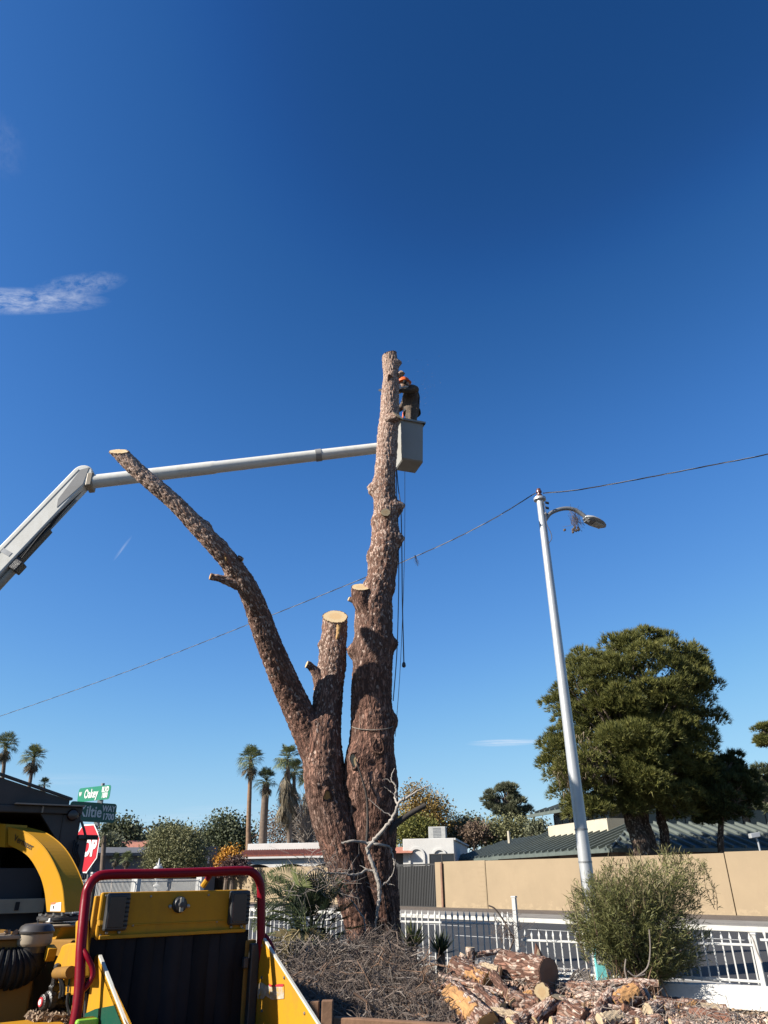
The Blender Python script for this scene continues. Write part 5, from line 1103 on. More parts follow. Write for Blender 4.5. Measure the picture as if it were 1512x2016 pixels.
def blade(name, label, px0, py0, px1, py1, nvec, hh, mat, texts):
    nv = nrm(nvec); ev = np.array([-nv[1], nv[0], 0]); ev = ev if ev[0] > 0 else -ev
    P0 = SPb.copy(); c0 = onplane(px0, py0, P0 + nv * .035, nv); c1 = onplane(px1, py1, P0 + nv * .035, nv); c = (c0 + c1) / 2; L = abs(np.dot(c1 - c0, ev)) / 2
    t = thing(name, label, 'street sign', c - ZU * hh); rr = .045
    pts = []
    for sx, sz, q0 in ((1, 1, 0), (-1, 1, math.pi / 2), (-1, -1, math.pi), (1, -1, 1.5 * math.pi)):
        for q in np.linspace(q0, q0 + math.pi / 2, 4): pts.append(c + ev * (sx * (L - rr) + rr * math.cos(q)) + ZU * (sz * (hh - rr) + rr * math.sin(q)))
    b = MB(); b.prism([p - nv * .003 for p in pts], nv * .006); b.build('blade', mat, t)
    for txt, x, z, size, xs in texts: place_text('lettering', txt, c + ev * x * L + ZU * z * hh + nv * .0032, ev, ZU, size * hh, 'sign_white', t, xs, .004)
    b = MB(); b.obox(P0 + ZU * (c[2] - hh - .02), (.035, 0, 0), (0, .035, 0), (0, 0, .03)); b.build('bracket', 'galv_dark', t)
    return t
hO = (at(180, 1551, sgY)[2] - at(180, 1579, sgY)[2]) / 2; hK = (at(180, 1581, sgY)[2] - at(180, 1619, sgY)[2]) / 2
blade('street_name_sign', 'upper green street name sign reading Oakey above the stop sign', 154, 1566, 217, 1559, sn, hO, 'sign_green', [('W', -.85, .1, .8, .75), ('Oakey', -.16, 0, 1.75, .72), ('BLVD', .70, .42, 1.0, .68), ('1800', .70, -.42, 1.0, .68)])
blade('street_name_sign', 'lower shaded green street name sign reading Kiltie below the other', 136, 1597, 228, 1601, nrm((.75, -.66, 0)), hK, 'sign_green_shaded', [('Kiltie', -.12, 0, 1.6, .8), ('WAY', .66, .42, .85, .8), ('1700', .68, -.42, .9, .8)])
# ================================================================== WOOD CHIPPER
CO = at(200, 1758, 5.4); CB = np.array([CO[0], CO[1], 0]); zP = at(200, 1757, 5.4)[2]; CW = 1.07
def C_(e, r, z): return CB + AXE * e + AXR * r + ZU * z        # e right, r rearwards (towards camera), z up
chip = thing('wood_chipper', 'yellow wood chipper with red safety bar and black rubber infeed curtain', 'wood chipper', C_(.5, 0, 0))
def cp(name, mat, *boxes, bevel=.008, parent=None, smooth=False):
    b = MB()
    for (e0, e1, r0_, r1_, z0, z1) in boxes: b.obox(C_((e0 + e1) / 2, (r0_ + r1_) / 2, (z0 + z1) / 2), AXE * (e1 - e0) / 2, AXR * (r1_ - r0_) / 2, (0, 0, (z1 - z0) / 2))
    return b.build(name, mat, parent or chip, smooth, bevel=bevel)
def side(px, py, e): return onplane(px, py, C_(e, 0, 0), AXE)
def rear(px, py, r): return onplane(px, py, C_(0, r, 0), AXR)
plate = cp('head_plate', 'yellow_paint', (0, CW, -.03, .012, zP - .275, zP), bevel=.012)
cp('plate_lip', 'yellow_paint', (.02, CW - .02, .013, .035, zP - .272, zP - .25), bevel=.004); cp('plate_ridge', 'yellow_paint', (.2, CW - .18, .0125, .018, zP - .2, zP - .192), bevel=.002)
for ec in (.105, CW - .085):
    lt = cp('tail_light', 'black_metal', (ec - .075, ec + .075, .013, .075, zP - .225, zP - .005), bevel=.014)
    cp('light_lens', 'light_lens', (ec - .06, ec + .045, .0752, .080, zP - .205, zP - .025), bevel=.003, parent=lt)
    for k in range(7): cp('guard_rib', 'rubber', (ec + .046, ec + .07, .0752, .084, zP - .2 + k * .026, zP - .19 + k * .026), bevel=.002, parent=lt)
    for s_ in (-.04, .04): b = MB(); b.lathe(C_(ec + s_, .013, zP - .236), AXR, [(0, .011), (.012, .01), (.014, .004)], 8); b.build('bolt', 'steel', lt)
b = MB(); kc = rear(353, 1781, .013); b.lathe(kc, AXR, [(0, .052), (.012, .052), (.02, .042), (.03, .04), (.034, .02), (.06, .018), (.062, .004)], 18); kn = b.build('latch_knob', 'black_metal', chip, True)
b = MB(); b.obox(kc + AXR * .045, AXE * .012, AXR * .012, (0, 0, .045)); b.build('latch_handle', 'steel', kn, bevel=.004)
for e_ in (-.065, .065): b = MB(); b.lathe(kc + AXE * e_ + ZU * -.01, AXR, [(0, .014), (.008, .012), (.01, .004)], 8); b.build('bolt', 'steel', chip)
# curtain of rubber strips
ns = 11; e0_ = -.02
for i in range(ns):
    ea = e0_ + (CW + .03) * i / ns; eb = e0_ + (CW + .03) * (i + 1) / ns + .02; ph = random.uniform(0, 6); V = []
    nz = 10
    for j in range(nz + 1):
        z = zP - .26 - j * .075
        for q in range(5):
            f = q / 4; wv = .012 * math.sin(ph + j * .5) * (j / nz) + .022 * math.sin(f * math.pi) * (1 if i % 2 else .4) + (.012 if i % 2 else 0); V.append(C_(ea + (eb - ea) * f, .0 + wv - .01, z))
    F = [(j * 5 + q, j * 5 + q + 1, (j + 1) * 5 + q + 1, (j + 1) * 5 + q) for j in range(nz) for q in range(4)]
    b = MB(); b.add(V, F); b.build('curtain_strip', 'rubber_flap', chip, True)
cp('curtain_back', 'rubber', (0, CW, -.06, -.045, .6, zP - .28), bevel=0); cp('feed_table', 'yellow_paint', (-.04, CW + .03, .05, 1.9, .56, .6))
# frame posts either side of the curtain
# flared side panels
def panel(e, name_lbl, top_px, left):
    zt = side(*top_px, e)[2]; r0_ = .005; th = .014; zl = zt - (.395 if left else .50)
    pts = [C_(e, r0_, .45), C_(e, r0_, zt), C_(e, r0_ + .05, zt + .012), C_(e, .10, zt), C_(e, 1.05, zl + .02), C_(e, 1.9, zl - .33), C_(e, 1.9, .45)]
    b = MB(); b.prism(pts, AXE * th); o = b.build('side_panel', 'yellow_paint', chip, bevel=.004); o['label'] = name_lbl
    b = MB(); n = nrm(np.cross(pts[5] - pts[4], AXE)); n = n if n[2] > 0 else -n
    for a_, c_ in ((3, 4), (4, 5)): b.obox((pts[a_] + pts[c_]) / 2 + AXE * th / 2 + ZU * .008, (pts[c_] - pts[a_]) / 2, AXE * (th / 2 + .002), n * .006)
    b.build('edge_trim', 'white_trim', o); return zt, zl
zL, zl1 = panel(.015, 'left yellow side panel with a dark green stripe', (192, 1884), True)
zR, zl2 = panel(CW + .10, 'right yellow side panel with a torn warning sticker', (508, 1850), False)
cp('frame_post', 'yellow_paint', (-.03, .012, -.06, -.02, .5, zP - .02)); cp('frame_post', 'yellow_shaded', (CW + .008, CW + .095, -.06, .0, .5, zR))
cp('inner_wall', 'black_metal', (CW + .03, CW + .095, .01, .06, .45, zR - .02)); cp('hinge', 'black_metal', (CW - .02, CW + .02, .012, .05, zR - .17, zR - .1))
e_s = -.078
def sticker(name, mat, pxs, e, lift=.003):
    P_ = [side(x, y, e) - AXE * lift for x, y in pxs]; b = MB(); b.prism(P_, -AXE * .0015); return b.build(name, mat, chip)
sticker('green_stripe', 'green_paint', [(158, 2000), (190, 1986), (226, 1979), (243, 2022), (236, 2028), (150, 2040)], .015, .004); sticker('white_stripe', 'sticker_white', [(150, 2044), (238, 2032), (252, 2044), (150, 2062)], .015, .004)
sticker('warning_sticker', 'torn_sticker', [(509, 1937), (516, 1934), (524, 1940), (560, 1940), (560, 1966), (536, 1968), (524, 1960), (520, 1966), (508, 1966)], CW + .10); sticker('sticker_header', 'sticker_red', [(531, 1937), (541, 1940), (550, 1937), (560, 1937), (559, 1942), (532, 1942)], CW + .10, .006)
for px_, py_ in ((516, 1862), (516, 1925), (516, 1990), (560, 1925), (600, 1995)): b = MB(); b.lathe(side(px_, py_, CW + .10), -AXE, [(0, .010), (.006, .009), (.008, .003)], 8); b.build('bolt', 'steel', chip)
for ee_, zz_ in ((.03, -.02), (.03, -.25), (CW - .03, -.25), (CW / 2 - .2, -.03), (CW / 2 + .22, -.03), (CW / 2 + .3, -.2), (CW / 2 - .3, -.2)): b = MB(); b.lathe(C_(ee_, .012, zP + zz_), AXR, [(0, .008), (.005, .007), (.007, .003)], 8); b.build('bolt', 'steel', chip)
# red safety bar: one bent tube
zb = zP + .105
def barpt(px, py, r): return rear(px, py, r)
bar = [C_(-.19, .34, .35), barpt(150, 2000, .30), barpt(160, 1860, .18), barpt(168, 1775, .08), barpt(174, 1748, .06), barpt(188, 1729, .05), barpt(212, 1722, .05), barpt(300, 1720, .05), barpt(400, 1717, .05), barpt(478, 1714, .05), barpt(499, 1719, .05), barpt(511, 1736, .05), barpt(514, 1760, .05), barpt(514, 1850, .05), barpt(515, 1900, .03)]
b = MB(); b.tube(bez(bar, 8), .031, 16); b.build('safety_bar', 'red_paint', chip, True)
b = MB(); b.tube(bez([barpt(163, 1868, .2), barpt(172, 1884, .24), barpt(181, 1904, .26), barpt(182, 1922, .27), barpt(172, 1940, .27), barpt(156, 1956, .26)], 6), .0165, 10); b.build('grab_handle', 'red_paint', chip, True)
hE = CW + .16; b = MB(); b.tube(bez([at(x_, y_, 6.05) for x_, y_ in ((514, 1836), (524, 1845), (534, 1861), (537, 1875), (527, 1888))], 6), .016, 10); b.build('grab_handle', 'red_paint', chip, True)
b = MB(); b.tube([rear(414, 1722, .03), rear(407, 1733, .02)], .02, 8); b.build('bar_link', 'red_paint', chip, True); b = MB(); b.tube([rear(408, 1732, .02), rear(399, 1745, -.01)], .02, 8); b.build('bar_strut', 'yellow_paint', chip, True)
# discharge chute: curved box duct
nC = nrm((-.56, -.83, 0)); PC = at(110, 1711, 6.75); dC = -nC * .20
outer = [(-120, 1640), (-60, 1622), (14, 1627)]; inner = [(14, 1663), (-60, 1652), (-120, 1672)]
def chute_seg(o_px, i_px, grow=0.0, nm='chute'):
    P_ = [onplane(x, y, PC, nC) for x, y in o_px + i_px]; P_ = [p + nC * grow for p in P_]; b = MB(); b.prism(P_, dC * (1 + grow * 10)); return b.build(nm, 'yellow_clean', chip)
def smooth_px(l, n=6): return [tuple(p[:2]) for p in bez([(x, y, 0) for x, y in l], n)]
so = smooth_px([(16, 1628), (53, 1640), (87, 1669), (111, 1711), (123, 1748), (128, 1796)]); si = smooth_px([(92, 1795), (87, 1753), (76, 1719), (53, 1684), (16, 1663)])
ch = chute_seg(so, si); chute_seg([(-120, 1632), (-60, 1615), (13, 1623)], [(11, 1668), (-60, 1662), (-120, 1680)], .008, 'chute_outlet')
for px_list in (so,):   # rolled edge bead along both rims
    for off in (0, 1):
        b = MB(); b.tube([onplane(x, y, PC, nC) + dC * off * 1.0 for x, y in px_list], .0055, 5); b.build('rim_bead', 'yellow_clean', ch)
exC = nrm(onplane(70, 1668, PC, nC) - onplane(28, 1646, PC, nC)); cT = (onplane(28, 1648, PC, nC) + onplane(67, 1670, PC, nC)) / 2
place_text('lettering', 'Vermeer', cT + nC * .002, exC, ZU - exC * exC[2], 17.5 * mpp(48, 1660, 6.75), 'letter_black', ch, 1.25, .0008)
def cst(nm, mat, pxs, lift=.002): P_ = [onplane(x, y, PC, nC) + nC * lift for x, y in pxs]; b = MB(); b.prism(P_, nC * .001); return b.build(nm, mat, ch)
cst('sticker', 'sticker_white', [(101, 1779), (121, 1776), (120, 1794), (99, 1794)]); cst('sticker_header', 'sticker_orange', [(101, 1777), (110, 1776), (110, 1780), (101, 1781)], .0035); cst('sticker_symbol', 'letter_black', [(105, 1783), (107, 1783), (107, 1789), (105, 1789)], .0035)
# chute turntable, flange, neck
tc_ = onplane(122, 1800, PC + dC * .5, nC)
b = MB(); b.lathe(tc_ - ZU * .045, (0, 0, 1), [(0, .17), (.01, .19), (.03, .19), (.045, .16)], 28); tt_ = b.build('turntable', 'black_metal', chip, True)
for q in np.linspace(0, 2 * math.pi, 16, endpoint=False): b = MB(); b.lathe(tc_ + np.array([math.cos(q) * .172, math.sin(q) * .172, -.005]), (0, 0, 1), [(0, .010), (.012, .009), (.014, .003)], 6); b.build('bolt', 'steel', tt_)
b = MB(); b.lathe(tc_ - ZU * .085, (0, 0, 1), [(0, .2), (.012, .21), (.02, .2)], 28); b.build('flange', 'tan_metal', chip, True)
b = MB(); p = onplane(109, 1811, PC, nC) + nC * .05; b.obox(p, np.cross(nC, ZU) * .03, nC * .02, (0, 0, .014)); b.build('grease_box', 'sticker_white', chip, bevel=.004)
nk = MB(); q4 = [(98, 1824), (122, 1824), (104, 1860), (84, 1864)]; Pn = [onplane(x, y, PC, nC) for x, y in q4]; nk.prism(Pn, dC * 1.6); nk.build('neck', 'yellow_paint', chip, bevel=.006)
# drum housing on the left side
def sbox(name, mat, px4, e, depth, bevel=.012): P_ = [side(x, y, e) for x, y in px4]; b = MB(); b.prism(P_, AXE * depth); return b.build(name, mat, chip, bevel=bevel)
sbox('upright_plate', 'yellow_paint', [(148, 1814), (160, 1806), (162, 1925), (146, 1925)], -.09, .05); sbox('upright_plate', 'yellow_paint', [(178, 1808), (193, 1806), (193, 1824), (180, 1826)], .0, .05)
hs = smooth_px([(118, 1872), (122, 1862), (134, 1857), (150, 1856)], 4) + [(150, 1908), (112, 1908), (105, 1900)] 
sbox('feed_housing', 'yellow_paint', hs, -.1, .06, .01)
hk = [(80, 1866), (90, 1860), (96, 1868), (92, 1884), (88, 1894), (83, 1886), (78, 1882)]
sbox('guard_hook', 'yellow_paint', hk, -.14, .06, .006)
sbox('lower_housing', 'yellow_paint', [(110, 1912), (150, 1910), (150, 1960), (100, 1960)], -.06, .05); sbox('drum_housing', 'yellow_shaded', [(70, 1850), (148, 1850), (150, 2060), (60, 2060)], .05, .8)
b = MB(); b.tube([side(112, 1916, -.12), side(140, 1914, -.12)], .035, 12); b.build('roller_axle', 'yellow_shaded', chip, True)
# engine housing: rear face in shade
eh = MB(); P0 = rear(-160, 1852, -.75); P1 = rear(40, 1849, -.75); z1_ = P1[2]; 
eR = np.dot(P1 - CB, AXE)
cp('engine_housing', 'yellow_shaded', (eR - 1.4, eR + .14, -2.4, -.75, .45, z1_), bevel=.02); cp('housing_ledge', 'tan_metal', (eR - 1.4, eR + .1, -.8, -.72, z1_ + .002, z1_ + .03), bevel=.008)
for k in range(26): b = MB(); pp = C_(eR - random.uniform(0, .5), -.76 + random.uniform(-.03, .03), z1_ + .035); b.obox(pp, rng.normal(0, .012, 3), rng.normal(0, .008, 3), rng.normal(0, .005, 3) + np.array([0, 0, .004])); tag(b.build('wood_chip', 'chips', chip))
# air cleaner with lid and corrugated intake hose
aY = 5.9; ac_ = at(66, 1862, aY); rA_ = 32 * mpp(66, 1840, aY); hA = (at(66, 1838, aY)[2] - ac_[2])
b = MB(); b.lathe(ac_, (0, 0, 1), [(0, rA_ * .9), (.012, rA_ * .98), (.02, rA_), (hA, rA_), (hA + .003, rA_ * .96)], 32); air = b.build('air_cleaner', 'tan_metal', chip, True)
b = MB(); b.lathe(ac_ + ZU * (hA + .004), (0, 0, 1), [(0, rA_ * 1.06), (.012, rA_ * 1.08), (.022, rA_ * 1.0), (.045, rA_ * .9), (.058, rA_ * .7), (.064, .01)], 32); b.build('lid', 'filter_grey', air, True)
b = MB(); b.tube([ac_ + ZU * (hA + .06), ac_ + ZU * (hA + .09)], .006, 6); b.build('wing_nut', 'black_metal', air)
b = MB(); b.lathe(ac_ - ZU * .06, (0, 0, 1), [(0, rA_ * .75), (.05, rA_ * .85), (.061, rA_ * .85)], 24); b.build('clamp_ring', 'filter_grey', air, True)
hp = bez([at(60, 1880, aY), at(52, 1893, aY), at(36, 1904, aY - .05), at(14, 1908, aY - .1), at(-20, 1906, aY - .15), at(-60, 1900, aY - .2)], 16)
rh = 34 * mpp(30, 1900, aY); rads = [rh * (1 + .055 * (1 if (i // 3) % 2 else -1)) for i in range(len(hp))]
b = MB(); b.tube(hp, rads, 24); b.build('intake_hose', 'rubber', chip, True)
b = MB(); b.tube([at(66, 1872, aY), at(62, 1886, aY), at(48, 1898, aY)], [rA_ * .75, rA_ * .95, rh * 1.02], 24); b.build('hose_elbow', 'rubber', chip, True)
# green hydraulic cylinders
def gcyl(pxs, Y, r_px, nm='hydraulic_cylinder', mat='green_paint'):
    b = MB(); P_ = [at(x, y, Y) for x, y in pxs]; b.tube(P_, r_px * mpp(*pxs[0], Y), 14); return b.build(nm, mat, chip, True)
gcyl([(144, 1872), (141, 1938)], 5.55, 6.5); gcyl([(141, 1938), (140, 1952)], 5.55, 8, 'cylinder_collar', 'black_grease'); gcyl([(139, 1952), (136, 1990)], 5.55, 4, 'piston_rod', 'green_paint'); gcyl([(176, 1866), (174, 1930)], 5.5, 4.5); gcyl([(176, 1832), (175, 1866)], 5.5, 3.5, 'piston_rod', 'filter_grey'); gcyl([(145, 1869), (144, 1873)], 5.55, 7.5, 'cylinder_cap', 'black_metal')
gcyl([(170, 1925), (168, 2020)], 5.42, 4.5, 'shade_strip', 'black_metal')  # black rod standing in for the shade between bar and side panel
for (pp) in ([(184, 1742), (182, 1770), (178, 1800), (176, 1830)], [(188, 1822), (183, 1832), (181, 1850), (182, 1872)], [(188, 1900), (196, 1920), (200, 1945), (190, 1975), (182, 1985)], [(135, 1955), (133, 1975), (137, 1995), (132, 2012)], [(148, 1950), (146, 1975), (150, 2000), (147, 2015)], [(120, 1925), (126, 1945), (124, 1962)], [(117, 1918), (121, 1945), (118, 1965)]):
    b = MB(); b.tube(bez([at(x, y, 5.48) for x, y in pp], 6), .011, 7); b.build('hose', 'rubber', chip, True)
# hydraulic motor and winch lumps
mY = 5.6; mo = at(92, 1972, mY); dm = nrm(at(135, 1968, mY + .12) - mo); km = mpp(92, 1972, mY)
b = MB(); b.lathe(mo, dm, [(-12 * km, 8 * km), (-10 * km, 13 * km), (-2 * km, 14 * km), (0, 18 * km), (10 * km, 19 * km), (12 * km, 15 * km), (44 * km, 15 * km), (46 * km, 11 * km)], 22); mot = b.build('hydraulic_motor', 'black_grease', chip, True)
b = MB(); b.lathe(mo - dm * 12.6 * km, dm, [(-1.2 * km, 7.5 * km), (0, 8.5 * km), (1 * km, 8.5 * km)], 18); b.build('motor_badge', 'sticker_red', mot, True); b = MB(); b.lathe(mo - dm * 14.6 * km, dm, [(0, 4.8 * km), (.8 * km, 5 * km)], 14); b.build('badge_centre', 'sticker_white', mot)
b = MB(); b.lathe(mo + dm * 12 * km + ZU * 22 * km, np.cross(dm, ZU), [(-8 * km, 5 * km), (-7 * km, 9 * km), (7 * km, 9 * km), (8 * km, 5 * km)], 14); b.build('valve_body', 'black_grease', mot, True)
b = MB(); b.obox(mo + dm * 10 * km + ZU * 36 * km, dm * 6 * km, np.cross(dm, ZU) * 6 * km, (0, 0, 16 * km)); b.build('valve_block', 'black_grease', mot, bevel=.012)
b = MB(); b.lathe(mo + dm * 10 * km + ZU * 52 * km, (0, 0, 1), [(0, 5 * km), (4 * km, 7 * km), (10 * km, 6 * km), (12 * km, 2 * km)], 12); b.build('valve_cap', 'filter_grey', mot, True)
b = MB()
for k in range(7): b.lathe(mo + dm * (20 + k * 3.2) * km - ZU * 12 * km, dm, [(0, 9 * km), (1.6 * km, 9.5 * km), (1.8 * km, 6 * km)], 12)
b.build('chain_cog', 'black_grease', mot)
cp('motor_shelf', 'yellow_paint', (-.75, -.09, -.35, .12, .70, at(100, 2004, mY)[2]), bevel=.01)
b = MB()
for k in range(420):
    pp = at(random.uniform(55, 140), random.uniform(1998, 2012), mY + random.uniform(-.15, .1)); b.obox(pp, rng.normal(0, .012, 3), rng.normal(0, .006, 3), rng.normal(0, .004, 3))
tag(b.build('chip_litter', 'chips', chip), kind='stuff')
b = MB(); p = at(168, 2016, 5.1); b.obox(p, AXE * .065, AXR * .05, (0, 0, .03)); b.build('lime_cap', 'lime', chip, bevel=.015)
# undercarriage (below the picture)
cp('frame_rail', 'yellow_paint', (.1, .2, -3.6, .2, .38, .5)); cp('frame_rail', 'yellow_paint', (CW - .2, CW - .1, -3.6, .2, .38, .5)); cp('chipper_body', 'yellow_paint', (.06, CW - .02, -1.9, -.08, .5, zR - .1), bevel=.02)
for e_ in (-.32, CW + .12):
    b = MB(); b.lathe(C_(e_, -1.3, .36), AXE, [(0, .2), (.02, .33), (.05, .36), (.17, .36), (.2, .33), (.22, .2)], 22); w = b.build('wheel', 'rubber', chip, True); b = MB(); b.lathe(C_(e_ - .005, -1.3, .36), AXE, [(0, .08), (.02, .19), (.2, .19), (.225, .08)], 16); b.build('rim', 'galv', w, True)
# ================================================================== VEGETATION
def inpoly(x, y, poly):
    c = False; j = len(poly) - 1
    for i in range(len(poly)):
        xi, yi = poly[i]; xj, yj = poly[j]
        if (yi > y) != (yj > y) and x < (xj - xi) * (y - yi) / (yj - yi) + xi: c = not c
        j = i
    return c
def crown_points(poly, Y, n, depth=.8, rnd=random):
    """points through the volume whose outline, seen from the street, is poly; round in plan"""
    xs_ = [p[0] for p in poly]; ys_ = [p[1] for p in poly]; rows = {}
    out = []; cx = (min(xs_) + max(xs_)) / 2
    for yy in range(int(min(ys_)), int(max(ys_)) + 1, 2):
        xx = [x for x in np.arange(min(xs_), max(xs_), max(1, (max(xs_) - min(xs_)) / 60)) if inpoly(x, yy + .5, poly)]
        if xx: rows[yy // 2] = (min(xx), max(xx))
    while len(out) < n:
        x = rnd.uniform(min(xs_), max(xs_)); y = rnd.uniform(min(ys_), max(ys_))
        if not inpoly(x, y, poly) or int(y) // 2 not in rows: continue
        l, q = rows[int(y) // 2]; hw = max((q - l) / 2, 1); f = (x - (l + q) / 2) / hw; dmax = math.sqrt(max(0, 1 - f * f)) * hw * mpp(x, y, Y) * depth; out.append((x, y, Y + rnd.uniform(-1, 1) * dmax))
    return out
def blades(C, D, length, width, droop=0.0, jitter=.5, k=1):
    """k thin triangles per centre C along direction D; returns V,F arrays"""
    n = len(C); C = np.repeat(C, k, 0); D = np.repeat(D, k, 0); D = D + rng.normal(0, jitter, D.shape); D /= np.linalg.norm(D, axis=1)[:, None]
    L = length * rng.uniform(.6, 1.2, len(C))[:, None]; side_ = np.cross(D, rng.normal(0, 1, D.shape)); side_ /= np.linalg.norm(side_, axis=1)[:, None]
    tip = C + D * L; tip[:, 2] -= droop * L[:, 0]; W = width * rng.uniform(.7, 1.3, len(C))[:, None]
    V = np.stack([C - side_ * W / 2, C + side_ * W / 2, tip], 1).reshape(-1, 3); F = np.arange(len(V)).reshape(-1, 3); return V, F
def quads(C, size, nrm_bias=None, asp=1.6):
    n = len(C); a = rng.normal(0, 1, (n, 3))
    if nrm_bias is not None: a = a + nrm_bias
    a /= np.linalg.norm(a, axis=1)[:, None]; e1 = np.cross(a, rng.normal(0, 1, (n, 3))); e1 /= np.linalg.norm(e1, axis=1)[:, None]; e2 = np.cross(a, e1); s = size * rng.uniform(.5, 1.3, n)[:, None]
    V = np.stack([C - e1 * s * asp / 2, C - e2 * s / 2, C + e1 * s * asp / 2, C + e2 * s / 2], 1).reshape(-1, 3); return V, np.arange(len(V)).reshape(-1, 4)
def limbs(base, tips, r0_, mat, parent, name='limb', n=5, nseg=5):
    b = MB()
    for tp in tips:
        tp = np.asarray(tp); mid = base + (tp - base) * .5 + np.array([0, 0, .12 * np.linalg.norm(tp - base)]) * .6 + rng.normal(0, .05, 3) * np.linalg.norm(tp - base); P = bez([base, mid, tp], nseg); b.tube(P, list(np.linspace(r0_, r0_ * .2, len(P))), n)
    return b.build(name, mat, parent, True)

def pine(name, label, poly, Y, trunk, npuff, rp, ntuft, mats, tuft=(.34, .045, 7), puff_flat=.62, seed=1, group=None, dead=None):
    rr = random.Random(seed); pts = crown_points(poly, Y, npuff, .75, rr)
    P0 = at(*trunk[0][:2], Y); t = thing(name, label, 'tree', (P0[0], P0[1], 0), group)
    C = np.array([at(*p) for p in pts]); cen = C.mean(0); allC = []; allD = []; rad = rp * mpp(pts[0][0], pts[0][1], Y)
    for c in C:
        rr_ = rad * rng.uniform(.6, 1.25); d = rng.normal(0, 1, (ntuft, 3)); d /= np.linalg.norm(d, axis=1)[:, None]; d[:, 2] = np.where(d[:, 2] < -.25, -d[:, 2], d[:, 2]); q = rng.uniform(.55, 1.0, (ntuft, 1))
        allC.append(c + d * q * rr_ * np.array([1, 1, puff_flat])); out = nrm(c - cen); allD.append(d * .9 + out * .25 + np.array([0, 0, .45]))
    V, F = blades(np.concatenate(allC), np.concatenate(allD), tuft[0], tuft[1], 0, .45, tuft[2])
    mesh_np('crown', V, F, mats[0], t)
    if dead:
        dp = crown_points(dead, Y - 2.0, 26, .3, rr); Cd = np.array([at(*p) for p in dp]); Cd = np.repeat(Cd, 50, 0) + rng.normal(0, .35, (len(dp) * 50, 3)); V, F = blades(Cd, np.tile(np.array([0, 0, -1.0]), (len(Cd), 1)), .5, .04, .1, .5, 3); mesh_np('dead_foliage', V, F, 'pine_dead', t)
    for tr in trunk_list(trunk):
        P_, r_ = trace([(x, y, w, Y + dy_) for x, y, w, dy_ in tr]); P_ = [np.array([P_[0][0], P_[0][1], 0])] + P_; r_ = [r_[0] * 1.1] + r_; bark_tube('trunk', t, P_, r_, 'far_bark', ds=.2, na=16, pale=(.2, .3), seed=seed, cut=False, rough=.03)
    top = np.array([cen[0], cen[1], cen[2] - (cen[2] - C[:, 2].min()) * .5]); limbs(top, C[:: max(1, len(C) // 70)], .16, 'tree_limb', t)
    return t
def trunk_list(tr): return [tr] if not isinstance(tr[0][0], (list, tuple)) else tr
pp = [(1290, 1236), (1345, 1245), (1352, 1268), (1385, 1290), (1386, 1310), (1420, 1324), (1412, 1345), (1398, 1368), (1404, 1390), (1420, 1412), (1416, 1440), (1402, 1456), (1415, 1470), (1412, 1500), (1425, 1530), (1400, 1565), (1400, 1605), (1340, 1622), (1290, 1600), (1230, 1620), (1200, 1600), (1170, 1620), (1110, 1618), (1096, 1585), (1092, 1560), (1070, 1542), (1056, 1512), (1068, 1480), (1085, 1450), (1112, 1452), (1086, 1412), (1076, 1376), (1098, 1370), (1092, 1340), (1112, 1322), (1118, 1280), (1145, 1272), (1180, 1284), (1190, 1268), (1218, 1260), (1230, 1246), (1262, 1238)]
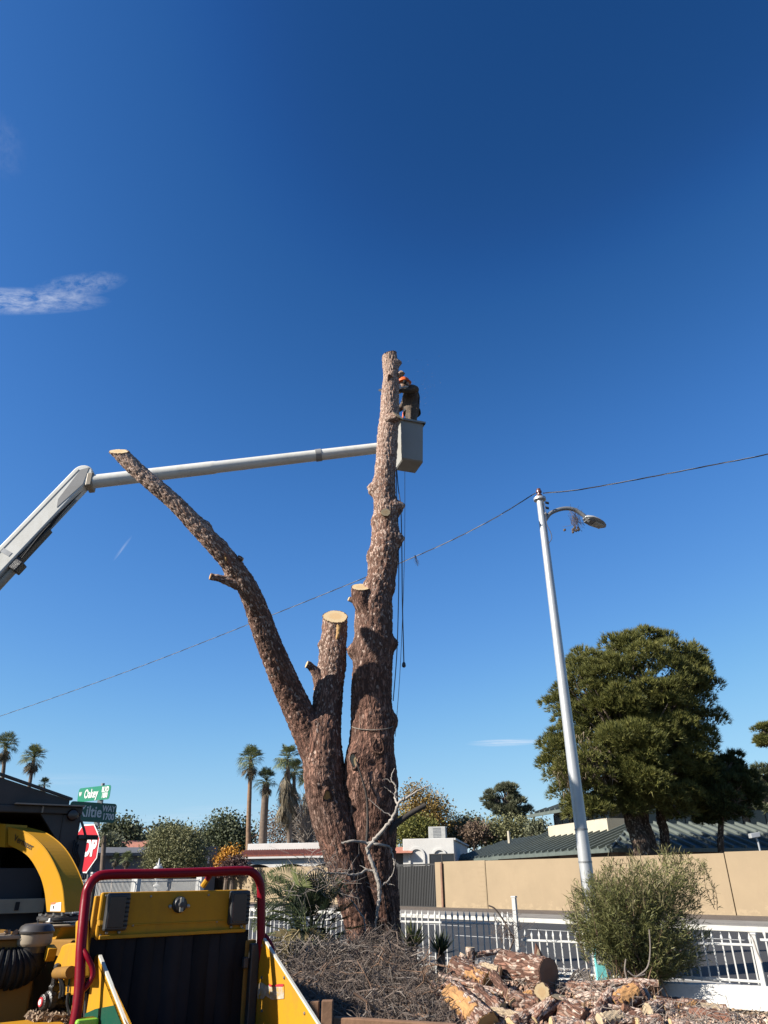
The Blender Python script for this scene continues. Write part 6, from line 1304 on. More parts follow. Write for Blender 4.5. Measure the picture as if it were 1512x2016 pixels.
def pine_main():
    Y = 40.8; T1 = [(1268, 1690, 17, -.2), (1258, 1650, 16, -.2), (1244, 1610, 15, 0), (1242, 1560, 12, 0), (1250, 1480, 9, .2), (1262, 1380, 6, .3)]; T2 = [(1283, 1690, 15, .2), (1275, 1650, 14, .3), (1264, 1610, 12, .4), (1268, 1560, 11, .4), (1290, 1460, 7, .4)]; T3 = [(1312, 1690, 9, .8), (1308, 1640, 8.5, .8), (1300, 1600, 8, .8), (1310, 1550, 7, .8)]
    P0 = at(1270, 1690, Y); base = thing('pine_tree', 'large dense dark green pine tree rising behind the beige wall', 'tree', (P0[0], P0[1], 0))
    rr = random.Random(3); pc_ = (1245, 1430); ppi = [(pc_[0] + (x - pc_[0]) * .93, pc_[1] + (y - pc_[1]) * .94) for x, y in pp]; pts = crown_points(ppi, Y, 500, .72, rr); C = np.array([at(*p) for p in pts]); cen = C.mean(0); k = mpp(1250, 1450, Y)
    aC = []; aD = []
    for c in C:
        r_ = rng.uniform(12, 34) * k; nt = int(170 * (r_ / (30 * k)) ** 2); d = rng.normal(0, 1, (nt, 3)); d /= np.linalg.norm(d, axis=1)[:, None]; d[:, 2] = np.where(d[:, 2] < -.2, -d[:, 2], d[:, 2]); sh = 1 - .32 * rng.random((nt, 1)) ** 2
        bump = 1 + .22 * vnoise(d * 2.2 + c, 3)[:, None]; aC.append(c + d * sh * bump * r_ * np.array([1, 1, .78])); aD.append(d + np.array([0, 0, .5]) + nrm(c - cen) * .3)
    Cc = np.concatenate(aC); Dd = np.concatenate(aD); V, F = blades(Cc, Dd, .30, .034, 0, .5, 9); mesh_np('crown', V, F, 'pine_leaf', base)
    dead = [(1125, 1462), (1180, 1470), (1200, 1500), (1175, 1530), (1120, 1540), (1100, 1500)]
    dp = crown_points(dead, Y - 2.0, 22, .3, rr); Cd = np.array([at(*p) for p in dp]); Cd = np.repeat(Cd, 40, 0) + rng.normal(0, .3, (len(dp) * 40, 3)); V, F = blades(Cd, np.tile(np.array([0, 0, -1.0]), (len(Cd), 1)), .45, .035, .1, .5, 2); mesh_np('dead_foliage', V, F, 'pine_dead', base)
    for i, T in enumerate((T1, T2, T3)):
        P_, r_ = trace([(x, y, w, Y + d) for x, y, w, d in T]); P_ = [np.array([P_[0][0], P_[0][1], 0])] + P_; r_ = [r_[0] * 1.15] + r_; bark_tube('trunk', base, P_, r_, 'far_bark', ds=.12, na=24, pale=(.15, .3), seed=40 + i, cut=False, rough=.05)
    limbs(at(1255, 1540, Y), C[::3], .14, 'tree_limb', base)
pine_main()
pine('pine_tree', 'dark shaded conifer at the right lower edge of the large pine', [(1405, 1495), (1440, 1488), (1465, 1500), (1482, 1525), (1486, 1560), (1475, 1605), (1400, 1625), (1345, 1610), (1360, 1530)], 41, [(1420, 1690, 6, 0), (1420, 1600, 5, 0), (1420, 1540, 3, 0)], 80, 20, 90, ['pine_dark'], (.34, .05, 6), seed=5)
pine('pine_tree', 'rounded umbrella pine standing alone far behind the white house', [(958, 1567), (975, 1552), (998, 1546), (1020, 1552), (1032, 1570), (1040, 1590), (1046, 1606), (1030, 1618), (1005, 1612), (985, 1610), (968, 1600), (952, 1588)], 92, [(995, 1660, 4, 0), (995, 1620, 3.5, 0), (996, 1590, 2.5, 0)], 60, 11, 60, ['olive_tree'], (.45, .08, 6), seed=6)
for poly, Y, lab, mt, sd_ in (([(1488, 1440), (1505, 1428), (1530, 1430), (1530, 1475), (1500, 1468)], 60, 'tip of a green conifer crossing the right edge of the picture', 'pine_leaf', 7), ([(1482, 1512), (1500, 1504), (1530, 1506), (1535, 1600), (1500, 1598), (1488, 1570), (1478, 1540)], 50, 'bushy green tree at the right edge beside the chimney', 'dark_tree', 8)):
    pine('leafy_tree', lab, poly, Y, [(1535, 1690, 4, 0), (1530, 1620, 4, 0), (1525, 1480, 2, 0)], 26, 14, 70, [mt], (.3, .05, 6), seed=sd_)

# ---- broadleaf background trees
def leafy(name, label, poly, Y, mat, n, size, stem=None, group=None, clump=14, cr=.6, cat='tree', twiggy=0):
    xs_ = [p[0] for p in poly]; ys_ = [p[1] for p in poly]; bx = stem or ((min(xs_) + max(xs_)) / 2); b0 = at(bx, 1700, Y); b0[2] = 0
    t = thing(name, label, cat, b0, group); pts = crown_points(poly, Y, max(6, n // clump)); C0 = np.array([at(*p) for p in pts]); clump = int(clump * 2.4); C = np.repeat(C0, clump, 0) + rng.normal(0, cr, (len(C0) * clump, 3)) * np.array([1, 1, .7])
    C[:, 2] = np.maximum(C[:, 2], .1)
    V, F = quads(C, size * .62); mesh_np('crown', V, F, mat, t)
    zmin = C0[:, 2].min(); ft = np.array([b0[0], b0[1], max(.4, zmin * .8)]); b = MB(); b.tube([b0, ft], [.2, .14], 7); b.build('trunk', 'tree_limb', t); limbs(ft, C0[:: max(1, len(C0) // 26)], .1, 'tree_limb', t)
    return t
leafy('leafy_tree', 'dark green rounded tree left of the utility pole', [(198, 1660), (205, 1640), (220, 1628), (245, 1622), (262, 1632), (268, 1650), (262, 1668), (230, 1672)], 80, 'dark_tree', 2600, .34, cr=.7)
leafy('leafy_tree', 'pale olive feathery mesquite tree in front of the grey house', [(300, 1660), (312, 1640), (335, 1632), (362, 1634), (385, 1650), (396, 1675), (398, 1712), (330, 1714), (286, 1712), (292, 1690)], 47, 'mesquite', 9000, .12, clump=22, cr=.35)
leafy('leafy_tree', 'dark grey green tree left of the tall palm', [(412, 1650), (420, 1625), (440, 1606), (455, 1615), (475, 1630), (490, 1650), (492, 1690), (420, 1692), (405, 1675)], 92, 'dark_tree', 5200, .36, cr=.8)
leafy('leafy_tree', 'grey green tree behind the mesquite, left of the dark tree', [(372, 1650), (388, 1640), (408, 1648), (416, 1668), (410, 1690), (370, 1690), (362, 1670)], 96, 'olive_tree', 2200, .36, cr=.8)
leafy('leafy_tree', 'olive tree top rising behind the mesquite', [(308, 1640), (322, 1628), (345, 1630), (352, 1645), (340, 1665), (305, 1664)], 90, 'dark_tree', 1500, .36, cr=.7)
leafy('leafy_tree', 'small dark tree cluster right of the utility pole', [(270, 1660), (285, 1648), (300, 1655), (305, 1672), (268, 1674)], 88, 'dark_tree', 1000, .34, cr=.6)
leafy('shrub', 'bright orange flowering shrub by the white house corner', [(432, 1692), (445, 1678), (462, 1676), (466, 1688), (455, 1702), (436, 1710), (430, 1704)], 56, 'orange_leaf', 1500, .16, cr=.3, cat='shrub')
leafy('shrub', 'dark purple shrub below the orange one', [(440, 1712), (456, 1698), (472, 1690), (480, 1702), (478, 1716), (440, 1718)], 54, 'purple_leaf', 1500, .16, cr=.3, cat='shrub')
leafy('leafy_tree', 'brown bare-looking tree between the palms and the trunk', [(520, 1640), (535, 1610), (560, 1600), (590, 1595), (625, 1600), (660, 1620), (680, 1660), (520, 1662)], 86, 'brown_leaf', 3800, .22, clump=18, cr=.8)
leafy('leafy_tree', 'yellow brown autumn tree right of the trunk', [(778, 1590), (790, 1562), (815, 1550), (845, 1556), (868, 1575), (882, 1602), (872, 1628), (850, 1640), (790, 1645), (775, 1625)], 84, 'autumn', 3000, .26, clump=16, cr=.7)
leafy('leafy_tree', 'bright yellow green tree above the white house right block', [(780, 1640), (790, 1618), (812, 1610), (838, 1614), (850, 1632), (846, 1655), (780, 1656)], 78, 'yellow_green', 2600, .24, cr=.6)
leafy('leafy_tree', 'low olive hedge-like tree left of the umbrella pine', [(876, 1650), (890, 1628), (915, 1612), (935, 1620), (955, 1630), (958, 1655), (880, 1656)], 88, 'olive_tree', 2600, .32, cr=.7)
leafy('leafy_tree', 'wide green tree under the umbrella pine', [(950, 1655), (955, 1630), (985, 1620), (1020, 1618), (1045, 1632), (1060, 1655)], 84, 'mesquite', 3400, .28, cr=.7)
leafy('leafy_tree', 'small brown orange tree between the hedges', [(915, 1640), (925, 1626), (945, 1624), (955, 1636), (950, 1652), (915, 1652)], 82, 'brown_leaf', 900, .24, cr=.5)
leafy('leafy_tree', 'slim grey green tree left of the green roofed house', [(1040, 1640), (1048, 1622), (1066, 1618), (1072, 1640), (1068, 1655), (1042, 1655)], 80, 'olive_tree', 900, .28, cr=.5)
leafy('leafy_tree', 'far olive tree at the left between the truck and the pole', [(196, 1672), (200, 1655), (215, 1650), (232, 1660), (236, 1680), (198, 1682)], 62, 'olive_tree', 900, .26, cr=.5)
# bare twiggy trees
def twiggy(label, base_px, Y, tips, mat='twig_pale', n=160, r=.05):
    b0 = at(base_px[0], 1700, Y); b0[2] = 0; t = thing('bare_tree', label, 'tree', b0); top = at(base_px[0], base_px[1], Y); b = MB(); b.tube([b0, top], [r * 3, r * 2], 7); b.build('trunk', 'tree_limb', t)
    pts = crown_points(tips, Y, n); b = MB()
    for p in pts:
        q = at(*p); mid = top + (q - top) * .55 + np.array([0, 0, .1]) * np.linalg.norm(q - top) + rng.normal(0, .15, 3); P = bez([top, mid, q], 5); b.tube(P, list(np.linspace(r, r * .25, len(P))), 3)
        for _ in range(3): e = q + rng.normal(0, .5, 3) + np.array([0, 0, -.15]); b.tube([mid + (q - mid) * random.random(), e], [r * .4, r * .15], 3)
    b.build('crown', mat, t); return t
twiggy('pale bare twiggy tree beside the clustered palms', (600, 1660), 74, [(566, 1650), (572, 1600), (585, 1560), (605, 1530), (628, 1540), (640, 1580), (650, 1640), (620, 1660)], n=130)
twiggy('bare wispy willow-like tree behind the autumn tree', (850, 1640), 86, [(790, 1600), (805, 1560), (850, 1545), (880, 1560), (888, 1600), (875, 1640), (820, 1640)], n=120)
# distant mass of trees along the horizon
V_, F_l = [], []
Cm = []
for k in range(420):
    a_ = random.uniform(-75, 75); d_ = random.uniform(150, 190); h_ = random.uniform(.5, 7.5) * (.6 + .4 * math.sin(a_ * .21) ** 2); Cm.append((math.sin(R(a_)) * d_, math.cos(R(a_)) * d_, h_))
Cm = np.repeat(np.array(Cm), 22, 0) + rng.normal(0, 1.2, (420 * 22, 3)) * np.array([1.3, 1, .8]); Cm[:, 2] = np.maximum(Cm[:, 2], .2)
V, F = quads(Cm, .9); tag(mesh_np('tree_belt', V, F, 'dark_tree'), 'distant dark tree belt along the horizon', 'trees', kind='stuff')

# ---- fan palms
def fan_frond(b, c, d, size, nb=14, spread=2.3, droop=.25, pet=.45, fold=.2):
    """petiole + fan of narrow blades"""
    d = nrm(d); s = nrm(np.cross(d, (0, 0, 1)) + 1e-6); u = np.cross(s, d); h = c + d * size * pet
    b.tube([c, h], [size * .018, size * .012], 3, False)
    for i in range(nb):
        a = (i / (nb - 1) - .5) * spread; dd = nrm(d * math.cos(a) + s * math.sin(a) + u * fold * abs(math.sin(a))); L = size * (.62 - .14 * abs(a) / spread * 2) * random.uniform(.9, 1.08); w = size * .045; sn_ = nrm(np.cross(dd, u)); m_ = h + dd * L * .6 - ZU * droop * L * .12; tip = h + dd * L - ZU * droop * L * random.uniform(.5, 1.1)
        b.add([h, m_ + sn_ * w / 2, tip, m_ - sn_ * w / 2], [(0, 1, 2, 3)])
def palm_proto(seed, skirt=.35, mat='palm_leaf', n=46):
    rs = random.getstate(); random.seed(seed); b = MB(); sk = MB()
    for i in range(n):
        el = random.uniform(-.55, 1.35); az = random.uniform(0, 2 * math.pi); fan_frond(b, np.array([0, 0, .1 * math.sin(el)]), (math.cos(az) * math.cos(el), math.sin(az) * math.cos(el), math.sin(el)), random.uniform(.9, 1.15), 12, 2.4, .35 if el > .2 else .6)
    for i in range(int(30 * skirt / .35)):
        el = random.uniform(-1.4, -.7); az = random.uniform(0, 2 * math.pi); fan_frond(sk, np.array([0, 0, -random.uniform(.05, .4) * skirt / .35]), (math.cos(az) * math.cos(el), math.sin(az) * math.cos(el), math.sin(el)), random.uniform(.7, 1.0), 9, 1.4, .2)
    me = bpy.data.meshes.new('palm_crown'); me.from_pydata([V3(v) for v in b.V], [], b.F); me.materials.append(MATS[mat]); ms = bpy.data.meshes.new('palm_skirt'); ms.from_pydata([V3(v) for v in sk.V], [], sk.F); ms.materials.append(MATS['palm_skirt']); random.setstate(rs); return me, ms
PR = [palm_proto(1), palm_proto(2, .9), palm_proto(3, .2, 'palm_dark', 40)]
def palm(px, py, Y, rpx, trunk_px, proto, label, base_px=None, tr=4.0, tmat='palm_trunk', sk=1.0):
    c = at(px, py, Y); k = mpp(px, py, Y); bp = at(base_px or px, 1700, Y); bp[2] = 0; t = thing('fan_palm_tree', label, 'palm tree', bp, 'tall fan palms on the skyline')
    b = MB(); P_ = bez([bp, bp + (c - bp) * .55 + rng.normal(0, .08, 3), c], 8); rr = [tr * k * (1.25 - .35 * i / (len(P_) - 1)) * (1 + .05 * (i % 2)) for i in range(len(P_))]; b.tube(P_, rr, 9); b.build('trunk', tmat, t, True)
    me, ms = PR[proto]
    for nm, m_ in (('crown', me), ('skirt', ms)):
        o = link_mesh(nm, m_, t); o.location = V3(c - bp); s = rpx * k; o.scale = (s, s, s * (1 if nm == 'crown' else sk)); o.rotation_euler[2] = random.uniform(0, 6)
    return t
palm(494, 1497, 74, 31, 3.5, 0, 'tall slim fan palm, left of the three beside the trunk', base_px=492, tr=4.0, tmat='palm_trunk_orange')
palm(524, 1540, 70, 28, 4, 2, 'shorter dark fan palm with shaggy trunk between two taller ones', base_px=516, tr=7, tmat='palm_trunk')
palm(566, 1495, 70, 32, 4, 1, 'tall shaggy fan palm with a hanging skirt beside the left stem', base_px=569, tr=4.0, sk=2.2)
palm(579, 1520, 76, 27, 4, 1, 'fan palm half hidden behind the shaggy palm', base_px=580, tr=3.6, sk=2.2); palm(609, 1530, 78, 26, 4, 1, 'fan palm mostly hidden by the left stem', base_px=612, tr=3.6, sk=2.0)
palm(12, 1468, 66, 28, 4, 0, 'fan palm at the left edge above the truck', base_px=-10, tr=3.6); palm(67, 1492, 70, 28, 4, 0, 'leaning fan palm second from the left above the truck', base_px=48, tr=3.4); palm(87, 1546, 115, 15, 3, 2, 'smallest distant fan palm above the truck', base_px=83, tr=2.0)
palm(206, 1645, 48, 16, 3, 2, 'low palm right behind the stop sign', base_px=212, tr=4.5); palm(250, 1690, 44, 15, 3, 0, 'small young palm in front of the grey house', base_px=250, tr=1.6); palm(228, 1692, 45, 13, 3, 2, 'smaller young palm left of its twin by the grey house', base_px=228, tr=1.6); palm(298, 1645, 95, 10, 3, 2, 'tiny far palm right of the utility pole', base_px=298, tr=1.5)

# ---- small palm clump in the yard left of the stump
def leaf_obj(b, name, mat, parent): return b.build(name, mat, parent)
clump_c = at(612, 1850, 11.0); clump_c[2] = .1
yp = thing('yard_palm', 'low dark green palm clump with fan and feather leaves left of the stump', 'palm', clump_c)
def fan_px(px, py, Y, dirv, rpx, mat='palm_dark', nb=24, pet=.35, spread=3.4, droop=.12):
    b = MB(); h = at(px, py, Y); size = rpx * mpp(px, py, Y) / .62; d = nrm(dirv); c = h - d * size * pet; fan_frond(b, c, d, size, nb, spread, droop, pet, .25); b.tube(bez([clump_c, (clump_c + c) / 2 + np.array([0, 0, .1]), c], 5), .012, 5); b.build('fan_leaf', mat, yp)
for px, py, dx, dz, rp in ((565, 1790, -.6, .4, 46), (585, 1772, -.2, .9, 50), (612, 1768, .05, 1, 50), (640, 1790, .5, .7, 48), (548, 1812, -.9, .1, 44), (600, 1805, -.2, .3, 52), (632, 1815, .3, .2, 50), (660, 1815, .8, .3, 42), (575, 1835, -.7, -.2, 46), (618, 1840, 0, -.3, 48), (655, 1842, .6, -.1, 42), (598, 1790, 0, .6, 52), (545, 1840, -.9, -.1, 40), (625, 1790, .2, .8, 50), (690, 1830, .95, .25, 34), (640, 1850, .4, -.4, 40), (590, 1745, -.3, .9, 48), (620, 1748, .15, .95, 46), (655, 1770, .5, .8, 44), (555, 1770, -.7, .6, 46), (580, 1815, -.3, .1, 50), (605, 1825, 0, 0, 50), (560, 1800, -.6, .2, 48), (640, 1832, .4, .1, 46), (530, 1825, -.9, .15, 40), (672, 1795, .7, .55, 40), (600, 1850, -.1, -.4, 44), (570, 1855, -.5, -.4, 40), (616, 1786, .1, .5, 52), (590, 1835, -.2, -.1, 46)):
    fan_px(px, py, 11.0 + random.uniform(-.25, .25), (dx, -.35 + random.uniform(-.3, .3), dz), rp, 'palm_dark' if random.random() < .9 else 'palm_leaf')
def feather(pts, Y, ln, mat, n=34, nm='feather_leaf', w=.018):
    P = bez([at(x, y, Y) for x, y in pts], 10); b = MB(); b.tube(P, list(np.linspace(.012, .003, len(P))), 5); k = len(P)
    for i in range(n):
        f = (i + 1) / n; q = f * (k - 1); j = int(min(q, k - 2)); p = P[j] + (P[j + 1] - P[j]) * (q - j); t_ = nrm(P[min(j + 1, k - 1)] - P[max(j - 1, 0)]); s_ = nrm(np.cross(t_, (0, -1, .2)))
        for sg in (-1, 1):
            dd = nrm(s_ * sg + t_ * .75 + np.array([0, -.2, .15]) + rng.normal(0, .08, 3)); L = ln * math.sin(math.pi * min(1, .25 + f * .7)) * random.uniform(.85, 1.1); sn_ = nrm(np.cross(dd, (0, -1, 0)) + 1e-6); b.add([p, p + dd * L * .5 + sn_ * w / 2, p + dd * L - ZU * L * .12, p + dd * L * .5 - sn_ * w / 2], [(0, 1, 2, 3)])
    b.build(nm, mat, yp)
feather([(600, 1800), (560, 1752), (520, 1738), (500, 1752)], 11.1, .24, 'palm_leaf'); feather([(610, 1800), (585, 1745), (560, 1722), (530, 1722)], 11.2, .26, 'palm_leaf'); feather([(600, 1820), (555, 1795), (520, 1800), (498, 1830)], 10.9, .24, 'palm_leaf'); feather([(615, 1800), (640, 1755), (660, 1745), (685, 1760)], 11.0, .24, 'palm_dark'); feather([(600, 1815), (570, 1775), (530, 1770), (505, 1790)], 10.8, .26, 'palm_dark')
feather([(600, 1830), (620, 1850), (638, 1880), (640, 1900)], 10.7, .2, 'dry_frond'); feather([(590, 1830), (570, 1860), (572, 1900), (580, 1930)], 10.6, .2, 'dry_frond'); feather([(575, 1840), (560, 1850), (556, 1890), (568, 1935)], 10.5, .2, 'dry_frond', w=.028)
b = MB(); b.tube([np.array([clump_c[0], clump_c[1], 0]), clump_c + ZU * .25], [.14, .1], 10); b.build('palm_stump', 'palm_trunk', yp, True)
# yuccas either side of the fence
def yucca(px, py, Y, rpx, label, mat, n=60):
    c = at(px, py, Y); k = mpp(px, py, Y); t = thing('yucca', label, 'plant', (c[0], c[1], 0)); b = MB()
    for i in range(n):
        el = random.uniform(.05, 1.5); az = random.uniform(0, 2 * math.pi); d = np.array([math.cos(az) * math.cos(el), math.sin(az) * math.cos(el), math.sin(el)]); L = rpx * k * random.uniform(.8, 1.15); s_ = nrm(np.cross(d, (0, 0, 1)) + 1e-6); w = .02; b.add([c - s_ * w, c + s_ * w, c + d * L * .5 + s_ * w * .8 - ZU * .01, c + d * L, c + d * L * .5 - s_ * w * .8 - ZU * .01], [(0, 1, 2, 4), (4, 2, 3)])
    b.build('leaf_rosette', mat, t); b = MB(); b.tube([np.array([c[0], c[1], 0]), c], [.07, .06], 8); b.build('stem', 'palm_trunk', t)
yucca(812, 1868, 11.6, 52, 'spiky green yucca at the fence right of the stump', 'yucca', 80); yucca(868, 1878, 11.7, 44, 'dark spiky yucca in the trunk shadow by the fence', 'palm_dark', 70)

# ---- narrow-leaved bush on the right
bush_poly = [(1112, 1800), (1135, 1775), (1120, 1745), (1150, 1728), (1180, 1712), (1200, 1690), (1230, 1705), (1255, 1690), (1275, 1700), (1300, 1688), (1318, 1665), (1335, 1690), (1360, 1685), (1392, 1700), (1380, 1735), (1392, 1765), (1380, 1800), (1398, 1830), (1402, 1870), (1380, 1905), (1340, 1925), (1260, 1928), (1200, 1910), (1160, 1880), (1135, 1850), (1118, 1820)]
bY = 11.05; bb = at(1262, 1925, bY); bb[2] = 0
bush = thing('acacia_bush', 'big green narrow-leaved bush growing through the white fence', 'bush', bb)
rr = random.Random(11); tips = np.array([at(*p) for p in crown_points(bush_poly, bY, 520, .75, rr)]); stems = MB(); LC, LD = [], []
for i, tp in enumerate(tips):
    tp[2] = max(tp[2], .12); st0 = bb + np.array([rr.gauss(0, .12), rr.gauss(0, .12), .02]); v_ = tp - st0; mid = st0 + v_ * .5 + np.array([v_[0] * -.12, v_[1] * -.12, .12 * np.linalg.norm(v_)]); P = bez([st0, mid, tp], 7)
    if i % 3 == 0: stems.tube(P, list(np.linspace(.008, .002, len(P))), 3, False)
    L = len(P); up_d = nrm(P[-1] - P[-3])
    for q in range(58):
        f = .5 + .5 * random.random() ** .7; x = f * (L - 1); j = int(min(x, L - 2)); LC.append(P[j] + (P[j + 1] - P[j]) * (x - j) + rng.normal(0, .03, 3)); LD.append(nrm(up_d * .7 + rng.normal(0, .55, 3) + np.array([0, 0, .25])))
for q in range(46):     # long wispy shoots standing out of the top and left
    px_ = rr.choice([rr.uniform(1180, 1395), rr.uniform(1115, 1180)]); py_ = np.interp(px_, [1110, 1150, 1200, 1260, 1320, 1395], [1790, 1735, 1695, 1690, 1672, 1700]) + rr.uniform(-14, 30); tp = at(px_, py_, bY + rr.uniform(-.5, .5)); b0_ = tp + np.array([rr.uniform(-.1, .1) + (.12 if px_ < 1180 else 0), 0, -.55]); P = bez([b0_, (tp + b0_) / 2 + rng.normal(0, .03, 3), tp], 6); stems.tube(P, list(np.linspace(.005, .0015, len(P))), 3, False)
    for _ in range(34):
        f = random.random() * (len(P) - 1); j = int(min(f, len(P) - 2)); LC.append(P[j] + (P[j + 1] - P[j]) * (f - j)); LD.append(nrm(nrm(tp - b0_) * .55 + rng.normal(0, .5, 3)))
stems.build('stems', 'twig_brown', bush)
LC = np.array(LC); LD = np.array(LD)
def bent_leaves(C, D, L, w):
    n = len(C); s = np.cross(D, rng.normal(0, 1, (n, 3))); s /= np.linalg.norm(s, axis=1)[:, None]; ll = L * rng.uniform(.6, 1.25, (n, 1)); m_ = C + D * ll * .5; c = np.cross(D, s); tip = C + D * ll + c * ll * rng.uniform(-.35, .35, (n, 1)) - np.array([0, 0, 1]) * ll * .12
    V = np.stack([C, m_ + s * w / 2, tip, m_ - s * w / 2], 1).reshape(-1, 3); return V, np.arange(len(V)).reshape(-1, 4)
V, F = bent_leaves(LC, LD, .098, .0098); mesh_np('leaves', V, F, 'bush_leaf', bush)
tt = crown_points(bush_poly, bY, 150, .75, rr); up_ = [p for p in tt if p[1] < 1800]; LC2 = np.repeat(np.array([at(*p) for p in up_]), 16, 0) + rng.normal(0, .05, (len(up_) * 16, 3)); V, F = bent_leaves(LC2, np.tile(np.array([0, 0, 1.0]), (len(LC2), 1)) + rng.normal(0, .5, (len(LC2), 3)), .10, .011); mesh_np('tip_leaves', V, F, 'bush_tip', bush)
b = MB()
for p in ([(1278, 1830), (1280, 1870), (1274, 1905), (1250, 1925)], [(1232, 1888), (1230, 1910), (1236, 1935)], [(1236, 1912), (1250, 1922), (1270, 1918)]): b.tube(bez([at(x, y, 9.6) for x, y in p], 6), .008, 5)
b.build('bare_stem', 'twig_pale', bush)
# ================================================================== BRUSH HEAP, LOG PILE, TIMBERS
def slopeY(py, y0=1850, Y0=10.9, y1=2016, Y1=8.7): return Y0 + (Y1 - Y0) * (py - y0) / (y1 - y0)
def heap(name, top, mat, label, cat, amp=.05, seed=0, sink=.06, Yf=slopeY, ybot=2060):
    """mound whose front follows the visible slope and whose back falls to the ground; top = list of (px, py) crest"""
    cols = np.linspace(top[0][0], top[-1][0], 46); tx = [p[0] for p in top]; ty = [p[1] for p in top]; rows = 22; V = []
    for x in cols:
        y_t = np.interp(x, tx, ty); cr = at(x, y_t, Yf(y_t)); edge = min((x - cols[0]), (cols[-1] - x)) / 60.0
        back = [cr + np.array([0, .9, 0]), cr + np.array([0, .45, 0])]; back[0][2] = -.05; back[1][2] = cr[2] * .55
        V += back
        for j in range(rows):
            y = y_t + (ybot - y_t) * j / (rows - 1); p = at(x, y, Yf(y)); p[2] = max(p[2] - sink, -.04); V.append(p)
    V = np.array(V); V[:, 2] += amp * fbm(V * 3.5, seed); V[:, 1] += amp * fbm(V * 3.1, seed + 4); n = rows + 2
    V[:, 2] = np.maximum(V[:, 2], -.05)
    F = [(i * n + j, i * n + j + 1, (i + 1) * n + j + 1, (i + 1) * n + j) for i in range(len(cols) - 1) for j in range(n - 1)]
    o = mesh_np(name, V, F, mat, None, True); return tag(o, label, cat, kind='stuff')
heap('brush_core', [(545, 1950), (570, 1910), (600, 1900), (640, 1880), (690, 1860), (740, 1852), (790, 1868), (825, 1890), (850, 1920), (880, 1970)], 'dirt', 'earth and litter under the brush heap', 'soil', .05, 2, .16)
heap('log_heap_base', [(850, 1930), (880, 1905), (940, 1890), (1000, 1905), (1080, 1915), (1130, 1935), (1200, 1950), (1280, 1965), (1350, 1990), (1440, 2005), (1530, 2010)], simple('litter', (.17, .105, .075), .95, .45, 14, .8).m, 'bark litter and soil under the log pile', 'litter', .04, 5, .17)
# twigs of the brush heap
poly_b = [(560, 1960), (565, 1915), (590, 1890), (630, 1880), (680, 1850), (740, 1832), (790, 1852), (815, 1870), (840, 1895), (858, 1930), (878, 1975), (890, 2025), (560, 2025)]
tw = MB(); tw2 = MB(); rr = random.Random(21); cnt = 0
while cnt < 4600:
    x = rr.uniform(550, 935); y = rr.uniform(1832, 2030)
    if not inpoly(x, y, poly_b): continue
    cnt += 1; c = at(x, y, slopeY(y) - rr.uniform(-.1, .18)); az = rr.uniform(0, 6.28); el = rr.gauss(.15, .55); d = np.array([math.cos(az) * math.cos(el), math.sin(az) * math.cos(el) * .6, math.sin(el)]); L = rr.uniform(.10, .42) ; cv = rng.normal(0, .28, 3) * L; n_ = 5
    P = [c + d * L * (t_ - .5) + cv * (4 * t_ * (1 - t_)) + rng.normal(0, .006, 3) for t_ in np.linspace(0, 1, n_)]; r_ = rr.uniform(.0020, .0052) * (2.6 if rr.random() < .03 else 1)
    (tw if rr.random() < .8 else tw2).tube(P, [r_, r_, r_ * .8, r_ * .6, r_ * .3], 3, False)
tag(tw.build('brush_heap', 'twig'), 'tangled heap of dry grey brown twigs in front of the stump', 'brush', kind='stuff'); tag(tw2.build('brush_twigs', 'twig_pale'), 'paler twigs lying over the brush heap', 'brush', kind='stuff')
b = MB()
for i in range(34):
    x = rr.uniform(585, 875); y = rr.uniform(1865, 2005)
    if not inpoly(x, y, poly_b): continue
    c = at(x, y, slopeY(y) - .16); az = rr.uniform(0, 6.28); d = nrm((math.cos(az), math.sin(az) * .4, rr.gauss(.1, .35))); L = rr.uniform(.35, .9); P = [c + d * L * (t_ - .5) + rng.normal(0, .02, 3) for t_ in np.linspace(0, 1, 7)]; r_ = rr.uniform(.007, .014); b.tube(P, list(np.linspace(r_, r_ * .4, 7)), 6)
    for _ in range(3): j = rr.randint(1, 5); e = P[j] + nrm(d + rng.normal(0, .7, 3)) * rr.uniform(.1, .3); b.tube([P[j], (P[j] + e) / 2 + rng.normal(0, .015, 3), e], [r_ * .5, r_ * .35, r_ * .15], 4)
tag(b.build('brush_sticks', 'twig_brown'), 'thicker forked brown sticks lying in the brush heap', 'brush', kind='stuff')
# loose twigs around the palm and over the log pile
tw = MB()
for i in range(1500):
    x = rr.uniform(520, 700); y = rr.uniform(1850, 1960)
    c = at(x, y, 10.6 + rr.uniform(-.3, .2)); d = nrm(rng.normal(0, 1, 3)); L = rr.uniform(.08, .35); tw.tube([c - d * L / 2, c + rng.normal(0, .03, 3), c + d * L / 2], [.004, .0035, .0015], 3, False)
for i in range(620):
    x = rr.uniform(850, 1500); yt = np.interp(x, [850, 940, 1080, 1200, 1350, 1500], [1915, 1885, 1900, 1935, 1980, 2000]); y = yt + abs(rr.gauss(0, 35))
    c = at(x, y, slopeY(y) - rr.uniform(-.05, .15)); d = nrm(rng.normal(0, 1, 3) * np.array([1, .6, .7])); L = rr.uniform(.06, .3); tw.tube([c - d * L / 2, c + rng.normal(0, .03, 3), c + d * L / 2], [.0035, .003, .0012], 3, False)
for i in range(300):   # wisps round the dead branch
    x = rr.gauss(640, 30); y = rr.gauss(1745, 28); c = at(x, y, 11.0 + rr.uniform(-.3, .3)); d = nrm(rng.normal(0, 1, 3) + np.array([-.5, 0, .1])); L = rr.uniform(.1, .45); tw.tube([c, c + d * L * .5 + rng.normal(0, .04, 3), c + d * L + rng.normal(0, .04, 3)], [.004, .003, .0012], 3, False)
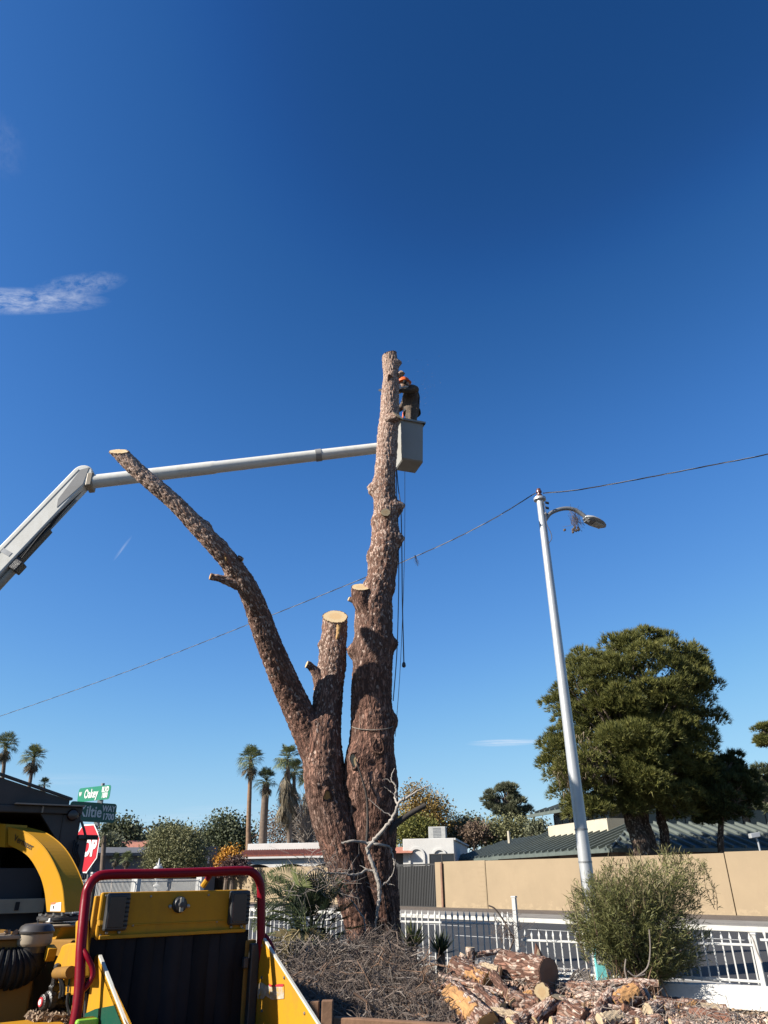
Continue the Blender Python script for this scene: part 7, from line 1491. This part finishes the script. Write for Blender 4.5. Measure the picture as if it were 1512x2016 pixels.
tag(tw.build('loose_twigs', 'twig_pale'), 'loose pale twigs strewn around the palm and logs', 'twigs', kind='stuff')
# bark flakes and chips strewn over the pile
Cc = []
for i in range(6500):
    x = rr.uniform(850, 1512); yt = np.interp(x, [850, 940, 1080, 1200, 1350, 1512], [1935, 1900, 1915, 1948, 1985, 1990]); y = yt + rr.random() * (2045 - yt); Cc.append(at(x, y, slopeY(y) + rr.uniform(-.08, .04)))
V, F = quads(np.array(Cc) - np.array([0, 0, .05]), .034, np.array([-.4, -.8, .9]), 2.2); tag(mesh_np('bark_chips', V, F, 'chips_red'), 'bark flakes and wood chips strewn over the log pile', 'chips', kind='stuff')
Cc = [];
for i in range(2600):
    p = onground(rr.uniform(1330, 1600), rr.uniform(1975, 2080)); p[2] = .0 + rr.random() * .012; Cc.append(p)
V, F = quads(np.array(Cc), .03, np.array([0, 0, 2.5]), 1.8); tag(mesh_np('ground_chips', V, F, 'chips'), 'pale chips on the ground by the low wall', 'chips', kind='stuff')

# ---- logs
def log(label, a, c, rpx, pale=(.6, .7), cm='cut_wood', rp2=None, Ya=None, Yc=None, start_cut=True, cutn=None, split=None, name='log', curve=0.0, base='log_bark', seed=None, lift=0.0):
    Ya = slopeY(a[1]) if Ya is None else Ya; Yc = slopeY(c[1]) if Yc is None else Yc; A = at(a[0], a[1], Ya) + ZU * lift; C = at(c[0], c[1], Yc) + ZU * lift; k = mpp(a[0], a[1], Ya); r0_ = rpx * k; r1_ = (rp2 or rpx) * k
    t = thing(name, label, 'log', ((A + C) / 2 - ZU * r0_), 'cut logs and chunks in the pile'); mid = (A + C) / 2 + ZU * curve; ax = nrm(C - A); fr = np.array([0, 0, 1.0]) if abs(ax[2]) < .9 else np.array([1.0, 0, 0])
    sd_ = seed if seed is not None else int(abs(a[0]) * 7 + a[1]) % 97
    P = [A, A + (mid - A) * .5 + ZU * curve * .25, mid, mid + (C - mid) * .5 + ZU * curve * .25, C]; r_ = list(np.linspace(r0_, r1_, 5))
    bark_tube('bark', t, P, r_, base, ds=max(.012, r0_ * .14), na=40 if r0_ > .07 else 22, pale=pale, seed=sd_, cutn=cutn, cut=True, cutmat=cm, start_cut=start_cut, rough=min(.018, r0_ * .14), lobes=.10, frame=fr)
    if split:
        # split face: a flat-ish torn plate let into the side facing the camera
        mat_s, a0, a1, w = split; n = nrm(np.array([-.35, -.75, .6])); n = nrm(n - ax * np.dot(n, ax)); s_ = np.cross(ax, n); L = np.linalg.norm(C - A); V = []; nu, nv_ = 14, 7
        for i in range(nu + 1):
            f = a0 + (a1 - a0) * i / nu; cc = A + (C - A) * f; rr_ = r0_ + (r1_ - r0_) * f
            for j in range(nv_ + 1):
                g_ = (j / nv_ * 2 - 1); ww = w * rr_ * (1 - .35 * abs(f - .5)) * (1 + .15 * math.sin(i * 2.1 + sd_)); V.append(cc + s_ * g_ * ww + n * (rr_ * (1.09 - .22 * g_ * g_) + .004 * math.sin(i * 1.3 + j * 2.3) * (abs(g_) < .9)) - n * (.05 * (abs(g_) > .99 or i in (0, nu))))
        F = [(i * (nv_ + 1) + j, i * (nv_ + 1) + j + 1, (i + 1) * (nv_ + 1) + j + 1, (i + 1) * (nv_ + 1) + j) for i in range(nu) for j in range(nv_)]
        fib = np.array([(i / nu * L * 5 + sd_, j / nv_ * 7, 0) for i in range(nu + 1) for j in range(nv_ + 1)]); mesh_np('split_face', np.array(V), F, mat_s, t, False, None, {'fib': ('FLOAT_VECTOR', fib)})
    return t
log('largest red-barked log with a dark sawn end, centre of the pile', (990, 1906), (1080, 1921), 29, (.5, .4), 'cut_wood_brown', Ya=10.2, Yc=9.7, seed=3)
log('round log with a pale sawn face turned to the camera below the largest log', (1082, 1955), (1067, 1953), 13.5, Ya=10.3, Yc=9.2, cutn=(-.12, -.98, .12), seed=5)
log('bent log with a curved pale cut end right of the round sawn face', (1050, 2012), (1110, 1966), 13, (.7, .7), Ya=8.9, Yc=9.2, curve=.03, cutn=(.4, -.2, .9), seed=6)
log('big split log with a bright orange torn side at the lower left of the pile', (884, 1962), (960, 2030), 30, (.5, .6), 'cut_wood_orange', Ya=9.4, Yc=8.8, split=('split_wood', .05, .85, .75), seed=7)
log('reddish chunk with an orange split edge above the big split log', (893, 1908), (962, 1940), 24, (.4, .4), 'cut_wood_orange', Ya=10.1, Yc=9.8, split=('split_wood', .45, .98, .6), seed=8)
log('short upright pinkish chunk at the top left of the pile', (926, 1902), (926, 1866), 9, (.8, .9), Ya=10.4, Yc=10.4, seed=9, cm='split_pale')
log('stubby pale chunk leaning beside the upright one', (905, 1905), (914, 1880), 9, (.8, .9), Ya=10.4, Yc=10.4, seed=10, cm='split_pale')
log('thin pale branch lying flat at the top of the pile', (938, 1880), (985, 1873), 5, (.9, 1), Ya=10.4, Yc=10.5, seed=11)
log('slim dark log slanting down below the largest log', (970, 1918), (1012, 1975), 8.5, (.1, .1), Ya=9.7, Yc=9.2, seed=12, base='pine_bark')
log('long whitish branch lying across the right of the pile', (1185, 1938), (1296, 1937), 6.5, (1, 1), Ya=9.7, Yc=9.5, seed=13, curve=.02)
log('short broken pale branch pointing down from the whitish branch', (1262, 1940), (1284, 1974), 5.5, (.9, .9), Ya=9.45, Yc=9.2, seed=14)
log('mottled pinkish log slanting down at the middle of the pile', (1203, 1955), (1160, 2026), 12, (.8, .8), Ya=9.3, Yc=8.7, seed=15)
log('bright orange split chunk under the whitish branch', (1208, 1985), (1258, 1955), 22, (.3, .3), 'cut_wood_orange', Ya=9.2, Yc=9.3, split=('split_wood', .05, .95, .8), seed=16)
log('sawn brown slab beside the orange split chunk', (1226, 1985), (1248, 1998), 9, (.2, .2), 'cut_wood_brown', Ya=8.95, Yc=8.95, seed=17)
log('thick pale slab with a sawn face right of the orange chunk', (1275, 1990), (1300, 1984), 14, (.9, .9), 'split_pale', Ya=9.0, Yc=9.1, seed=18, cutn=None)
log('squat pinkish round right of the pale slab', (1305, 1990), (1330, 1992), 16, (.9, 1), Ya=9.1, Yc=9.1, seed=19)
log('long red log with a tan sawn end at the lower right', (1340, 2000), (1452, 2018), 19, (.35, .35), 'cut_wood_orange', Ya=9.1, Yc=8.9, split=('split_red', .12, .95, .7), seed=20)
log('dark shaded log lying behind the red log by the low wall', (1290, 1972), (1390, 1982), 11, (.3, .3), Ya=9.6, Yc=9.6, seed=21)
log('whitish knobbly log at the far left of the pile', (865, 1925), (935, 1955), 10, (1, .9), Ya=9.9, Yc=9.6, seed=22)
log('mottled log at the bottom edge below the round sawn face', (1005, 2022), (1075, 1990), 16, (.8, .8), Ya=8.8, Yc=9.1, seed=23)
log('dark mottled log right of the bent log at the bottom', (1108, 1992), (1150, 2012), 19, (.5, .4), 'cut_wood_brown', Ya=9.0, Yc=8.8, seed=24)
log('pale split slab at the bottom edge left of the orange chunk', (1180, 2012), (1225, 2005), 14, (1, 1), 'split_pale', Ya=8.7, Yc=8.8, split=('split_pale', .02, .98, .9), seed=25)
log('broad pinkish log on the bottom edge below the pale slab', (1255, 2020), (1300, 2016), 15, (.9, .9), Ya=8.7, Yc=8.75, seed=26)
log('thin grey branch sticking out left of the big split log', (850, 1935), (890, 1990), 5, (.9, .9), Ya=9.5, Yc=9.2, seed=27)
log('red flaky log half buried left of the bent log', (1000, 1965), (1058, 1985), 17, (.55, .55), Ya=9.3, Yc=9.2, seed=28)
log('rough log behind the round sawn face at the right', (1095, 1945), (1165, 1950), 13, (.5, .6), Ya=9.8, Yc=9.7, seed=29)
log('long weathered log lying behind the pile left of the whitish branch', (1110, 1940), (1200, 1944), 9, (.7, .7), Ya=10.0, Yc=9.8, seed=30, base='pine_bark')
log('flaky chunk between the slim dark log and the big split log', (935, 1955), (985, 1992), 17, (.7, .7), Ya=9.3, Yc=9.1, seed=31)
for i_, (la, a_, c_, rp_, pl_, cm_, Y1_, Y2_, sp_) in enumerate((
    ('pinkish flaky log at the left end of the pile beside the brush', (862, 1958), (905, 1990), 15, .85, 'cut_wood', 9.4, 9.2, None),
    ('short pale log tucked under the reddish chunk', (905, 1948), (950, 1962), 11, .95, 'cut_wood', 9.6, 9.5, None),
    ('tan split board lying across the centre of the pile', (960, 1990), (1030, 2005), 9, .9, 'cut_wood', 9.0, 8.9, ('split_pale', .03, .97, .9)),
    ('small orange split wedge left of the round sawn face', (1025, 1968), (1052, 1958), 10, .4, 'cut_wood_orange', 9.4, 9.4, ('split_wood', .05, .95, .85)),
    ('flaky pinkish log right of the round sawn face', (1095, 1975), (1150, 1985), 13, .9, 'cut_wood', 9.2, 9.1, None),
    ('pale knotty log below the long whitish branch', (1130, 1965), (1190, 1962), 10, 1.0, 'cut_wood', 9.5, 9.4, None),
    ('orange-faced chunk between the pale slab and the long red log', (1300, 1978), (1345, 1988), 12, .6, 'cut_wood_orange', 9.35, 9.3, ('split_wood', .1, .9, .7)),
    ('short flaky log below the long red log at the bottom edge', (1320, 2018), (1370, 2024), 12, .9, 'cut_wood', 8.7, 8.7, None),
    ('small pale round near the right end of the pile', (1405, 1990), (1428, 1994), 9, .9, 'cut_wood', 9.4, 9.4, None),
    ('thick pinkish log lying at the very bottom centre of the pile', (1085, 2022), (1150, 2030), 18, .85, 'cut_wood', 8.6, 8.6, None),
    ('pale split billet at the right behind the long red log', (1370, 1985), (1430, 1990), 10, .9, 'cut_wood', 9.45, 9.4, ('split_pale', .05, .95, .9)),
    ('tan split billet at the bottom right corner of the pile', (1400, 2014), (1470, 2020), 11, .9, 'cut_wood', 8.95, 8.95, ('split_pale', .05, .95, .8)),
    ('orange split billet leaning right of the squat pinkish round', (1340, 1998), (1372, 1978), 9, .5, 'cut_wood_orange', 9.1, 9.3, ('split_wood', .05, .95, .85)),
    ('pinkish log half hidden right of the mottled slanting log', (1215, 2018), (1262, 2000), 13, .9, 'cut_wood', 8.75, 8.8, None),
    ('pale split wedge on top of the pile left of the largest log', (945, 1905), (985, 1915), 11, .8, 'cut_wood', 10.0, 9.9, ('split_pale', .05, .95, .85)),
    ('tan torn slab leaning on the big split log', (930, 1985), (975, 1962), 10, .7, 'cut_wood', 9.1, 9.3, ('split_wood', .05, .95, .8)),
    ('slender whitish branch across the left half of the pile', (895, 1930), (990, 1955), 5, 1.0, 'cut_wood', 9.6, 9.35, None),
    ('slender crooked branch across the right half of the pile', (1160, 1975), (1260, 1990), 4.5, 1.0, 'cut_wood', 9.1, 8.95, None))):
    log(la, a_, c_, rp_, (pl_, pl_), cm_, Ya=Y1_, Yc=Y2_, seed=50 + i_, split=sp_)
# upright splinter
spn = thing('wood_splinter', 'tall pointed bark splinter standing up behind the largest log', 'log', at(1062, 1900, 10.3), 'cut logs and chunks in the pile')
def spl(x, y, dy=0): return at(x, y, 10.3 + dy)
b = MB(); b.prism([spl(1051, 1895), spl(1052, 1875), spl(1054, 1856), spl(1060, 1866), spl(1068, 1882), spl(1075, 1902)], (0.02, .07, 0)); b.build('splinter', 'split_red', spn, bevel=.008)
b = MB(); b.prism([spl(1056, 1880, -.01), spl(1059, 1868, -.01), spl(1066, 1888, -.01), spl(1062, 1897, -.01)], (0, -.012, 0)); b.build('pale_flake', 'split_pale', spn)
# dead frond tuft and thin roots by the fence
tf = thing('dry_grass_tuft', 'tuft of dry yellow fronds under the bush', 'plant', at(1195, 1935, 10.0)); b = MB(); c0 = at(1195, 1935, 10.0)
for i in range(90):
    d = nrm(np.array([random.gauss(0, .8), random.gauss(-.2, .4), abs(random.gauss(.4, .4))])); L = random.uniform(.12, .32); s_ = nrm(np.cross(d, (0, 0, 1))) * .008; c1 = c0 + rng.normal(0, .06, 3) * np.array([2, 1, .3]); b.add([c1 - s_, c1 + s_, c1 + d * L - ZU * .05], [(0, 1, 2)])
b.build('fronds', 'dry_frond', tf)
rb = thing('root_tangle', 'pale thin looping roots beside the marker post', 'roots', at(1150, 1940, 10.2)); b = MB()
for i in range(14):
    a_ = at(1110 + random.uniform(0, 30), 1935 + random.uniform(-4, 8), 10.2); c_ = at(1165 + random.uniform(-12, 6), 1935 + random.uniform(-10, 8), 10.2); m_ = at(1150 + random.uniform(-15, 12), 1903 + random.uniform(0, 20), 10.2); b.tube(bez([a_, m_, c_], 8), random.uniform(.004, .009), 5)
b.build('root', 'twig_pale', rb)
fs_ = thing('fence_twigs', 'bare twiggy sprig leaning on the fence post', 'twigs', at(985, 1880, 11.6)); b = MB()
for i in range(70):
    p = at(random.gauss(1000, 16), random.gauss(1830, 12), 11.8); b.tube([p, p + rng.normal(0, .06, 3), p + rng.normal(0, .1, 3)], [.004, .003, .001], 3, False)
b.tube(bez([at(1012, 1850, 11.8), at(995, 1818, 11.8), at(975, 1790, 11.8), at(962, 1783, 11.8)], 5), .012, 5); b.tube(bez([at(1012, 1850, 11.8), at(1000, 1880, 11.8), at(995, 1900, 11.8)], 5), .012, 5); b.build('sprig', 'twig', fs_)
st = thing('broken_stick', 'pale broken stick caught in the right fence panel', 'stick', at(1495, 1880, 10.4)); b = MB(); b.tube(bez([at(1472, 1834, 10.4), at(1482, 1848, 10.4), at(1490, 1872, 10.4), at(1500, 1895, 10.4)], 5), [.006] * 6 + [.01] * 10, 6); b.build('stick_body', 'dead_wood', st)

# ---- timber planter edge beside the chipper
tb = thing('timber_edging', 'rough brown timber edging with upright posts beside the chipper', 'timber', (*at(640, 2010, 8.3)[:2], 0))
def tbx(px0, py0, px1, py1, Y, d=.09, nm='timber_post'):
    p = at(px0, py0, Y); q = at(px1, py0, Y); b = MB(); zb_ = at(px0, py1, Y)[2]; b.obox(((p + q) / 2)[:2].tolist() + [(p[2] + zb_) / 2], ((q - p)[0] / 2, (q - p)[1] / 2, 0), (0, d / 2, 0), (0, 0, (p[2] - zb_) / 2)); return b.build(nm, 'timber', tb, bevel=.008)
tbx(634, 1969, 656, 2060, 8.3); tbx(612, 1970, 629, 2060, 8.35); tbx(600, 1970, 609, 2060, 8.4)
b = MB(); a_ = at(657, 2001, 8.35); c_ = at(900, 2016, 8.2); d = nrm(c_ - a_); b.obox((a_ + c_) / 2 - ZU * .06, (c_ - a_) / 2, np.cross(d, ZU) * .05, (0, 0, .06)); b.build('timber_beam', 'timber', tb, bevel=.01)
